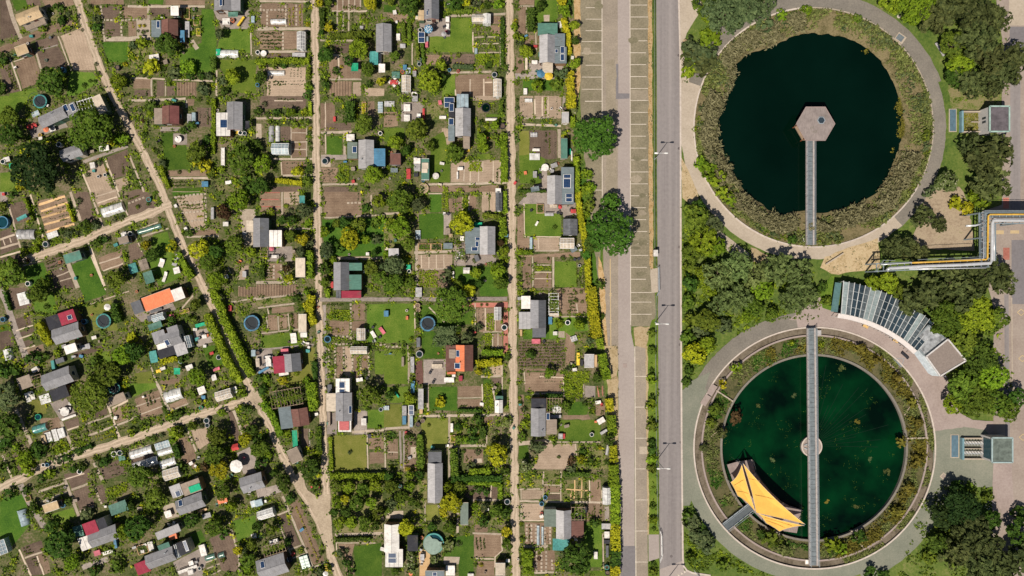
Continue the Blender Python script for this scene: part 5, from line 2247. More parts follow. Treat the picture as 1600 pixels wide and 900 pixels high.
+S 475 885 40 36
BX 812 890 55 24 0 wh
G s 845 512 1100 512 1100 660 1035 720 845 722
L w 16 850 738 1030 740
L w 12 1102 530 1106 660 1042 720 1040 820
G s 880 760 1035 760 1035 900 860 900
H 1090 840 92 112 0 f cm|flat cream hut against the middle track at the bottom|flat cream track side hut
V d 850 540 940 540 960 640 860 660
T 1150 600 58 m
T 1140 480 66 y
E b 32 730 25 1090 40 1090 170
G s 750 60 1060 50 1060 180 820 180 760 150
B 880 80 38 d 820 120 32 d 770 95 28 d 960 100 38 d 1130 300 55 d 910 800 24 y 1160 750 24 y 1150 200 10 d 860 790 20 d
L w 10 1005 40 1000 170
L c 20 820 190 1120 187
BA 1155 205 28 lg
T 850 240 48 b
T 940 250 48 o
T 1055 285 76 m
T 935 390 66 d
G m 820 200 1120 200 1100 420 840 420
G s 850 422 970 422 970 490 850 490
L c 18 830 500 1100 507
T 700 60 66 m
T 600 60 56 b
O 800 0
B 40 60 24 d 35 200 30 y 20 260 40 b 60 350 46 b 70 400 42 o 535 20 38 d 75 580 22 d 100 680 20 d 45 640 14 d 50 780 24 m 400 690 42 o 135 355 24 b 380 590 14 b
G s 60 60 130 60 130 320 60 320
G s 65 0 205 0 205 48 65 48
L c 12 65 58 205 58
L c 9 135 70 135 310
E d 60 175 90 175 280
G g 215 0 420 0 430 160 400 210 215 210
T 265 60 58 d
G c 298 140 352 140 352 200 298 200
T 490 100 68 b
T 470 20 58 y
H 330 455 145 262 0 y lg gy|grey shed between green flat and blue panelled flat|shed with blue panelled flat
+F 335 270 185 118 gn 2.2
+F 450 370 95 120 bg 2.25
+F 457 512 112 155 bg 2.2
+F 335 628 98 98 cm 2.1
+S 473 465 36 64
+S 473 535 36 64
+S 418 475 26 34
BX 450 230 30 60 20 wh
PA 272 687 40 bl
PA 345 710 40 ye
G k 150 570 480 570 480 640 400 740 30 740 30 690 150 690
TB 213 583 50 36 0 wh
BE 133 600 25 110 0 cm
BX 220 432 36 20 0 rd
BX 255 508 16 40 0 gn
BX 125 855 34 55 0 wh
T 235 812 72 b
G gd 100 750 480 750 480 850 100 850
T 480 690 58 o
B 420 790 58 m
T 130 490 76 b
G s 110 330 210 330 210 430 110 430
G s 40 540 110 540 110 690 40 690
L c 12 220 290 230 470
E y 46 480 170 520 330 532 510
T 580 245 58 b
T 597 392 50 d
T 593 605 68 b
E y 62 540 680 548 900
O 800 150
E y 72 555 0 552 110
B 570 125 44 f
E b 40 565 200 572 290
H 500 200 66 102 0 f lg|small white roofed hut against the boundary hedge|white hut against boundary hedge
BA 495 115 18 dk
G s 72 0 200 0 200 200 72 200
G s 212 0 460 0 460 212 212 212
FR 155 40 68 30 0 wh
L w 15 215 30 215 180
L w 12 283 10 283 190
V b 298 10 330 10 330 200 298 200
L w 9 338 10 338 200
V o 400 0 440 0 440 260 400 260
B 48 35 20 d 48 110 24 o 58 225 30 d 490 340 30 o 190 810 30 d 40 300 20 d
L c 16 110 208 350 208
L c 22 90 265 460 282
L k 26 490 0 480 140
G gy 70 322 160 322 160 560 70 560
G g 70 560 300 520 310 640 260 820 70 820
G s 165 322 420 322 420 590 300 590 165 500
FR 205 362 60 40 0 lg
BE 225 507 66 24 0 wh
FR 212 567 95 60 0 wh
V d 310 340 325 340 325 440 310 440
V m 342 345 358 345 358 540 342 540
V o 375 340 430 340 430 580 375 580
L c 28 442 310 442 580
H 490 490 60 190 0 f gn|slim green ribbed hut next to the clipped hedge|slim green ribbed hut
BX 512 430 16 80 0 cr
BX 540 520 26 55 0 mg
BX 560 560 12 90 0 wh
RT 310 670 34 wh
CH 360 690 wh
CH 275 690 wh
BX 395 650 60 40 20 lg
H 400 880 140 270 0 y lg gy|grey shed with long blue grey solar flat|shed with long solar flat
+F 522 840 120 350 bg 2.25
+S 518 755 70 42
+S 516 815 70 95
+S 535 932 62 36
+S 535 972 62 36
G k 280 690 330 690 330 1080 60 1010 200 840 280 820
TB 215 735 36 60 0 lg
CH 260 740 dk
CH 265 765 dk
BX 125 720 26 30 10 or
TP 215 872 76 44 10 bg
E d 22 70 890 320 892
BX 28 815 22 30 -30 rd
T 775 395 238 L
E b 46 600 570 608 900
B 690 730 45 b 700 870 55 b
O 800 300
G gd 640 -200 740 -200 830 420 860 900 700 900 640 200
E y 46 612 0 635 200 660 350 700 560 720 900
B 700 0 50 b 715 130 60 m 690 220 40 b 720 330 50 m
T 925 372 242 L
T 925 90 105 L
T 745 500 92 d
T 700 590 60 L
G g 122 112 460 112 460 415 122 415
L w 10 112 105 120 420 460 422
G k 230 100 610 100 610 240 480 240 480 200 230 200
RB 265 155 65 85 0
TB 390 130 70 36 0 cm
BX 422 130 18 26 0 mg
PA 452 138 20 rd
TB 575 180 50 36 0 rd
CH 552 172 dk
BE 348 212 82 30 0 lg
CH 430 195 dk
CH 460 205 dk
CH 180 170 dk
LO 232 295 18 45 -30 wh
CF 548 328 128 150 0 dg
CF 517 480 130 95 0 cm
B 400 328 26 d 480 620 30 d 65 630 30 d 70 800 30 d 115 625 18 d 160 685 12 d 340 625 18 d 60 860 22 b
G s 50 200 110 200 110 430 50 430
G s 50 430 180 430 160 540 50 540
G sl 192 432 440 432 440 545 192 545
L w 12 245 430 252 540
BX 178 480 24 108 0 gl
E b 34 60 570 190 570
L c 13 190 552 440 550
G s 60 595 640 560 640 610 60 610
BX 580 540 60 40 30 bg
CH 625 500 wh
CH 640 545 lg
G s 205 612 370 612 370 672 205 672
V b 205 690 365 690 365 738 205 738
L w 10 210 685 370 687
L w 10 210 750 370 752
L w 10 210 812 370 812
G s 205 760 370 760 370 900 205 900
L c 18 387 610 387 900
G m 45 600 90 600 90 880 45 880
G s 100 612 180 612 180 900 100 900
V o 150 790 180 790 180 880 150 880
L c 12 192 600 197 890
G g 400 650 600 650 610 890 400 890
V m 590 710 690 700 690 880 600 880
CH 588 632 dk
CH 625 628 dk
BA 632 690 14 wh
O 800 450
E y 80 735 0 760 220 790 460
E b 50 818 480 832 570
E b 68 840 620 885 850
H 246 245 146 262 0 y gy dg|grey shed with pale boards and slate porch below|shed with slate porch
+F 120 305 110 160 lg 2.2
+F 130 135 85 120 wh 2.1
+F 255 420 125 90 dg 2.15
BX 358 305 36 70 0 bl
G gd 100 390 430 390 430 480 100 480
G s 410 0 700 0 700 240 460 240
PE 390 150 90 200 0
BX 395 250 90 30 0 cm
B 600 115 25 d 535 220 20 b 600 50 20 m 480 30 22 f 650 35 22 f 545 130 20 f 660 130 20 f 450 245 24 b
L c 14 605 145 615 230
V b 200 20 390 20 390 45 200 45
B 80 45 34 b 130 45 24 o
G g 350 272 700 272 720 400 490 480 350 480
BA 522 325 24 wh
T 620 345 72 b
L w 7 350 270 720 268
G s 500 415 590 480 590 720 500 740
G c 435 405 492 405 492 465 435 465
FR 580 475 55 50 20 lg
G m 590 410 780 400 800 600 590 600
T 730 490 48 o
B 440 330 40 b
V m 60 500 490 495 490 745 60 745
G s 60 500 490 500 490 745 60 745
B 180 620 46 d 560 725 28 d
LO 620 665 28 118 0 ye
H 725 685 92 122 0 f lg|small pale slatted hut with timber strip|small pale slatted hut
+F 785 685 30 112 wo 2.0
BX 655 700 26 60 0 dk
TB 405 425 40 34 0 wh
BX 85 420 20 60 0 wo
BX 225 500 80 44 0 pk
CH 300 500 dk
G s 60 760 480 755 480 775 60 780
T 350 795 64 b
G s 122 792 480 790 480 900 122 900
L w 10 110 780 122 900
L w 9 260 830 480 840 484 900
V b 500 780 740 780 700 900 500 900
T 800 845 62 d
B 840 265 28 b 85 820 16 d 90 785 16 d
O 800 600
G s 122 0 470 0 470 75 122 75
V b 500 0 660 0 660 132 500 132
L c 12 482 0 487 125
L c 12 670 0 672 140
G k 682 15 782 20 782 125 682 125
L r 10 800 20 815 120
L r 10 845 20 850 110
L c 16 190 92 470 82
E d 24 310 106 470 106
H 247 360 138 262 0 y gy gy|grey shed with black flat end near yellow bushes|shed with black flat end
+F 250 182 138 90 dk 2.3
+F 372 405 98 140 bb 2.2
+S 338 305 30 64
PE 395 200 140 130 0
FR 415 235 85 75 0 wh
BX 410 305 100 28 0 lg
B 500 215 48 m 690 185 34 d 760 250 34 b 80 180 30 d 110 240 34 o 150 320 28 d 120 370 38 b 80 410 34 b 90 500 44 m 70 130 24 b 150 90 24 o 150 410 20 b
B 560 150 30 d 410 520 24 d 230 590 75 o 665 640 38 d 735 740 45 d 550 720 42 r 440 685 20 d 890 730 34 d 560 790 46 o 830 600 26 y
G gd 520 165 710 160 710 290 520 290
G s 780 200 870 200 870 290 790 300
TB 808 172 50 30 10 wh
CH 840 190 rd
G s 480 292 720 292 740 330 480 330
G g 440 336 830 336 840 535 440 535
BX 455 490 40 50 0 lg
BX 487 490 22 46 0 rd
BA 748 475 20 wh
BX 835 345 70 50 30 wh
BX 860 450 70 26 30 lg
BX 785 355 22 18 0 or
L c 36 60 560 380 528
G gd 62 580 150 575 160 700 65 705
G s 60 100 110 100 110 560 60 560
G sl 250 560 590 560 590 800 180 800 250 700
L w 14 596 560 602 670
G m 610 560 860 560 900 800 610 800
T 640 700 48 y
L c 12 420 545 830 545
T 110 770 72 f
BE 893 610 22 110 -10 lg
E y 58 905 140 918 250
E b 66 930 300 940 470
T 910 520 72 d
E y 58 945 580 955 720
E b 76 950 760 955 960
G m 62 812 282 812 282 900 62 900
L w 12 295 820 295 900
L w 12 458 820 458 900
G m 305 815 450 815 450 900 305 900
E d 38 480 842 720 850
B 580 40 26 d 140 240 14 d
O 800 750
G m 65 0 282 0 282 72 65 72
L w 11 70 85 285 85
L w 12 290 0 290 182
L w 12 85 90 85 182
G sl 95 95 282 95 282 180 95 180
G s 300 58 450 58 450 112 300 112
G s 305 132 450 132 450 185 305 185
L w 9 300 46 450 48
L w 9 300 122 450 124
L w 11 458 0 458 192
G m 470 0 720 0 720 200 470 200
L wo 10 590 0 582 190
L wo 10 655 0 650 190
L wo 10 505 86 720 100
L wo 9 555 100 550 190
L w 10 726 0 728 210
V d 600 20 645 20 645 85 600 85
V d 665 20 715 20 715 90 665 90
V d 595 110 640 110 640 185 595 185
V d 662 115 712 115 712 190 662 190
L c 20 70 197 860 212
G s 735 0 830 0 830 200 735 200
CF 890 155 70 152 0 wh
L w 11 840 90 842 220
BX 890 60 50 30 0 dk
G s 95 222 292 222 292 370 95 370
L w 12 85 220 85 372
L w 12 60 382 300 378
BA 312 165 20 bl
BA 278 225 22 bl
BA 277 315 13 rd
H 485 420 142 268 0 y lg gy|grey shed with brown and grey green flat sides|shed with brown flat side
+F 360 362 118 165 gg 2.2
+F 616 466 116 155 br 2.2
TP 460 605 155 110 0 tq
PE 620 315 130 120 0
CH 600 320 wh
CH 640 340 lg
BX 685 280 36 55 10 dk
T 600 740 178 d
G s 120 400 370 400 370 600 120 600
L st 10 138 410 138 580
L st 10 183 410 183 580
L st 10 223 410 223 580
L st 10 308 440 308 590
L st 10 355 430 355 590
TU 246 520 28 180 0 gl
TU 288 525 24 168 0 gl
V d 150 410 178 410 178 580 150 580
L c 28 110 627 335 625
G s 195 660 400 660 400 850 195 850
L st 10 230 660 230 840
L st 10 275 660 275 840
L st 10 320 660 320 840
L st 10 375 740 375 840
E b 86 145 660 145 880
B 95 550 30 d 80 730 20 d 80 780 20 d 85 410 26 b 255 740 22 r 255 690 18 b 420 470 34 b 420 600 34 y 460 690 40 o
L c 18 195 870 420 865
G g 680 400 840 400 845 820 680 820
G g 730 850 900 850 900 900 730 900
BX 785 708 34 66 0 wh
G s 700 220 850 215 850 370 700 385
V m 760 240 785 240 785 360 760 360
V d 805 230 850 230 850 365 805 365
B 760 400 46 d 820 400 28 d
BX 885 435 88 52 0 lg
TB 890 515 48 62 0 wh
BX 890 580 55 36 0 dk
BX 893 670 24 110 0 dg
BA 890 820 22 tq
BA 895 872 22 dk
L w 12 852 480 858 830
L k 40 890 250 890 380
E b 76 965 50 968 250 970 400
E y 70 967 410 970 650
E d 78 970 662 970 800
E y 72 967 812 967 920
"""
# ---------------------------------------------------------------- read the survey of the gardens
OX = OY = 0.0; SCL = 6.0
def read(data):
    global OX, OY, SCL
    G = []; Ls = []; V = []; T = []; ctx = []
    last = None
    for ln in data.strip().splitlines():
        ln = ln.strip()
        if not ln: continue
        if ln[0] == 'O': a = ln.split(); ctx = (float(a[1]), float(a[2]), float(a[3]) if len(a) > 3 else 6.0); continue
        if ln[0] == 'H':
            a, lb, rf = ln.split('|'); a = a.split(); last = [ctx, [float(x) for x in a[1:6]], a[6], a[7], a[8] if len(a) > 8 else a[7], (lb, rf), []]; SHEDS.append(last); continue
        if ln[0] == '+':
            a = ln[1:].split(); z = float(a[6]) if len(a) > 6 else 2.2
            last[6].append((a[0], *(float(x) for x in a[1:5]), a[5] if a[0] == 'F' else '', z)); continue
        a = ln.split(); c = a[0]
        (G if c == 'G' else Ls if c == 'L' else V if c in 'VW' else T).append((ctx, a))
    def pt(ctx, x, y): return W(ctx[0]+float(x)/ctx[2], ctx[1]+float(y)/ctx[2])
    def poly(ctx, n):
        if len(n) == 4: x0, y0, x1, y1 = n; n = [x0, y0, x1, y0, x1, y1, x0, y1]
        return [pt(ctx, x, y) for x, y in zip(n[::2], n[1::2])]
    weeds = MB()
    for ctx, a in G:
        P = poly(ctx, a[2:]); ground_poly(GNAME[a[1]], P, MATS[GK[a[1]] if a[1] != 's' else random.choice(['soil']*4+['dark_soil']*4+['dry_soil'] if ctx[0] < 300 else ['soil']*7+['dark_soil']+['dry_soil']*2)], .10 if a[1] not in 'ckw' else .05)
        if a[1] == 'm':
            xs = [q.x for q in P]; ys = [q.y for q in P]; tufts(P, int((max(xs)-min(xs))*(max(ys)-min(ys))*1.6), weeds)
        if a[1] == 'sf':
            n = len(P); Q = [Vector((q.x, q.y, 0)) for q in P]; e = min(range(n), key=lambda i: (Q[(i+1)%n]-Q[i]).length); d = (Q[(e+1)%n]-Q[e]).normalized(); mb = MB(); d = Vector((-d.y, d.x, 0)) if False else d
            for p, q in rows_of(Q, d, .55):
                s = Vector((-d.y, d.x, 0))*.2; u = Vector((0,0,.16)); b = Vector((0,0,.03)); mb.quad(p-s+b, q-s+b, q+u, p+u); mb.quad(p+s+b, q+s+b, q+u, p+u)
            struct(mb.build('soil_ridges', MATS['soil']))
    for ctx, a in Ls:
        wd = float(a[2])*S/ctx[2]; n = a[3:]; P = [pt(ctx, x, y) for x, y in zip(n[::2], n[1::2])]
        if a[1] == 'st':
            mb = MB()
            for p, q in zip(P, P[1:]):
                d = (q-p); L = d.length; d.normalize(); s = Vector((-d.y, d.x, 0)); x = .1
                while x < L:
                    l = .52; z = .075+random.uniform(0, .02); c = p+d*(x+l/2)+s*random.uniform(-.05, .05); ww = max(.2, wd*.42)
                    mb.quad(*[Vector((v.x, v.y, z)) for v in (c-d*l/2-s*ww, c+d*l/2-s*ww, c+d*l/2+s*ww, c-d*l/2+s*ww)]); x += .78
            struct(mb.build('stepping_stones', MATS['slabs']))
        else: strip(GNAME[a[1]], P, max(wd, .22), MATS[GK[a[1]]], .05)
    random.seed(11)
    for ctx, a in G:
        if a[1] in ('s', 'sd') and len(poly(ctx, a[2:])) == 4:
            Q = poly(ctx, a[2:]); big = min((Q[1]-Q[0]).length, (Q[2]-Q[1]).length) > 2.2
            for _ in range(2 if big else 1):
                if random.random() > .42: continue
                u0 = random.choice((0, 0, .35, .6)); u1 = min(1, u0+random.uniform(.25, .6)); v0 = random.choice((0, 0, .5)); v1 = 1 if random.random() < .6 else v0+.5
                q = lambda u, v: Q[0].lerp(Q[1], .06+.88*u).lerp(Q[3].lerp(Q[2], .06+.88*u), .06+.88*v)
                crops(random.choice('oooommdbyf'), [q(u0, v0), q(u1, v0), q(u1, v1), q(u0, v1)], .8, random.random() < .5)
    for ctx, a in V: crops(a[1], poly(ctx, a[2:]), short=a[0] == 'W')
    for k, mb in sorted(CROPS.items()):
        o = mb.build('crop_plants', leaf(k)); struct(o, 'stuff')
    CROPS.clear()
    struct(weeds.build('weeds', leaf('m')), 'stuff')
    for ctx, nums, ridge, cl, cr, lb, ex in SHEDS:
        OX, OY, SCL = ctx; shed(*nums, ridge, cl, cr, lb[0], lb[1], S/SCL, ex)
    for ctx, a in T:
        OX, OY, SCL = ctx; c = a[0]; f = lambda i: float(a[i])
        if c == 'T': tree(OX+f(1)/SCL, OY+f(2)/SCL, f(3)/SCL, a[4])
        elif c == 'B':
            for i in range(1, len(a)-3, 4): bush(OX+f(i)/SCL, OY+f(i+1)/SCL, f(i+2)/SCL, a[i+3])
        elif c == 'E': hedge(a[1], f(2)/SCL, [(OX+float(x)/SCL, OY+float(y)/SCL) for x, y in zip(a[3::2], a[4::2])])
        else: item(c, f(1), f(2), a[3:], S/SCL)

# ---------------------------------------------------------------- the land
def circle_pts(cx, cy, r, n, z=0.0):
    c = W(cx, cy); return [Vector((c.x+r*S*math.cos(2*math.pi*i/n), c.y+r*S*math.sin(2*math.pi*i/n), z)) for i in range(n)]
P1 = (1271, 199, 187.0); P2 = (1272.5, 700, 189.0)
def land():
    bm = bmesh.new(); big = 1500; E = []
    def loop(pts):
        v = [bm.verts.new(p) for p in pts]; E.extend(bm.edges.new((v[i], v[(i+1) % len(v)])) for i in range(len(v)))
    loop([(-big,-big,0), (big,-big,0), (big,big,0), (-big,big,0)]); loop(circle_pts(*P1, 96)); loop(circle_pts(*P2, 96))
    bmesh.ops.triangle_fill(bm, edges=E, use_beauty=True); bmesh.ops.recalc_face_normals(bm, faces=bm.faces)
    me = bpy.data.meshes.new('ground'); bm.to_mesh(me); bm.free()
    if sum(p.normal.z for p in me.polygons) < 0: me.flip_normals()
    me.materials.append(MATS['meadow']); o = bpy.data.objects.new('ground', me); COL.objects.link(o); struct(o)
land()
def px_poly(name, pts, mat, jit=.08, z=None): return ground_poly(name, [W(x, y) for x, y in pts], MATS[mat], jit, None, z)
def px_strip(name, pts, w, mat, jit=.06, z=None): return strip(name, [W(x, y) for x, y in pts], w*S if not isinstance(w, list) else [q*S for q in w], MATS[mat], jit, z)
px_poly('garden_ground', [(-120,-80), (893,-80), (898,120), (905,260), (925,420), (945,600), (965,760), (969,980), (-120,980)], 'garden_ground', .3)
read(DATA)
for n_, (pts, w_) in {
    'a': ([(112,-30),(121,0),(133,40),(149,86),(165,125),(181,158),(201,195),(226,242),(251,295),(270,345),(287,387),(303,420),(322,458),(345,510),(366,557),(386,597),(402,628),(422,668),(446,722),(466,758),(490,800),(510,845),(530,905),(545,950)], 11.5),
    'b': ([(492,-30),(493,100),(494,200),(495.5,300),(497,400),(499,500),(503,620),(507,720),(510,775),(514,840)], 11.5),
    'c': ([(796,-30),(797.5,150),(799,320),(800.5,460),(802,600),(804,750),(806,930)], 12.5),
    'd': ([(-30,776),(0,762),(33,747),(65,732),(100,718),(150,703),(200,687),(240,673),(283,657),(320,646),(350,637),(375,630),(400,618)], 12.5),
    'e': ([(36,408),(60,399),(90,390),(117,380),(150,367),(200,346),(235,333),(268,318)], 13),
}.items():
    px_strip('gravel_track', smooth(pts), w_, 'gravel', .22)
    for off in (-2.6, 2.5):
        sp = smooth(pts); q = []
        for i in range(len(sp)): d = (sp[min(i+1, len(sp)-1)]-sp[max(i-1, 0)]).normalized(); q.append((sp[i].x-d.y*off, sp[i].y+d.x*off))
        px_strip('wheel_rut', q, 2.3, 'wheel_rut', .16)
px_poly('gravel_track', [(452,750),(470,735),(480,766),(497,776),(504,772),(515,772),(518,830),(524,868),(508,850),(492,806),(474,772)], 'gravel', .2)
px_poly('gravel_track', [(386,628),(404,606),(416,640),(402,640)], 'gravel', .2)
px_strip('garden_path', [(500,468),(680,467.5),(792,467)], 6, 'paving', .05)

# ---------------------------------------------------------------- car park and road
px_poly('car_park', [(903,-60),(942,-60),(941,340),(936,430),(956,560),(935,440),(922,330),(908,200),(905,90)], 'grass_pavers', .1)
px_poly('dry_verge', [(897,-60),(907,-60),(907,120),(901,170),(896,140)], 'ochre_verge', .2)
px_poly('car_park', [(940.5,-60),(966,-60),(966,560),(947,560),(944,460),(941,330)], 'tan_pavers', .05)
px_poly('car_park', [(965,-60),(984.5,-60),(985,330),(986,520),(991,545),(992.5,980),(967,980),(966,540)], 'pink_asphalt', .03)
px_poly('car_park', [(984,-60),(1014,-60),(1016,420),(1021,424),(1025,490),(1020,510),(985,510)], 'grass_pavers', .05)
px_poly('dry_verge', [(944,540),(965,540),(966,660),(967,760),(960,720),(952,650)], 'dry_grass', .2)
px_poly('dry_verge', [(935,400),(943,420),(949,540),(944,540),(936,460)], 'ochre_verge', .2)
px_poly('car_park', [(962.5,100),(966.2,100),(966.2,146),(983.5,146),(983.5,154),(962.5,155)], 'dark_asphalt', .02)
px_poly('car_park', [(970,853),(992.5,853),(993,960),(969,960)], 'dark_asphalt', .02)
px_poly('car_park', [(968.8,838),(974.5,838),(974.5,852.5),(968.8,852.5)], 'dark_asphalt', .02)
px_poly('car_park', [(992,541),(1009.5,541),(1013,980),(994,980)], 'tan_pavers', .03)
px_poly('dry_verge', [(1012.5,-60),(1018.6,-60),(1020,300),(1021,424),(1015,420),(1013,200)], 'ochre_verge', .12)
px_poly('weedy_verge', [(1018.6,-60),(1026,-60),(1027,300),(1028,420),(1021,424)], 'meadow', .12)
px_poly('dry_verge', [(990,512),(1020,510),(1011,545),(992,540)], 'dry_grass', .2)
px_poly('weedy_verge', [(1009.5,541),(1018,500),(1028,495),(1029,835),(1013,835)], 'lawn', .12)
px_poly('weedy_verge', [(1013.5,874),(1030,876),(1030,980),(1014,980)], 'lawn', .12)
px_poly('dry_verge', [(1008.5,541),(1011.5,541),(1014.5,835),(1011.8,835)], 'dry_grass', .12)
px_poly('concrete_pad', [(1013,835),(1029.5,835),(1030,872),(1013.5,877)], 'pink_asphalt', .02)
px_poly('concrete_pad', [(1016,421),(1030,418),(1030,456),(1018,458)], 'pale_concrete', .05)
px_poly('road', [(1025,-60),(1060,-60),(1062.5,100),(1063,420),(1064.5,700),(1067,980),(1031,980),(1030,780),(1028.5,560),(1026.5,300),(1026,120)], 'asphalt', .04)
px_poly('road', [(1031,889),(1066.5,876),(1069,891),(1110,900),(1200,915),(1200,990),(1031,990)], 'pink_asphalt', .04)
ZL = .11
def line(x0, y0, x1, y1, w=1.3, m='white_line'): px_strip('bay_marking', [(x0, y0), (x1, y1)], w, m, 0)
line(940.5, -60, 941, 328, 1.2); line(984.2, -60, 985.4, 508, 1.2); line(991.8, 541, 994, 980, 1.3); line(953.4, 404, 954.4, 540, 1.3, 'yellow_line')
for y in (-7, 12, 30, 48, 65, 83, 102, 120.5, 139.5): line(909+6*(y % 3 == 0), y, 940, y, .85)
line(914, 158.3, 940, 158.3, 1.2); line(928, 297, 940.5, 297, 1.0)
for i in range(-2, 25):
    y = 8+18.62*i
    if y < 452: line(984.8, y, 1011+2*math.sin(i), y, .95)
for y in (457, 472, 491): line(985.4, y, 1018, y, .9)
for y in (588, 636, 684.5, 732.5, 781, 829.5, 878): line(992.3, y, 1009.8+ (y-541)*.008, y, 1.0)
for x, y in ((952, 460.5), (952.5, 503)): line(x, y-2.5, x+3.5, y+2, 1, 'yellow_line'); line(x, y+2, x+3.5, y-2.5, 1, 'yellow_line')
for x, y in ((1060.5, 898), (1065.5, 895), (1070, 892.5)):
    ground_poly('give_way_marking', [W(x-1.9, y-1.2), W(x+1.9, y+1.4), W(x-1.2, y+3)], MATS['white_line'], 0)
def kerb(pts, wd=.3, h=.12, m='kerb_stone', name='kerb', z0=0):
    mb = MB(); P = [W(*q) for q in pts]; n = len(P); l, r = [], []
    for i in range(n):
        d = (P[min(i+1, n-1)]-P[max(i-1, 0)]).normalized(); s = Vector((-d.y, d.x, 0))*wd/2; l.append(P[i]+s); r.append(P[i]-s)
    u = Vector((0,0,z0+h)); b = Vector((0,0,z0))
    for i in range(n-1): mb.quad(l[i]+u, r[i]+u, r[i+1]+u, l[i+1]+u); mb.quad(l[i]+b, l[i]+u, l[i+1]+u, l[i+1]+b); mb.quad(r[i]+u, r[i]+b, r[i+1]+b, r[i+1]+u)
    return struct(mb.build(name, MATS[m]))
# pale ground and paths beside the road
px_poly('concrete_apron', [(1059,-60),(1150,-60),(1105,6),(1086,30),(1073,52),(1066.5,75),(1064,120),(1062,0)], 'pale_concrete', .06)
px_poly('dry_verge', [(1063,110),(1085,112),(1080,150),(1066,170),(1063,170)], 'dry_grass', .2)
def arc(c, r, a0, a1, n=24): return [(c[0]+r*math.cos(R(a0+(a1-a0)*i/n)), c[1]-r*math.sin(R(a0+(a1-a0)*i/n))) for i in range(n+1)]
def ring_poly(name, c, r0, r1, a0, a1, mat, n=40, jit=.1, z=None): return px_poly(name, arc(c, r0, a0, a1, n)+arc(c, r1, a1, a0, n), mat, jit, z)
C1 = P1[:2]; C2 = P2[:2]
ring_poly('ring_path', C1, 186, 212, 20, 165, 'grey_gravel'); ring_poly('ring_path', C1, 186, 207, -50, 22, 'grey_gravel')
ring_poly('ring_path', C1, 186, 208, 160, 262, 'pale_concrete'); ring_poly('ring_path', C1, 186, 206, 258, 312, 'pale_concrete')
px_poly('dry_verge', [(1064,245),(1068,250),(1090,300),(1093,330),(1066,310)], 'dry_grass', .2)
px_poly('ring_path', [(1062.8,70),(1075,110),(1083,180),(1084,230),(1092,270),(1075,240),(1066,238),(1063,180)], 'pale_concrete', .1)
px_poly('garden_path', [(1122,358),(1170,396),(1172,412),(1140,395),(1118,375)], 'pale_concrete', .1)
px_poly('dry_verge', [(1172,386),(1205,400),(1200,412),(1175,410)], 'dry_grass', .25)
px_poly('dry_verge', [(1288,402),(1330,385),(1372,372),(1375,420),(1330,425),(1300,428),(1282,418)], 'dry_grass', .25)
px_poly('bare_soil', [(1448,300),(1500,290),(1515,320),(1522,392),(1440,390),(1425,375)], 'bare_earth', .3)
px_poly('bare_soil', [(1482,130),(1560,140),(1560,172),(1486,172)], 'weeds', .3)
ring_poly('ring_path', C2, 188, 209, 150, 292, 'green_gravel'); ring_poly('ring_path', C2, 188, 213, 93, 152, 'grey_gravel')
ring_poly('ring_path', C2, 188, 222, 290, 362, 'green_gravel')
px_poly('ring_path', [(1462,655),(1484,660),(1552,668),(1552,760),(1520,762),(1490,760),(1475,790),(1440,840),(1455,770)], 'green_gravel', .15)
px_poly('ring_path', [(1064.5,612),(1078,596),(1110,580),(1090,640),(1084,700),(1086,760),(1078,790),(1066,790)], 'green_gravel', .1)
ring_poly('plaza', C2, 189, 222, 35, 98, 'plaza'); ring_poly('plaza', C2, 189, 234, 8, 38, 'plaza')
px_poly('plaza', [(1232,500),(1272,470),(1288,455),(1300,470),(1300,488),(1250,500)], 'plaza', .1)
px_poly('plaza', [(1460,590),(1475,600),(1490,640),(1520,656),(1600,662),(1700,662),(1700,700),(1552,690),(1540,672),(1470,662)], 'plaza', .08)
px_poly('lawn', [(1280,450),(1300,430),(1312,434),(1300,486),(1284,480)], 'lawn', .15)
# industrial yard on the far side
px_poly('yard', [(1548,-60),(1760,-60),(1760,980),(1640,980),(1548,860),(1552,700),(1552,480),(1530,400),(1535,330),(1565,320),(1565,60)], 'yard', .06)
px_poly('yard_road', [(1578,60),(1594,60),(1594,330),(1578,330)], 'asphalt', .03)
px_poly('yard_road', [(1580,375),(1700,375),(1700,465),(1580,465)], 'dark_asphalt', .03)
px_poly('yard_road', [(1576,-60),(1700,-60),(1700,40),(1576,40)], 'pale_concrete', .03)
px_poly('yard_road', [(1577,42),(1700,42),(1700,110),(1577,85)], 'dark_asphalt', .03)
for y in (360, 375): pass
px_poly('yard_patch', [(1567,214),(1577,214),(1577,234),(1567,234)], 'yellow_line', 0); px_poly('yard_patch', [(1567,309),(1576,309),(1576,326),(1567,326)], 'red_paving', 0)
px_poly('yard_patch', [(1567,387),(1577,387),(1577,406),(1567,406)], 'red_paving', 0); px_poly('yard_patch', [(1555,360),(1568,360),(1568,366),(1555,366)], 'yellow_line', 0); px_poly('yard_patch', [(1578,360),(1592,360),(1592,365),(1578,365)], 'yellow_line', 0)
px_strip('drain_channel', [(1572,460),(1573,590),(1574,690)], 7, 'asphalt', .02)
px_strip('drain_channel', [(1580.5,465),(1581.5,660)], 1.4, 'pale_concrete', .02)
px_poly('yard_patch', [(1581,464),(1700,464),(1700,475),(1581,475)], 'dark_asphalt', .02)
px_poly('yard_road', [(1552,725),(1580,725),(1584,790),(1570,810),(1560,790),(1550,760)], 'plaza', .05)
for x, y in ((1595, 488), (1597, 560), (1598, 683)):
    for q in ((0,-5,6,0), (6,0,0,5), (0,5,-6,0), (-6,0,0,-5)): px_strip('yard_marking', [(x+q[0], y+q[1]), (x+q[2], y+q[3])], 1.2, 'yellow_line', 0)
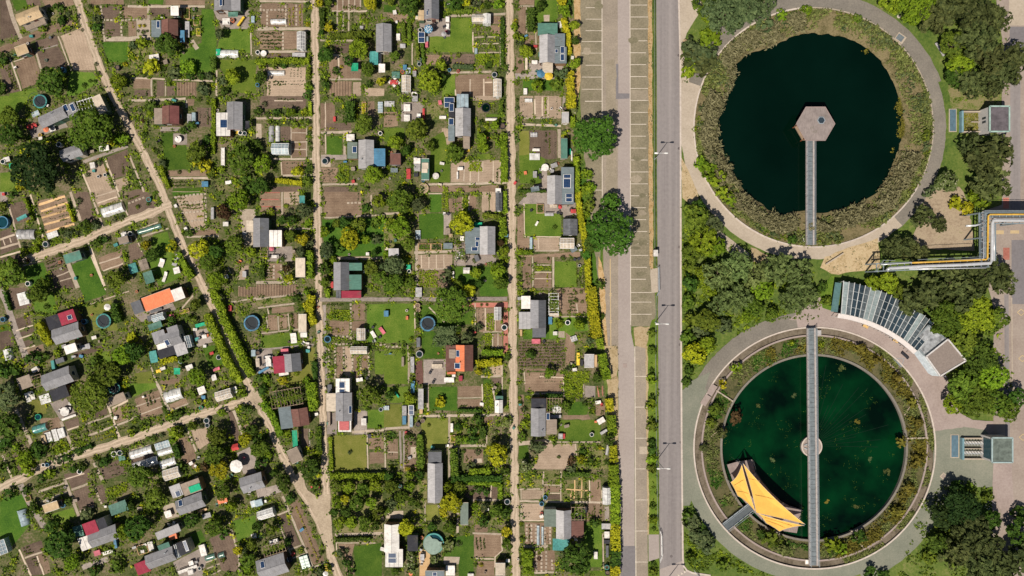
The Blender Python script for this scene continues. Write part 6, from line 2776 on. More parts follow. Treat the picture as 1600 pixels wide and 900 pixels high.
kerb([(1060.5,0),(1063,100),(1063.6,420),(1065,700),(1066.8,872),(1068,884),(1073,891),(1082,895),(1110,899)], .35, .12)
kerb([(1061,-60),(1060.5,0)], .35, .12)
kerb(arc(C1, 187, 95, 265, 60), .32, .16, 'kerb_stone', 'basin_kerb'); kerb(arc(C1, 187, 266, 330, 30), .32, .16, 'kerb_stone', 'basin_kerb'); kerb(arc(C1, 187, -30, 95, 50), .2, .1, 'pale_concrete', 'basin_kerb')
kerb(arc(C2, 188.5, 0, 360, 120), .3, .18, 'kerb_stone', 'basin_kerb')
px_strip('drain_channel', [(1584,100),(1584,101)], 1, 'asphalt', 0)

# ---------------------------------------------------------------- basins
def polar(c, pts):
    """angle -> radius (pixels) by interpolation over the traced outline"""
    q = sorted(((math.degrees(math.atan2(c[1]-y, x-c[0])) % 360, math.hypot(x-c[0], y-c[1])) for x, y in pts))
    q = [(q[-1][0]-360, q[-1][1])]+q+[(q[0][0]+360, q[0][1])]
    def f(a):
        a %= 360
        for (a0, r0), (a1, r1) in zip(q, q[1:]):
            if a0 <= a <= a1: return r0+(r1-r0)*(a-a0)/(a1-a0+1e-9)
        return q[0][1]
    return f
edge1 = polar(C1, [(1150,100),(1168,84),(1185,77),(1207,72),(1230,60),(1248,52),(1265,50),(1300,52),(1325,56),(1345,65),(1375,88),(1395,118),(1408,150),(1416,200),(1404,240),(1385,282),(1370,303),(1332,320),(1312,327),(1290,332),(1262,328),(1240,330),(1226,336),(1206,328),(1190,316),(1168,300),(1150,272),(1137,246),(1124,215),(1123,190),(1135,160),(1146,138),(1152,118)])
def lathe_ring(name, c, prof, mat, n=180, kind='structure', wob=0):
    """rings of (radius px or function of angle, z)"""
    mb = MB(); o0 = W(*c); K = len(prof)
    for i in range(n):
        a = 360*i/n
        for r, z in prof:
            rr = (r(a) if callable(r) else r)*S; mb.v.append((o0.x+rr*math.cos(R(a)), o0.y+rr*math.sin(R(a)), z + (wob*mnoise.noise(Vector((i*.3, rr, z))) if wob else 0)))
    for i in range(n):
        j = (i+1) % n
        for k in range(K-1): mb.f.append((i*K+k, i*K+k+1, j*K+k+1, j*K+k)); mb.m.append(0)
    o = mb.build(name, MATS[mat]); me = o.data
    if sum(p.normal.z for p in me.polygons) < 0: me.flip_normals()
    return struct(o, kind)
jag = lambda a: edge1(a)+3.2*mnoise.noise(Vector((a*.23, 1, 0)))+1.6*mnoise.noise(Vector((a*.9, 5, 0)))
lathe_ring('bank', C1, [(187.0, -.004), (183, -.1), (lambda a: (jag(a)*2+187)/3, -.45), (lambda a: jag(a)+4, -.75), (jag, -1.0), (lambda a: jag(a)-6, -1.6)], 'bank')
m = MB(); m.poly([q-W(*C1) for q in circle_pts(*C1, 170, 64)]); wo = struct(m.build('water', MATS['pond_water'])); wo.location = (*W(*C1).xy, -1.0)
lathe_ring('bank', C2, [(189.0, -.004), (187.2, -.006), (187.0, -.22), (178, -.25), (177, -.1)], 'channel')
lathe_ring('basin_wall', C2, [(177.3, -.3), (177.2, .1), (174.6, .1), (174.4, -.3)], 'plaza')
lathe_ring('bank', C2, [(174.6, -.12), (160, -.22), (146.5, -.35)], 'marsh', wob=.08)
lathe_ring('basin_wall', C2, [(147.0, -.4), (146.9, -.12), (143.6, -.12), (143.4, -1.2)], 'grey_gravel')
m = MB(); m.poly([q-W(*C2) for q in circle_pts(*C2, 146, 64)]); wo = struct(m.build('water', MATS['basin_water'])); wo.location = (*W(*C2).xy, -.8)
# scum threads fanning from the hub of the lower basin
random.seed(3); m = MB(); hb = W(1269.5, 698); fine = plain('scum_thread', (.0008,.013,.005), .5, grime=.6)
for i in range(16):
    a = 2*math.pi*(i+random.uniform(-.3,.3))/64; r0, r1 = 2.6, random.uniform(9, 18.4); d = Vector((math.cos(a), math.sin(a), 0)); s = Vector((-d.y, d.x, 0))*.035
    p, q = hb+d*r0, hb+d*r1; p.z = q.z = -.79; m.quad(p-s*.6, p+s*.6, q+s, q-s)
struct(m.build('scum_threads', fine), 'stuff')
# reeds, sedges and bank plants
def reeds(name, kind, c, r0, r1, a0, a1, n, h, s, z0, keep=-.2, long=3.4):
    mb = MB(); o0 = W(*c)
    for _ in range(n):
        a = random.uniform(a0, a1); f0 = r0(a) if callable(r0) else r0; f1 = r1(a) if callable(r1) else r1; t = math.sqrt(random.random()); rr = (f0+(f1-f0)*t)*S
        p = Vector((o0.x+rr*math.cos(R(a)), o0.y+rr*math.sin(R(a)), 0))
        if mnoise.noise(p*.22+Vector((len(name), n*.01, 0))) < keep: continue
        z = z0(t) if callable(z0) else z0; lean = rdir()*.5; lean.z = 0
        for _ in range(3):
            q = p+Vector((random.gauss(0,.2), random.gauss(0,.2), z+random.uniform(.1, h)))
            add_leaf(mb, q, Vector((lean.x, lean.y, .7))+rdir()*.6, s*random.uniform(.6, 1.3), long)
    return struct(mb.build(name, leaf(kind)), 'stuff')
LEAF.update(t=((.09,.085,.034), (.37,.335,.18)), u=((.045,.062,.014), (.23,.25,.075)), v=((.05,.05,.012), (.26,.23,.035)))
def leaf(k): return leaf_mat(dict(d='dark', D='darkest', m='mid', b='bright', y='yellow', o='olive', r='russet', L='rich', p='pine', f='flowering', w='willow', t='reed', u='sedge', v='marsh')[k], *LEAF[k], **({'speck': (.62,.56,.42)} if k == 'f' else {}))
zb = lambda t: -.9+.85*t
random.seed(5)
reeds('reeds', 't', C1, lambda a: edge1(a)-2-5*max(0, mnoise.noise(Vector((a*.31, 2, 2)))), lambda a: min(184, edge1(a)+30), 95, 345, 5600, 1.5, .13, zb, -.22)
reeds('reeds', 'u', C1, lambda a: edge1(a)+1, 184, 0, 360, 5200, .8, .14, zb, -.15, 2.4)
reeds('reeds', 'm', C1, lambda a: edge1(a)+10, 185, 0, 360, 2600, .5, .13, zb, .08, 1.6)
reeds('reeds', 'o', C1, lambda a: edge1(a)-1, 182, 0, 360, 1800, 1.0, .14, zb, .05, 2.6)
reeds('water_weed', 'v', C1, lambda a: edge1(a)-9, lambda a: edge1(a)+1, 330, 415, 700, .05, .14, -.98, .0, 1.4)
reeds('sedge', 'u', C2, 147, 172, 0, 360, 3600, .45, .13, -.3, -.05, 2.0)
reeds('sedge', 'v', C2, 148, 174, 270, 480, 3400, .7, .15, -.3, -.05, 1.8)
reeds('sedge', 'd', C2, 148, 170, 95, 300, 2400, .4, .15, -.3, .1, 1.8)
reeds('sedge', 'u', C2, 174, 187, -75, 60, 1700, .3, .12, -.2, -.1, 1.8)

# blotches of moss and dust in the parking bays
random.seed(77)
for i in range(22):
    y = random.uniform(-20, 490); right = random.random() < .6; x = random.uniform(988, 1008) if right else random.uniform(912, 936)
    if not right and y > 150: continue
    rx, ry = random.uniform(3, 9), random.uniform(2.5, 7)
    px_poly('parking_stain', [(x+rx*(.7+.5*random.random())*math.cos(a*.7), y+ry*(.7+.5*random.random())*math.sin(a*.7)) for a in range(9)], random.choice(['moss_pavers', 'dust_pavers', 'moss_pavers']), .1)
px_poly('parking_stain', [(985.5,141),(1013,141),(1014,156),(985.5,156.5)], 'dust_pavers', .2); px_poly('parking_stain', [(947,95),(962,92),(964,330),(946,330)], 'dust_pavers', .25)
# ---------------------------------------------------------------- basin structures
GRP[0] = 'ponds'
def mark(px, py, ph): LANDMARKS.append((px, py, ph))
DECKM = roof_mat('lilac_boards', (.215,.178,.165), 'X'); RUST = plain('rust', (.30,.10,.04), .8)
# hexagonal pavilion on stilts in the upper basin
def hexa(r, z, c=(0,0), sy=1.0): return [Vector((c[0]+r*math.cos(R(60*i)), c[1]+r*sy*math.sin(R(60*i)), z)) for i in range(6)]
c0 = W(1274, 193.5, 2.7); t = root('pavilion', 'hexagonal timber roofed pavilion standing in the dark upper pond', 'pavilion', (c0.x, c0.y, -1.0), 0)
m = MB(); rr = 3.95; T_, B_ = hexa(rr, 3.75), hexa(rr, 3.5)
ap = hexa(.85, 3.98, (1.05, .65))
for i in range(6): j = (i+1) % 6; m.quad(T_[i], T_[j], ap[j], ap[i]); m.quad(B_[i], B_[j], T_[j], T_[i])
m.poly(B_[::-1]); m.build('roof', DECKM, t)
m = MB(); a_, b_ = hexa(.85, 3.99, (1.05, .65)), hexa(.85, 4.15, (1.05, .65)); c_ = hexa(.68, 4.15, (1.05, .65))
for i in range(6): j = (i+1) % 6; m.quad(a_[i], a_[j], b_[j], b_[i]); m.quad(b_[i], b_[j], c_[j], c_[i])
m.build('skylight_frame', STEEL, t); m = MB(); m.poly(hexa(.7, 4.1, (1.05, .65))); m.build('skylight', WINDOW, t)
m = MB(); f = hexa(rr+.03, 3.8)
for i in range(6): m.bar(f[i], f[(i+1) % 6], .1, .1)
m.build('roof_edge', plain('lilac_edge', (.38,.29,.27), .7), t)
m = MB(); m.poly(hexa(3.35, 1.3)); q = hexa(3.35, 1.0); p = hexa(3.35, 1.3)
for i in range(6): m.quad(q[i], q[(i+1)%6], p[(i+1)%6], p[i])
m.build('deck', WOODM, t)
m = MB(); q, p = hexa(2.7, 1.3), hexa(2.7, 3.5)
for i in (2, 3, 4): m.quad(q[i], q[(i+1)%6], p[(i+1)%6], p[i])
m.build('wall', plain('orange_boards', (.62,.23,.06), .7), t)
for v in hexa(3.2, 0): m = MB(); m.cyl(v.x, v.y, -1.2, 3.5, .11, n=8); m.build('post', RUST, t)
mark(1274, 193, 'hexagonal pond pavilion')
def footbridge(label, x0, y0, x1, y1, wpx, zdeck, inner, pil):
    a, b = W(x0, y0, zdeck+.9), W(x1, y1, zdeck+.9); L = (b-a).length; c = (a+b)/2; ang = math.degrees(math.atan2(b.y-a.y, b.x-a.x)); wd = wpx*S
    t = root('footbridge', label, 'footbridge', (c.x, c.y, 0), ang)
    m = MB(); m.cbox(0, 0, zdeck-.12, L, wd*.62, .12); m.build('walkway', inner, t)
    m = MB()
    for i in range(int(L/1.0)): m.cbox(-L/2+i+.5, 0, zdeck+.003, .06, wd*.6, .012)
    m.build('walkway_joints', DARKM, t)
    for s in (-1, 1):
        m = MB(); m.cbox(0, s*wd*.405, zdeck-.35, L, wd*.17, .55); m.build('side_beam', plain('pale_steel', (.42,.375,.355), .5, grime=.3), t)
        m = MB(); n = int(L/1.6)
        for i in range(n+1): x = -L/2+.05+(L-.1)*i/n; m.cbox(x, s*wd*.47, zdeck+.2, .05, .05, .9)
        m.build('railing_posts', STEEL, t); m = MB()
        for z in (.45, .7, 1.1): m.bar((-L/2, s*wd*.47, zdeck+z), (L/2, s*wd*.47, zdeck+z), .05)
        m.build('handrail', STEEL, t)
    for x in pil: m = MB(); m.cyl(x*L, 0, -1.6, zdeck-.35, .2, n=10); m.build('pier', STEEL, t)
    return t
GRATE = plain('grating', (.15,.175,.19), .6, grime=.3)
footbridge('straight grey footbridge leading to the hexagonal pavilion', 1268.5, 217, 1268.5, 382.5, 12.5, 1.0, GRATE, (-.3, 0, .22)); mark(1268, 300, 'pavilion footbridge')
footbridge('long grey footbridge spanning the whole green basin over its hub', 1270, 513, 1273.8, 886, 13.5, 1.1, GRATE, (-.4, -.2, .25, .42)); mark(1272, 600, 'green basin footbridge')
c0 = W(1269, 698); t = root('basin_hub', 'round concrete hub under the footbridge in the green basin', 'concrete hub', (c0.x, c0.y, -1.2))
m = MB(); m.cyl(0, 0, 0, 1.0, 2.2, n=36); m.build('base_disc', plain('hub_concrete', (.34,.28,.25), .9, grime=.4), t); m = MB(); m.ring(1.95, 2.2, 1.003, 1.06, 36); m.build('rim', MATS['kerb_stone'], t); m = MB(); m.cyl(0, 0, 1.003, 2.0, .55, n=16); m.build('column', STEEL, t)
m = MB(); m.bar((-1.6,.3,1.1), (0,.9,1.15), .2, .16); m.bar((-1.6,-.3,1.1), (0,-.9,1.15), .2, .16); m.build('braces', STEEL, t)
def hatch(px, py, label, wd, dp, m_='lg'):
    q = W(px, py); t = root('basin_hatch', label, 'hatch', (q.x, q.y, 0)); m = MB(); m.cbox(0, 0, -.3, wd, dp, .5); m.build('base', MATS['pale_concrete'], t); m = MB(); m.cbox(0, 0, .203, wd*.9, dp*.9, .05); m.build('lid', paint(m_), t)
hatch(1256.5, 374.5, 'pale square hatch beside the foot of the upper pond footbridge', 1.4, 1.1, 'wh'); hatch(1263, 877.5, 'pale square hatch beside the bottom end of the long footbridge', 1.5, 1.0, 'wh'); hatch(1279, 520, 'grey square hatch beside the top end of the long footbridge', 1.0, 1.2)
q = W(1406, 60); t = root('inlet_shaft', 'weathered concrete inlet shaft at the gravel ring path of the upper pond', 'inlet shaft', (q.x, q.y, 0), -35); m = MB(); m.cbox(0, 0, -.3, 2.0, 1.7, .55); m.build('surround', MATS['pale_concrete'], t); m = MB(); m.cbox(-.1, 0, .253, 1.4, 1.25, .03); m.build('grating', GRATE, t)
# planting ring dividers
def divider(px0, py0, px1, py1, label):
    a, b = W(px0, py0), W(px1, py1); c = (a+b)/2; o = bpy.data.objects.new('x', None); bpy.data.objects.remove(o)
    m = MB(); a2, b2 = a-c, b-c; m.bar((a2.x, a2.y, -.15), (b2.x, b2.y, -.15), .28, .6); o = m.build('dividing_wall', MATS['pale_concrete']); o.location = (c.x, c.y, 0); tag(o, label, 'wall')
divider(1119, 610, 1145, 627, 'low wall across the planting ring at its upper left'); divider(1413, 685, 1450, 684, 'low wall across the planting ring below the plaza'); divider(1330, 829, 1349, 856, 'low wall across the planting ring near the lower footbridge end')
q = W(1107, 617); t = root('planter_cover', 'pair of pale slabs bridging the channel at the upper left of the green basin', 'slab cover', (q.x, q.y, 0), 58); m = MB(); m.cbox(-1.25, 0, .12, 2.3, 1.3, .1); m.build('slab', MATS['plaza'], t); m = MB(); m.cbox(1.25, 0, .12, 2.3, 1.3, .1); m.build('slab', MATS['plaza'], t)
# deck, sails and access bridge
deck = [(1136,726),(1150,722),(1175,718),(1180,737),(1190,752),(1203,767),(1218,781),(1233,790),(1252,796),(1250,812),(1245,833),(1225,830),(1208,824),(1190,812),(1175,797),(1160,780),(1148,760)]
cz = W(1190, 780, .1); t = root('timber_deck', 'weathered timber deck floating beneath the yellow sails', 'deck', (cz.x, cz.y, 0))
m = MB(); P = [W(x, y, .1)-Vector((cz.x, cz.y, 0)) for x, y in deck]; m.poly(P[::-1]); Bm = [p-Vector((0,0,.25)) for p in P]; n = len(P)
for i in range(n): j = (i+1) % n; m.quad(P[i], P[j], Bm[j], Bm[i])
o = m.build('deck_boards', roof_mat('old_boards', (.27,.215,.20), 'X'), t)
for x, y in ((1140,730),(1178,725),(1215,783),(1245,803),(1240,828),(1165,780)): v = W(x, y)-cz; m = MB(); m.cyl(v.x, v.y, -1.8, -.16, .14, n=8); m.build('stilt', RUST, t)
m = MB(); e = [W(x, y, .1)-Vector((cz.x, cz.y, 0)) for x, y in [(1175,718),(1180,737),(1190,752),(1203,767),(1218,781),(1233,790),(1252,796)]]
for a, b in zip(e, e[1:]): m.bar(a+Vector((0,0,1)), b+Vector((0,0,1)), .05); m.bar(a+Vector((0,0,.5)), b+Vector((0,0,.5)), .04)
for a in e: m.bar(a, a+Vector((0,0,1)), .06)
m.build('railing', DARKM, t)
for (x, y), lb in (((1178, 742), 'pale deck chair near the upper tip of the largest sail'), ((1222, 788), 'pale deck chair at the pond side edge of the deck')):
    v = W(x, y, .3); s_ = root('deck_chair', lb, 'chair', (v.x, v.y, .105), 35, 'deck chairs'); m = MB(); m.cbox(0, 0, .3, .9, .55, .06); m.build('seat', paint('lg'), s_); m = MB(); m.bar((-.45,0,.3), (-.8,0,.75), .55, .05); m.build('backrest', paint('lg'), s_)
    for sx in (-1, 1): m = MB(); m.cbox(sx*.38, 0, 0, .06, .5, .3); m.build('leg', STEEL, s_)
SAILM = plain('sail_cloth', (.90,.52,.105), .85, var=.02, grime=.12, scale=.5)
mt_ = SAILM.node_tree; tl = mt_.nodes.new('ShaderNodeBsdfTranslucent'); tl.inputs[0].default_value = (.92,.50,.11,1); mx_ = mt_.nodes.new('ShaderNodeMixShader'); mx_.inputs[0].default_value = .2
mt_.links.new(mt_.nodes['Principled BSDF'].outputs[0], mx_.inputs[1]); mt_.links.new(tl.outputs[0], mx_.inputs[2]); mt_.links.new(mx_.outputs[0], mt_.nodes['Material Output'].inputs['Surface'])
def sail(label, corners, sags):
    """a stretched membrane between corner points (px, py, z) with hollow edges"""
    C = [W(*q) for q in corners]; n = len(C); cen = sum(C, Vector())/n; E = []
    for i in range(n):
        a, b = C[i], C[(i+1) % n]; d = cen-(a+b)/2; d.z *= .3; d.normalize()
        for j in range(12): u = j/12; E.append(a.lerp(b, u)+d*sags[i]*4*u*(1-u))
    m = MB(); K = 6; N_ = len(E); base = Vector((cen.x, cen.y, 0)); low = cen-Vector((0,0,.35))
    for k in range(K+1):
        f = 1-k/K
        for e in E: q = low.lerp(e, f); m.v.append(tuple(q-base))
    for k in range(K):
        for i in range(N_): j = (i+1) % N_; m.f.append((k*N_+i, k*N_+j, (k+1)*N_+j, (k+1)*N_+i)); m.m.append(0)
    t = root('shade_sail', label, 'shade sail', base, 0, 'yellow shade sails'); o = m.build('membrane', SAILM, t, True)
    if sum(p.normal.z for p in o.data.polygons) < 0: o.data.flip_normals()
    for f in (.3, .62):
        p, q = C[0].lerp(C[-1], f), C[0].lerp(C[1], f) if n == 3 else C[1].lerp(C[2], f); mid = (p+q)/2; m = MB(); pts = [p.lerp(q, u/8)-base+Vector((0, 0, .03-.1*math.sin(math.pi*u/8))) for u in range(1, 8)]
        for a_, b_ in zip(pts, pts[1:]): m.bar(a_, b_, .07, .012)
        m.build('seam', plain('sail_seam', (.60,.30,.06), .8), o)
    m = MB()
    for i in range(N_): m.bar(E[i]-base, E[(i+1) % N_]-base, .05)
    m.build('edge_rope', paint('cm'), t)
    for q in C: m = MB(); p = q-base; m.tube([p+Vector((0,0,-q.z-.6)), p+Vector((0,0,.15))], .06, 8); m.build('mast', STEEL, t)
    return t
sail('largest yellow sail, a long triangle reaching towards the footbridge', [(1161,724,3.4),(1257.5,819,3.6),(1181.5,801.5,2.8)], [.55,.15,.35])
sail('four cornered yellow sail on the bank side of the timber deck', [(1159,726,3.3),(1141.5,753.5,2.6),(1152.5,775,2.6),(1180.5,800,2.8)], [.55,.1,.6,.1])
sail('smallest yellow sail, lowest of the three by the basin wall', [(1184,802,2.8),(1256,821,3.5),(1218,830.5,2.5),(1197,817.5,2.5)], [.2,.45,.1,.25])
mark(1195, 780, 'yellow shade sails')
a, b = W(1132, 823), W(1173, 791); c = (a+b)/2; L = (b-a).length; t = root('access_ramp', 'short dark ramp bridging the planting ring to the timber deck', 'ramp', (c.x, c.y, 0), math.degrees(math.atan2(b.y-a.y, b.x-a.x)))
m = MB(); m.cbox(0, 0, .2, L, 1.5, .1); m.build('walkway', plain('ramp_grating', (.085,.10,.11), .6), t)
for s in (-1, 1):
    m = MB(); m.cbox(0, s*.86, .12, L, .16, .28); m.build('side_beam', STEEL, t); m = MB(); m.bar((-L/2, s*.9, 1.2), (L/2, s*.9, 1.2), .06)
    for i in range(6): m.cbox(-L/2+.1+(L-.2)*i/5, s*.9, .4, .05, .05, .8)
    m.build('handrail', STEEL, t)
# flotsam: scattered floating mats of weed
random.seed(9)
for x, y, r, k, lb in ((1324,578,9,'p','ragged brown weed mat floating at the top of the green basin'),(1339,657,7,'v','yellowish weed mat floating level with the plaza'),(1361,715,6,'o','greenish square weed mat near the basin wall'),(1243,617,5,'o','small pale weed mat above the hub'),(1339,791,6,'p','brown weed mat in the lower part of the green basin'),(1392,744,9,'p','loose weed fringe along the basin wall by the planting ring'),(1208,722,5,'o','small weed wisp beside the tip of the sails'),(1292,786,4,'v','tiny yellow weed patch beside the lower footbridge'),(1188,638,5,'p','dark tangled weed patch in the upper left of the green basin')):
    m = MB(); p = Vector((0, 0, 0)); hd = random.uniform(0, 6.28)
    for _ in range(int(r*3)):        # a drifting chain of ragged clumps
        hd += random.gauss(0, 1.1); p = p + Vector((math.cos(hd), math.sin(hd), 0))*random.uniform(.05, .22); p *= min(1, r*S/(p.length+.01))
        for _ in range(random.randint(2, 9)): add_leaf(m, p+Vector((random.gauss(0, .12), random.gauss(0, .12), random.uniform(0, .04))), Vector((0,0,1))+rdir()*.4, random.uniform(.05, .16))
    o = m.build('floating_weeds', leaf(k)); q = W(x, y); o.location = (q.x, q.y, -.77); tag(o, lb, 'weed mat', 'floating weed mats')
for a0, r0, r1, lb in ((20, 150, 166, 'bleached log lying in the planting ring beside the plaza'), (170, 152, 163, 'pale dead branch lying in the planting ring on the road side'), (168, 163, 175, 'long pale dead branch near the basin wall on the road side')):
    m = MB(); p = W(C2[0]+r0*math.cos(R(a0)), C2[1]-r0*math.sin(R(a0))); q = W(C2[0]+r1*math.cos(R(a0+4)), C2[1]-r1*math.sin(R(a0+4))); d = q-p; m.tube([(0,0,0), tuple(d*.5+Vector((0,.1,.05))), tuple(d)], [.13,.1,.06], 7); o = m.build('dead_branch', plain('dead_wood', (.42,.33,.24), .9), None); o.location = (p.x, p.y, -.1); tag(o, lb, 'branch')

random.seed(17); m = MB(); hb = W(1270, 698)
for _ in range(900):                 # algae flecks drifting on the green basin
    a = random.uniform(0, 6.28); rr = 18.6*math.sqrt(random.random()); p = hb+Vector((rr*math.cos(a), rr*math.sin(a), -.785))
    if mnoise.noise(p*.3) < .22 or rr < 3: continue
    p.z = -.785
    for _ in range(3): add_leaf(m, p+Vector((random.gauss(0,.2), random.gauss(0,.2), random.random()*.02)), Vector((0,0,1))+rdir()*.2, random.uniform(.03, .09))
struct(m.build('algae_flecks', leaf('d')), 'stuff')

# ---------------------------------------------------------------- curved glasshouse and annexes
gc = W(1272.5, 700); t = root('curved_glasshouse', 'curved glasshouse with white ribs following the plaza above the green basin', 'glasshouse', (gc.x, gc.y, 0)); mark(1370, 475, 'curved glasshouse')
ri, ro, A0, A1, nb = 218*S, 267*S, 82.0, 46.5, 19; zi, zo = 3.6, 2.6
GL = [plain('dark_glass', (.035,.055,.07), .08, var=.3, grime=.5, scale=2.2, spec=.5), plain('blind_glass', (.26,.31,.31), .3, grime=.3), plain('grey_glass', (.10,.12,.13), .12, grime=.5, scale=2.0)]
def PG(r, a, z): return Vector((r*math.cos(R(a)), r*math.sin(R(a)), z))
def kz(z): return (H-z)/H
random.seed(21)
for i in range(nb):
    a, b = A0+(A1-A0)*i/nb, A0+(A1-A0)*(i+1)/nb; m = MB(); n = 4
    m.quad(PG(ri*kz(zi), a, zi), PG(ri*kz(zi), b, zi), PG(ro*kz(zo), b, zo), PG(ro*kz(zo), a, zo))
    m.quad(PG(ri*kz(zi)+.1, a, 0), PG(ri*kz(zi)+.1, b, 0), PG(ri*kz(zi)+.1, b, zi-.02), PG(ri*kz(zi)+.1, a, zi-.02)); m.quad(PG(ro*kz(zo)-.1, a, 0), PG(ro*kz(zo)-.1, b, 0), PG(ro*kz(zo)-.1, b, zo-.02), PG(ro*kz(zo)-.1, a, zo-.02))
    m.build('glazed_bay', GL[1] if i in (5, 6, 15, 0) else GL[2] if i % 3 == 1 else GL[0], t)
    m = MB()
    for f in (.25, .5, .75): r_ = (ri*kz(zi)*(1-f)+ro*kz(zo)*f); z_ = zi*(1-f)+zo*f+.03; m.bar(PG(r_, a, z_), PG(r_, b, z_), .07, .05)
    m.build('glazing_bar', plain('dull_steel', (.34,.38,.39), .5), t)
for i in range(nb+1):
    a = A0+(A1-A0)*i/nb; m = MB(); m.bar(PG(ri*kz(zi)-.2, a, zi+.08), PG(ro*kz(zo)+.15, a, zo+.08), .13, .12); m.bar(PG(ro*kz(zo), a, 0), PG(ro*kz(zo), a, zo), .1); m.build('rib', plain('rib_paint', (.60,.60,.58), .5), t)
m = MB()
for i in range(38):
    a, b = A0+.8+(A1-A0-1)*i/38, A0+.8+(A1-A0-1)*(i+1)/38; z = 3.3; q = lambda r, an, zz: PG(r*S*kz(z), an, zz)
    m.quad(q(217.5, a, z), q(217.5, b, z), q(210.5, b, z-.12), q(210.5, a, z-.12)); m.quad(q(210.5, a, z-.12), q(210.5, b, z-.12), q(210.5, b, z-.3), q(210.5, a, z-.3))
m.build('canopy', plain('white_canopy', (.66,.60,.57), .5, grime=.1), t)
m = MB()
for i in range(0, 39, 2): a = A0+.8+(A1-A0-1)*i/38; p = PG(211.5*S*kz(3.2), a, 0); m.bar(p, p+Vector((0,0,3.1)), .08)
m.build('canopy_posts', WHITE, t)
m = MB(); m.quad(*[PG(r*S*kz(2.4), a, 2.4+.02*(r > 230)) for r, a in ((218, 85.2), (218, 82.4), (264, 82.4), (264, 84.6))]); m.build('end_panel', plain('teal_glass', (.09,.17,.17), .2), t)
def block(label, name, pts, z, roof, trim, lm=None):
    c = W(sum(p[0] for p in pts)/4, sum(p[1] for p in pts)/4, z); P = [W(x, y, z)-Vector((c.x, c.y, 0)) for x, y in pts]; t = root(name, label, 'building', (c.x, c.y, 0))
    m = MB(); n = len(P); cen = Vector((0,0,z)); Q = [p.lerp(cen, .02) for p in P]
    for i in range(n): a, b = Q[i], Q[(i+1) % n]; m.quad(Vector((a.x,a.y,0)), Vector((b.x,b.y,0)), Vector((b.x,b.y,z-.05)), Vector((a.x,a.y,z-.05)))
    m.build('walls', plain('pale_render', (.52,.49,.47), .7), t); m = MB(); m.poly([p.lerp(cen, .03)-Vector((0,0,.06)) for p in P][::-1]); o = m.build('roof', roof, t)
    if o.data.polygons[0].normal.z < 0: o.data.flip_normals()
    m = MB()
    for i in range(n): m.bar(P[i], P[(i+1) % n], .28, .22)
    m.build('parapet', trim, t); a, b = Q[0], Q[1]; m = MB(); d = (b-a).normalized(); p = a.lerp(b, .5); p.z = 1.05; m.bar(p-d*.5, p+d*.5, .12, 2.1); m.build('door', paint('dg'), t)
    p = a.lerp(b, .2); p.z = 1.5; m = MB(); m.bar(p-d*.5, p+d*.5, .12, 1.0); m.build('window', WINDOW, t)
    return t
block('low annex with a pale stained metal roof between glasshouse and brown flat roof', 'plaza_annex', [(1425.5,534.5),(1444.5,555.5),(1478.5,530),(1450.5,508)], 3.3, plain('stained_metal', (.36,.37,.38), .45, grime=.7, scale=.8, var=.02), plain('grey_trim', (.22,.25,.26), .5)); mark(1450, 532, 'stained metal annex roof')
block('flat building with a brown gravel roof and pale rim at the plaza end', 'plaza_building', [(1447,557),(1469,587.5),(1509,563.5),(1481,530)], 3.8, plain('roof_gravel', (.235,.19,.165), .95, grime=.2, scale=3, var=.02), plain('rim_metal', (.55,.52,.50), .4)); mark(1480, 560, 'brown gravel roofed building')
m = MB(); c = W(1449, 568, 3); pts = [(1425,537),(1420,541),(1450,583),(1456,587),(1469,588),(1446,557)]; m.poly([W(x, y, 3.05)-Vector((c.x, c.y, 0)) for x, y in pts][::-1]); m.poly([W(x, y, 2.9)-Vector((c.x, c.y, 0)) for x, y in pts])
tt = root('entrance_canopy', 'pale sheet canopy in front of the two plaza buildings', 'canopy', (c.x, c.y, 0)); m.build('sheet', plain('canopy_sheet', (.42,.46,.48), .4), tt)
for x, y in ((1424,541),(1436,563),(1451,583),(1465,586)): m = MB(); p = W(x, y)-Vector((c.x, c.y, 0)); m.cyl(p.x, p.y, 0, 2.88, .07, n=8); m.build('post', STEEL, tt)
# plaza furniture
def plaza_bench(px, py, ang, c, label, L=3.2):
    q = W(px, py); t = root('plaza_bench', label, 'bench', (q.x, q.y, 0), ang, 'plaza benches'); m = MB(); m.cbox(0, 0, .4, L, .55, .07); m.build('seat', paint(c), t)
    for s in (-1, 1): m = MB(); m.cbox(s*L*.4, 0, 0, .1, .5, .4); m.build('leg', DARKM, t)
plaza_bench(1391.5, 525, -34, 'dk', 'dark bench under the glasshouse canopy, upper one of three'); plaza_bench(1407.5, 536.5, -33, 'dk', 'dark bench between the tan table and the pale roofed annex'); plaza_bench(1412.5, 555, -42, 'dk', 'short dark bench beside the slatted grey hatch on the plaza', 1.9)
for x, y, c, lb in ((1350, 509.5, 'ye', 'tan plaza table under the middle of the curved glasshouse'), (1397, 532, 'tn', 'tan plaza table between two dark benches'), (1434.5, 554.5, 'rd', 'red plaza seat in front of the annex')):
    q = W(x, y); t = root('plaza_table', lb, 'table', (q.x, q.y, 0), -30, 'plaza tables'); m = MB(); m.cbox(0, 0, .7, 1.15, .6, .06); m.build('table_top', plain('ochre_top', (.62,.40,.16), .6) if c != 'rd' else paint('rd'), t)
    for s in (-1, 1): m = MB(); m.cbox(s*.45, 0, 0, .08, .5, .7); m.build('leg', DARKM, t)
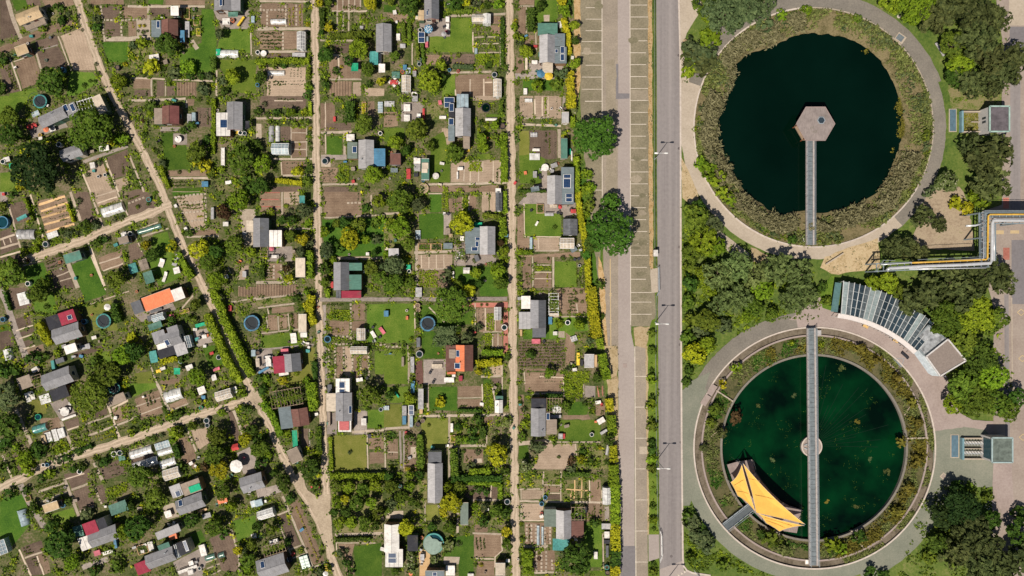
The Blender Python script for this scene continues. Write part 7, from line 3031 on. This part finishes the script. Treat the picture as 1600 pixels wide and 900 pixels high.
q = W(1405, 563); t = root('slatted_hatch', 'triangular slatted grey hatch at the plaza edge', 'hatch', (q.x, q.y, 0), -45); m = MB(); m.tri((-1.3,-.7,.06), (1.3,-.7,.06), (.4,1.0,.06)); m.build('grating', GRATE, t); m = MB(); m.bar((-1.3,-.7,.05), (1.3,-.7,.05), .1); m.bar((1.3,-.7,.05), (.4,1,.05), .1); m.bar((.4,1,.05), (-1.3,-.7,.05), .1); m.build('frame', STEEL, t)

# ---------------------------------------------------------------- pump houses
def pump_house(rx0, rx1, ry0, ry1, tx0, tx1, ty0, ty1, cx0, cx1, label, roofm, trim, screws, short):
    """house from its roof outline (r), the trough in front (t) and the tank cover (c), all in photograph pixels"""
    z = 3.9; q = W((rx0+rx1)/2, (ry0+ry1)/2, z); t = root('pump_house', label, 'pump house', (q.x, q.y, 0)); mark((rx0+rx1)/2, (ry0+ry1)/2, short); k = S*(H-z)/H; hx, hy = (rx1-rx0)/2*k, (ry1-ry0)/2*k
    wm = plain('pump_render', (.56,.53,.51), .6, grime=.12); m = MB(); m.box(-hx+.05, -hy+.05, 0, hx-.05, hy-.05, z-.06); m.build('walls', wm, t)
    m = MB(); m.box(-hx+.15, -hy+.15, z-.057, hx-.15, hy-.15, z-.02); m.build('roof', roofm, t); m = MB()
    for a, b in (((-hx,-hy),(hx,-hy)), ((hx,-hy),(hx,hy)), ((hx,hy),(-hx,hy)), ((-hx,hy),(-hx,-hy))): m.bar((*a, z), (*b, z), .28, .2)
    m.build('parapet', trim, t)
    if screws: m = MB(); m.box(-hx-.02, -hy*.82, 1.2, -hx+.04, hy*.82, z-.35); m.build('glazing', plain('pump_glass', (.05,.10,.12), .15), t)
    else:
        for y in (-.25, .55): m = MB(); m.box(-hx-.02, y-.2, 1.5, -hx+.04, y+.2, 2.6); m.build('window', WINDOW, t)
    m = MB(); m.box(hx-.05, -.5, 0, hx+.02, .5, 2.1); m.build('door', paint('dg'), t)
    x0, x1 = W(tx0, 0).x-q.x, W(tx1, 0).x-q.x; yc = W(0, (ty0+ty1)/2).y-q.y; ww = (ty1-ty0)/2*S
    for y in (yc-ww, yc+ww): m = MB(); m.cbox((x0+x1)/2, y, 0, x1-x0, .28, .75); m.build('trough_wall', MATS['pale_concrete'], t)
    m = MB(); m.cbox(x0, yc, 0, .4, ww*2.1, .95); m.build('weir', plain('weir_steel', (.16,.27,.31), .5), t)
    if not screws: m = MB(); m.cbox(x0+(x1-x0)*.72, yc, .05, (x1-x0)*.5, .16, .5); m.build('trough_rib', MATS['pale_concrete'], t)
    if screws:
        m = MB(); m.cbox((x0+x1)/2, yc, .03, (x1-x0)*.98, ww*1.85, .03); m.build('trough_floor', plain('wet_floor', (.012,.014,.016), .3), t); m = MB(); m.cbox((x0+x1)/2+.2, yc, .07, (x1-x0)*.9, .16, .6); m.build('trough_rib', MATS['pale_concrete'], t)
        for y in (yc+ww*.48, yc-ww*.48):
            m = MB(); n = 7; L = x1-x0; m.tube([(x0+.3, y, .45), (x1, y, .75)], .12, 8); o = m.build('screw_shaft', STEEL, t); m = MB(); f = lambda u, a, r: Vector((x0+.4+(L-.6)*u, y+r*math.cos(a), .45+.3*u+r*math.sin(a)))
            for i in range(n*10): u0, u1 = i/(n*10), (i+1)/(n*10); a0, a1 = 2*math.pi*n*u0, 2*math.pi*n*u1; m.quad(f(u0, a0, .12), f(u1, a1, .12), f(u1, a1, .55), f(u0, a0, .55))
            m.build('screw_blade', plain('screw_steel', (.62,.60,.58), .4), o)
    else:
        m = MB(); m.cbox((x0+x1)/2, yc, .02, (x1-x0)*.98, ww*1.85, .03); m.build('trough_floor', MATS['weeds'], t); q2 = MB()
        for _ in range(260): add_leaf(q2, Vector((random.uniform(x0+.3, x1-.2), yc+random.uniform(-ww*.85, ww*.85), random.uniform(.05,.25))), Vector((0,0,1))+rdir()*.7, .16)
        q2.build('weeds', leaf('v'), t)
    a, b = W(cx0, ty0-4), W(cx1, ty1-2); s_ = root('tank_cover', 'blue grey metal tank cover in front of the ' + short, 'tank cover', ((a.x+b.x)/2, (a.y+b.y)/2, 0)); pw, ph = b.x-a.x, a.y-b.y
    m = MB(); m.cbox(0, 0, 0, pw+.35, ph+.35, .12); m.build('surround', MATS['pale_concrete'], s_); m = MB(); m.cbox(0, 0, .123, pw, ph, .06); m.build('lid', plain('cover_steel', (.10,.165,.21), .45), s_)
pump_house(1546.5, 1577, 166, 205.5, 1500, 1533, 175.5, 207, 1483.5, 1493, 'pump house with turquoise rimmed dark roof and empty weedy trough', plain('mossy_roof', (.115,.10,.11), .9, grime=.5, scale=.9, var=.02), plain('turquoise_trim', (.30,.42,.37), .5), False, 'turquoise rimmed pump house')
pump_house(1550, 1582, 684, 722.5, 1501, 1536, 684, 716, 1486, 1496.5, 'pump house with green grey roof and two steel lifting screws', plain('green_roof', (.125,.15,.13), .9, grime=.5, scale=1.2, var=.02), plain('pale_trim', (.30,.38,.38), .5), True, 'pump house with lifting screws')

# ---------------------------------------------------------------- pipe rack
PZ = 5.4; pr = W(1545, 375, PZ); t = root('pipe_rack', 'elevated pipe rack with yellow gas pipe and silver pipes turning two corners', 'pipe rack', (pr.x, pr.y, 0)); mark(1480, 415, 'elevated yellow pipe rack')
def PR(x, y, z): return W(x, y, PZ)-Vector((pr.x, pr.y, 0))+Vector((0, 0, z-PZ))
YEL = plain('yellow_pipe', (.62,.37,.06), .5, var=.02, grime=.3); SIL = plain('silver_pipe', (.66,.66,.67), .35, metal=.35, var=.02, grime=.15); BLU = plain('rack_steel', (.22,.27,.30), .5, grime=.2)
m = MB()
runs = [((1530,332.5),(1700,332.5)), ((1530,349),(1700,349)), ((1531.5,332),(1531.5,410)), ((1540,333),(1540,410)), ((1555.5,349),(1555.5,412)), ((1366,424),(1546,417)), ((1368,412),(1546,403.5))]
for a, b in runs: m.bar(PR(*a, PZ-.1), PR(*b, PZ-.1), .18, .3)
m.build('long_beams', BLU, t); m = MB()
for i in range(17): m.bar(PR(1530+i*10.6, 332.5, PZ-.12), PR(1530+i*10.6, 349, PZ-.12), .14, .2)
for i in range(9): y = 336+i*8.6; m.bar(PR(1531.5, y+(-3 if i % 2 else 3), PZ-.1), PR(1540, y+(3 if i % 2 else -3)*.3, PZ-.1), .14, .14); m.bar(PR(1540, y, PZ-.14), PR(1555.5, y, PZ-.14), .14, .2)
for i in range(17): x = 1370+i*10.9; y = 412-(x-1368)*.0478; m.bar(PR(x, y, PZ-.14), PR(x, y+12.5, PZ-.14), .14, .2)
m.build('cross_beams', BLU, t)
def pipe(pts, r, mat, z=0.0): m = MB(); m.tube([PR(x, y, PZ+r+.06+z) for x, y in pts], r, 10); m.build('pipe', mat, t, True)
pipe([(1700,335.2),(1600,335),(1545.5,335.3),(1543,337.5),(1542.7,350),(1541.8,403),(1540,405.5),(1460,409),(1424,410.6)], .18, YEL)
pipe([(1700,341.6),(1552,341.6)], .15, SIL); pipe([(1700,345),(1556,344.5),(1549.5,345),(1548.6,350),(1548,405),(1545,411.5),(1500,413.8),(1440,416),(1388,419.5),(1384,423)], .34, SIL)
pipe([(1552.5,350),(1552.2,408)], .14, SIL); pipe([(1536.2,334),(1536,404),(1500,406.2),(1440,409.2),(1392,412.5),(1376,413.5)], .12, SIL); pipe([(1540,418.5),(1480,419.6),(1420,420.5)], .12, SIL)
pipe([(1508,353),(1522,352.5),(1531,350)], .2, SIL)
for x, y in ((1531.5,333),(1555.5,349),(1531.5,372),(1555.5,380),(1540,404),(1548,417),(1500,406),(1500,418),(1450,408.5),(1450,420.5),(1400,411),(1400,422.5),(1372,412),(1372,424),(1590,333),(1590,349)):
    m = MB(); p = PR(x, y, PZ-.25); b_ = p.copy(); b_.z = 0; m.bar(b_, p, .26); m.build('column', BLU, t)
m = MB()
for a, b in (((1366,424),(1377,407)), ((1377,407),(1395,407.5)), ((1366,424),(1390,423))): m.bar(PR(*a, PZ+1.0), PR(*b, PZ+1.0), .07); m.bar(PR(*a, PZ+.5), PR(*b, PZ+.5), .06)
for a, b in (((1530,331),(1700,331)), ((1529.5,332),(1529.5,410)), ((1430,406),(1532,401.5))): m.bar(PR(*a, PZ+.95), PR(*b, PZ+.95), .07)
m.build('railing', STEEL, t)
m = MB(); m.bar(PR(1540,334,PZ-.33), PR(1700,334,PZ-.33), 1.5, .04); m.bar(PR(1430,411.5,PZ-.33), PR(1540,406.5,PZ-.33), .9, .04); m.build('walkway', GRATE, t)

# ---------------------------------------------------------------- street lamps, railings, verge fence
def lamp(px, py, label):
    q = W(px, py); t = root('street_lamp', label, 'street lamp', (q.x, q.y, 0), 0, 'street lamps along the road'); h = 7.2
    m = MB(); m.cyl(0, 0, 0, h, .09, .055, n=10); m.build('pole', STEEL, t); m = MB(); m.cyl(0, 0, 0, .35, .15, n=10); m.build('base', STEEL, t)
    for s in (-1, 1):
        m = MB(); m.bar((0,0,h-.05), (s*.55,0,h), .06); m.build('arm', WHITE, t); m = MB(); x = s*.95
        m.tube([(s*.5,0,h+.01),(s*.8,0,h+.03),(s*1.25,0,h+.02),(s*1.4,0,h)], [.07,.17,.2,.06], 8); m.build('lamp_head', WHITE, t, True)
    m = MB(); m.bar((.1,0,0.01),(.1,0,.012),.01); mark(px, py, label.split('armed ')[1].replace('beside the ', 'by the '))
lamp(1022.5, 249, 'double armed street lamp beside the upper pond'); lamp(1024, 503.5, 'double armed street lamp beside the wooded slope'); lamp(1026, 719, 'double armed street lamp beside the green basin'); lamp(1040, 908, 'double armed street lamp at the road junction')
def railing(pts, label, h=1.05, m_=None, th=.06):
    P = [W(*q) for q in pts]; t = root('railing', label, 'railing', (P[0].x, P[0].y, 0)); o0 = P[0]; m = MB()
    for a, b in zip(P, P[1:]):
        for z in (.35, .7, h): m.bar(a-o0+Vector((0,0,z)), b-o0+Vector((0,0,z)), th)
    m.build('rails', m_ or STEEL, t); m = MB()
    for a, b in zip(P, P[1:]):
        n = max(1, int((b-a).length/1.8))
        for i in range(n+1): p = a.lerp(b, i/n)-o0; m.bar(p, p+Vector((0,0,h)), th*1.15)
    m.build('posts', m_ or STEEL, t)
railing([(1028.3,417),(1029,455),(1025,462)], 'grey kerb railing beside the small concrete pad by the middle of the road'); railing([(1030.5,828),(1032.8,835),(1033.3,868),(1030,876)], 'pale kerb railing beside the asphalt pad near the junction', 1.05, WHITE)
railing([(1022,-40),(1022,120),(1021.5,280),(1022.5,415),(1028,418)], 'thin verge fence along the upper car park', .9, plain('fence_grey', (.22,.25,.22), .6), .025); railing([(1024.5,462),(1023.5,560),(1025,700),(1027,820),(1030,828)], 'thin verge fence along the lower car park', .9, plain('fence_grey', (.22,.25,.22), .6), .025)
railing([(1083,889),(1090,898),(1092,908)], 'short fence across the corner by the road junction', .9)
q = W(1024.8, 395.5, 1.6); t = root('utility_cabinet', 'cream utility cabinet on the verge beside the road', 'utility cabinet', (q.x, q.y, 0)); m = MB(); m.cbox(0, 0, 0, .8, 1.25, 1.5); m.build('body', paint('cm'), t); m = MB(); m.cbox(0, 0, 1.503, .9, 1.35, .08); m.build('lid', paint('wh'), t); m = MB(); m.cbox(.42, 0, .2, .05, 1.0, 1.2); m.build('door', paint('cm'), t)
def manhole(px, py, r=.38, sq=False, mt=None):
    m = MB(); q = W(px, py)
    if sq: m.cbox(0, 0, 0, r*2, r*2, .012)
    else: m.cyl(0, 0, 0, .012, r, n=20)
    o = m.build('manhole_cover', mt or plain('cast_iron', (.12,.10,.10), .7)); o.location = (q.x, q.y, .05); later(tag(o, '', 'manhole', 'manhole covers'), 'square manhole cover' if sq else 'round manhole cover', px, py)
for x, y in ((1060.5,86.5),(1061,232),(1061.5,386),(1062.5,538.5),(1063.8,691),(1065.5,835),(1049,869)): manhole(x, y, .3)
manhole(976.5, 571, .42, True, MATS['plaza']); manhole(1005, 703.5, .8, True, MATS['pale_concrete']); manhole(1073, 198.5, .35, False, MATS['kerb_stone']); manhole(1586, 63, .3); manhole(1587, 389, .3); manhole(1285, 397.5, .32, False, MATS['kerb_stone']); manhole(1404, 26, .35, False, MATS['kerb_stone']); manhole(1454, 278, .3, False, MATS['kerb_stone'])
q = W(1474, 744); t = root('pit_cover', 'square pit cover with pale broken rim on the greenish gravel', 'pit cover', (q.x, q.y, .04), 0); m = MB(); m.ring(.5, .85, 0, .06, 4); m.build('rim', MATS['pale_concrete'], t); m = MB(); m.cbox(0, 0, .0, .75, .75, .05); m.build('lid', MATS['yard'], t)
q = W(1467, 78); t = root('timber_bench', 'weathered pale bench at the outer edge of the gravel ring path', 'bench', (q.x, q.y, 0), -58); m = MB(); m.cbox(0, 0, .4, 3.2, .55, .07); m.build('seat', paint('lg'), t)
for s in (-1, 1): m = MB(); m.cbox(s*1.3, 0, 0, .12, .5, .4); m.build('leg', paint('bb'), t)
q = W(1068.5, 67); t = root('garden_bin', 'small round bin with pinkish lid beside the bushy corner', 'bin', (q.x, q.y, 0)); m = MB(); m.cyl(0, 0, 0, .9, .42, n=16); m.build('body', paint('lg'), t); m = MB(); m.cyl(0, 0, .903, .98, .46, n=16); m.build('lid', paint('tn'), t)
for x, y, a, lb in ((1545,789,55,'blue grey bicycle stand under the dark trees by the yard'), (1531,809,70,'leaning bicycle stand deeper under the dark trees')):
    q = W(x, y); t = root('bicycle_stand', lb, 'bicycle stand', (q.x, q.y, 0), a, 'bicycle stands'); m = MB()
    for i in range(4): m.tube([(-.9+i*.6,-.5,0), (-.9+i*.6,-.5,.7), (-.9+i*.6,.5,.7), (-.9+i*.6,.5,0)], .035, 6)
    m.build('hoops', paint('lg'), t); m = MB(); m.bar((-1,-.5,.03), (1,-.5,.03), .06); m.bar((-1,.5,.03), (1,.5,.03), .06); m.build('rails', STEEL, t)
m = MB(); a, b = W(1289, 413), W(1316, 396); m.bar((0,0,.3), tuple(b-a+Vector((0,0,.3))), .25, .6); o = m.build('low_wall', MATS['pale_concrete']); o.location = (a.x, a.y, 0); tag(o, 'low concrete wall in the dry grass between the two basins', 'wall')

# ---------------------------------------------------------------- trees and shrubs outside the gardens
PT = '''1130 22 34 o|1165 14 28 o|1100 8 22 m|1195 5 18 o|1148 34 16 m|1108 28 14 b|1390 4 22 b|1428 12 30 b|1460 30 28 p|1480 12 30 p|1520 22 36 p|1553 30 26 p|1525 65 36 p|1490 72 24 m|1500 102 22 b|1542 88 32 p|1582 92 26 p|1560 118 28 p|1514 132 28 p|1546 140 20 p|1492 122 18 d|1580 118 18 p
1540 250 38 p|1518 234 26 p|1546 284 34 p|1558 228 22 p|1476 285 19 f|1530 305 22 b|1440 340 21 p|1466 352 14 p|1408 384 22 p|1392 390 20 p|1430 398 22 p|1450 452 30 p|1424 470 26 p|1490 442 30 p|1542 428 34 p|1566 440 24 p|1502 470 30 p|1386 442 17 b|1362 442 14 b|1402 458 15 m|1480 497 30 m|1520 492 32 b|1548 502 24 m|1502 532 25 m|1530 560 30 d|1546 590 28 b|1500 605 27 m|1522 622 30 m|1552 628 25 m|1585 622 18 d|1572 640 20 m|1488 632 18 b
1085 340 24 m|1110 352 19 o|1098 376 25 b|1116 386 18 b|1080 396 18 m|1088 326 16 d|1152 418 28 w|1122 430 26 w|1182 432 24 w|1216 420 30 w|1248 430 28 w|1190 452 20 b|1238 470 27 w|1262 462 20 w|1150 466 26 w|1126 474 20 w|1108 452 14 b|1100 425 14 b|1168 492 13 b|1205 492 12 m|1105 500 20 m|1084 552 20 y|1102 540 15 b|1176 480 18 m
1500 792 32 D|1474 806 24 D|1512 832 34 p|1542 852 30 p|1490 862 28 p|1530 884 30 p|1562 892 26 p|1592 832 24 d|1596 872 30 p|1546 812 18 d|1572 872 22 p|1466 850 20 d'''
for ln in PT.splitlines():
    for e in ln.split('|'):
        x, y, r, k = e.split(); tree(float(x), float(y), float(r), k, {'p': 'pine', 'w': 'willow'}.get(k), 1.0)
PB = '''1090 95 24 p|1080 75 18 o|1074 112 11 b|1110 62 16 b|1100 85 18 o|1078 100 10 m|1192 30 17 o|1220 24 9 b|1258 16 8 b|1060 0 1 b
1094 256 10 b|1104 268 14 b|1118 278 12 b|1086 202 5 b|1130 303 11 b|1142 313 9 b|1112 250 8 o|1186 350 5 m|1196 356 6 m|1310 378 5 m|1236 375 8 d|1280 376 4 b|1448 212 8 m|1340 30 7 m|1446 240 4 m|1452 300 9 o|1494 318 12 y|1510 325 10 y
1018 520 6 m|1019 548 7 m|1017 593 8 b|1018 578 5 d|1019 622 6 d|1017 632 8 b|1018 664 9 m|1017 690 6 d|1018 702 7 d|1018 716 8 b|1018 732 8 m|1020 790 6 d|1020 812 7 b|1022 826 4 d|1020 882 6 d|1021 893 7 m
1082 818 14 o|1098 842 14 o|1086 838 12 o|1104 852 10 o|1076 806 10 d|1098 826 8 d|1078 870 9 m|1130 884 9 m
1150 575 8 b|1128 600 7 y|1237 536 6 b|1284 538 6 b|1300 850 12 b|1316 856 9 b|1206 842 15 m|1222 858 9 u|1190 835 9 d|1408 690 8 v|1432 720 10 v|1420 760 9 v|1340 838 10 d|1400 800 10 v|1435 660 8 v|1425 630 8 v|1400 590 8 v|1370 560 8 v|1345 545 9 v|1118 640 10 m|1110 660 8 m|1126 676 9 p|1100 700 7 p|1150 650 11 r
1452 868 12 m|1470 825 10 m|1360 895 10 d|1380 898 9 d|1495 762 10 d|1515 760 9 m|1540 775 9 m|1590 800 12 d|1092 560 10 m|1075 580 8 d|1072 598 7 d|1075 530 12 m|1080 500 14 m|1076 470 12 m|1078 440 12 d|1076 420 12 m|1095 520 12 o|1130 510 12 o|1290 470 8 m|1285 448 8 d'''
LW.update(t='straw', u='olive sedge', v='ochre green')
for ln in PB.splitlines():
    for e in ln.split('|'):
        x, y, r, k = e.split()
        if float(r) > 2: bush(float(x), float(y), float(r), k)
for x, y, r, k in ((921,274,7,'b'), (922,292,8,'b'), (920,306,9,'m'), (938,445,8,'d'), (940,494,6,'d')): bush(x, y, r, k)
# rough grass on the slopes
random.seed(31); rg = MB(); vg = MB()
def px_tufts(pts, dens, mb, s=.2): P = [W(*q) for q in pts]; xs = [q.x for q in P]; ys = [q.y for q in P]; tufts(P, int((max(xs)-min(xs))*(max(ys)-min(ys))*dens), mb, s)
for pts, d in (([(1066,320),(1130,370),(1200,430),(1280,420),(1285,500),(1200,500),(1120,540),(1068,600)], 3.2), ([(1066,790),(1080,810),(1110,850),(1160,880),(1200,900),(1070,888)], 5.5), ([(1440,780),(1490,750),(1550,765),(1545,900),(1400,900),(1420,850)], 4.0), ([(1480,600),(1500,640),(1570,650),(1600,640),(1550,480),(1480,470),(1350,430),(1400,480),(1460,510),(1500,560)], 1.6), ([(1440,0),(1570,0),(1575,150),(1490,160),(1470,80)], 1.6), ([(1066,75),(1110,5),(1200,0),(1130,60),(1090,120),(1066,130)], 1.8), ([(650+370,500),(1028,500),(1029,830),(1013,830)], 2.0)): px_tufts(pts, d, rg)
for pts in ([(1012.5,0),(1019,0),(1020,424),(1014,420)], [(944,540),(966,540),(967,720),(952,650)], [(1064,245),(1090,300),(1093,330),(1066,310)], [(1288,402),(1372,372),(1375,420),(1300,428)]): px_tufts(pts, 1.6, vg, .12)
struct(vg.build('dry_tufts', leaf('t')), 'stuff')
sg = MB()
for pts in ([(1066,320),(1130,370),(1200,430),(1280,420),(1285,480),(1200,495),(1120,540),(1068,600)], [(1480,470),(1560,480),(1570,640),(1500,640)], [(1066,800),(1110,850),(1180,893),(1070,885)]): px_tufts(pts, 1.3, sg, .3)
struct(sg.build('scrub', leaf('b')), 'stuff')
struct(rg.build('rough_grass', leaf('m')), 'stuff')
plant_bushes()
# self-sown greenery between beds, paths and sheds, and the small things that stand about the sheds
random.seed(41); UG = {k: MB() for k in 'dmbyo'}; x0, y0 = W(0, 900).xy; x1, y1 = W(962, 0).xy; cnt = 0
while cnt < 17000:
    x, y = random.uniform(x0, x1), random.uniform(y0, y1); cnt += 1
    if x > W(890 + .075*(450-y/S), 0).x: continue
    nv = mnoise.noise(Vector((x, y, 0))*.16)+.6*mnoise.noise(Vector((x, y, 9))*.5)
    if nv < -.22 or not free(x, y): continue
    k = 'dmbmo'[int((mnoise.noise(Vector((x, y, 4))*.3)*.5+.5)*4.99)] if random.random() > .1 else random.choice('yb'); hh = .3+max(0, nv)*1.3
    for _ in range(random.randint(5, 11)): add_leaf(UG[k], Vector((x+random.gauss(0,.3), y+random.gauss(0,.3), random.uniform(.05, hh))), Vector((0,0,1))+rdir()*.8, random.uniform(.12, .27))
for k, mb in UG.items(): struct(mb.build('undergrowth', leaf(k)), 'stuff')
random.seed(43); OX = OY = 0.0; SCL = 1.0
for fx, fy, fw, fd in list(FOOT):
    for _ in range(4):
        for _ in range(12):
            a = random.uniform(0, 6.283); r = max(fw, fd)*.62+random.uniform(.2, 2.6); x, y = fx+r*math.cos(a), fy+r*math.sin(a)
            if not any(abs(x-a_) < w_*.6+.2 and abs(y-b_) < d_*.6+.2 for a_, b_, w_, d_ in FOOT): break
        else: continue
        px, py = 800+x/S, 450-y/S; q = random.random()
        if not (2 < px < 900 and 2 < py < 898): continue
        if q < .4: item('BA', px, py, [str(random.uniform(1.3, 2.1)), random.choice(['or', 'wh', 'bb', 'lg', 'gn', 'dk', 'wh'])], S)
        elif q < .7: item('BX', px, py, [str(random.uniform(3, 7)), str(random.uniform(2.5, 5)), str(random.uniform(-25, 25)), random.choice(['wh', 'lg', 'bb', 'wh', 'tq', 'bl', 'cm'])], S)
        elif q < .88: item('CH', px, py, [random.choice(['wh', 'dk', 'wh', 'dg', 'gn'])], S)
        else: item('TB', px, py, [str(random.uniform(5, 8)), str(random.uniform(4, 6)), str(random.uniform(-25, 25)), random.choice(['wh', 'bb', 'lg'])], S)
write_labels()
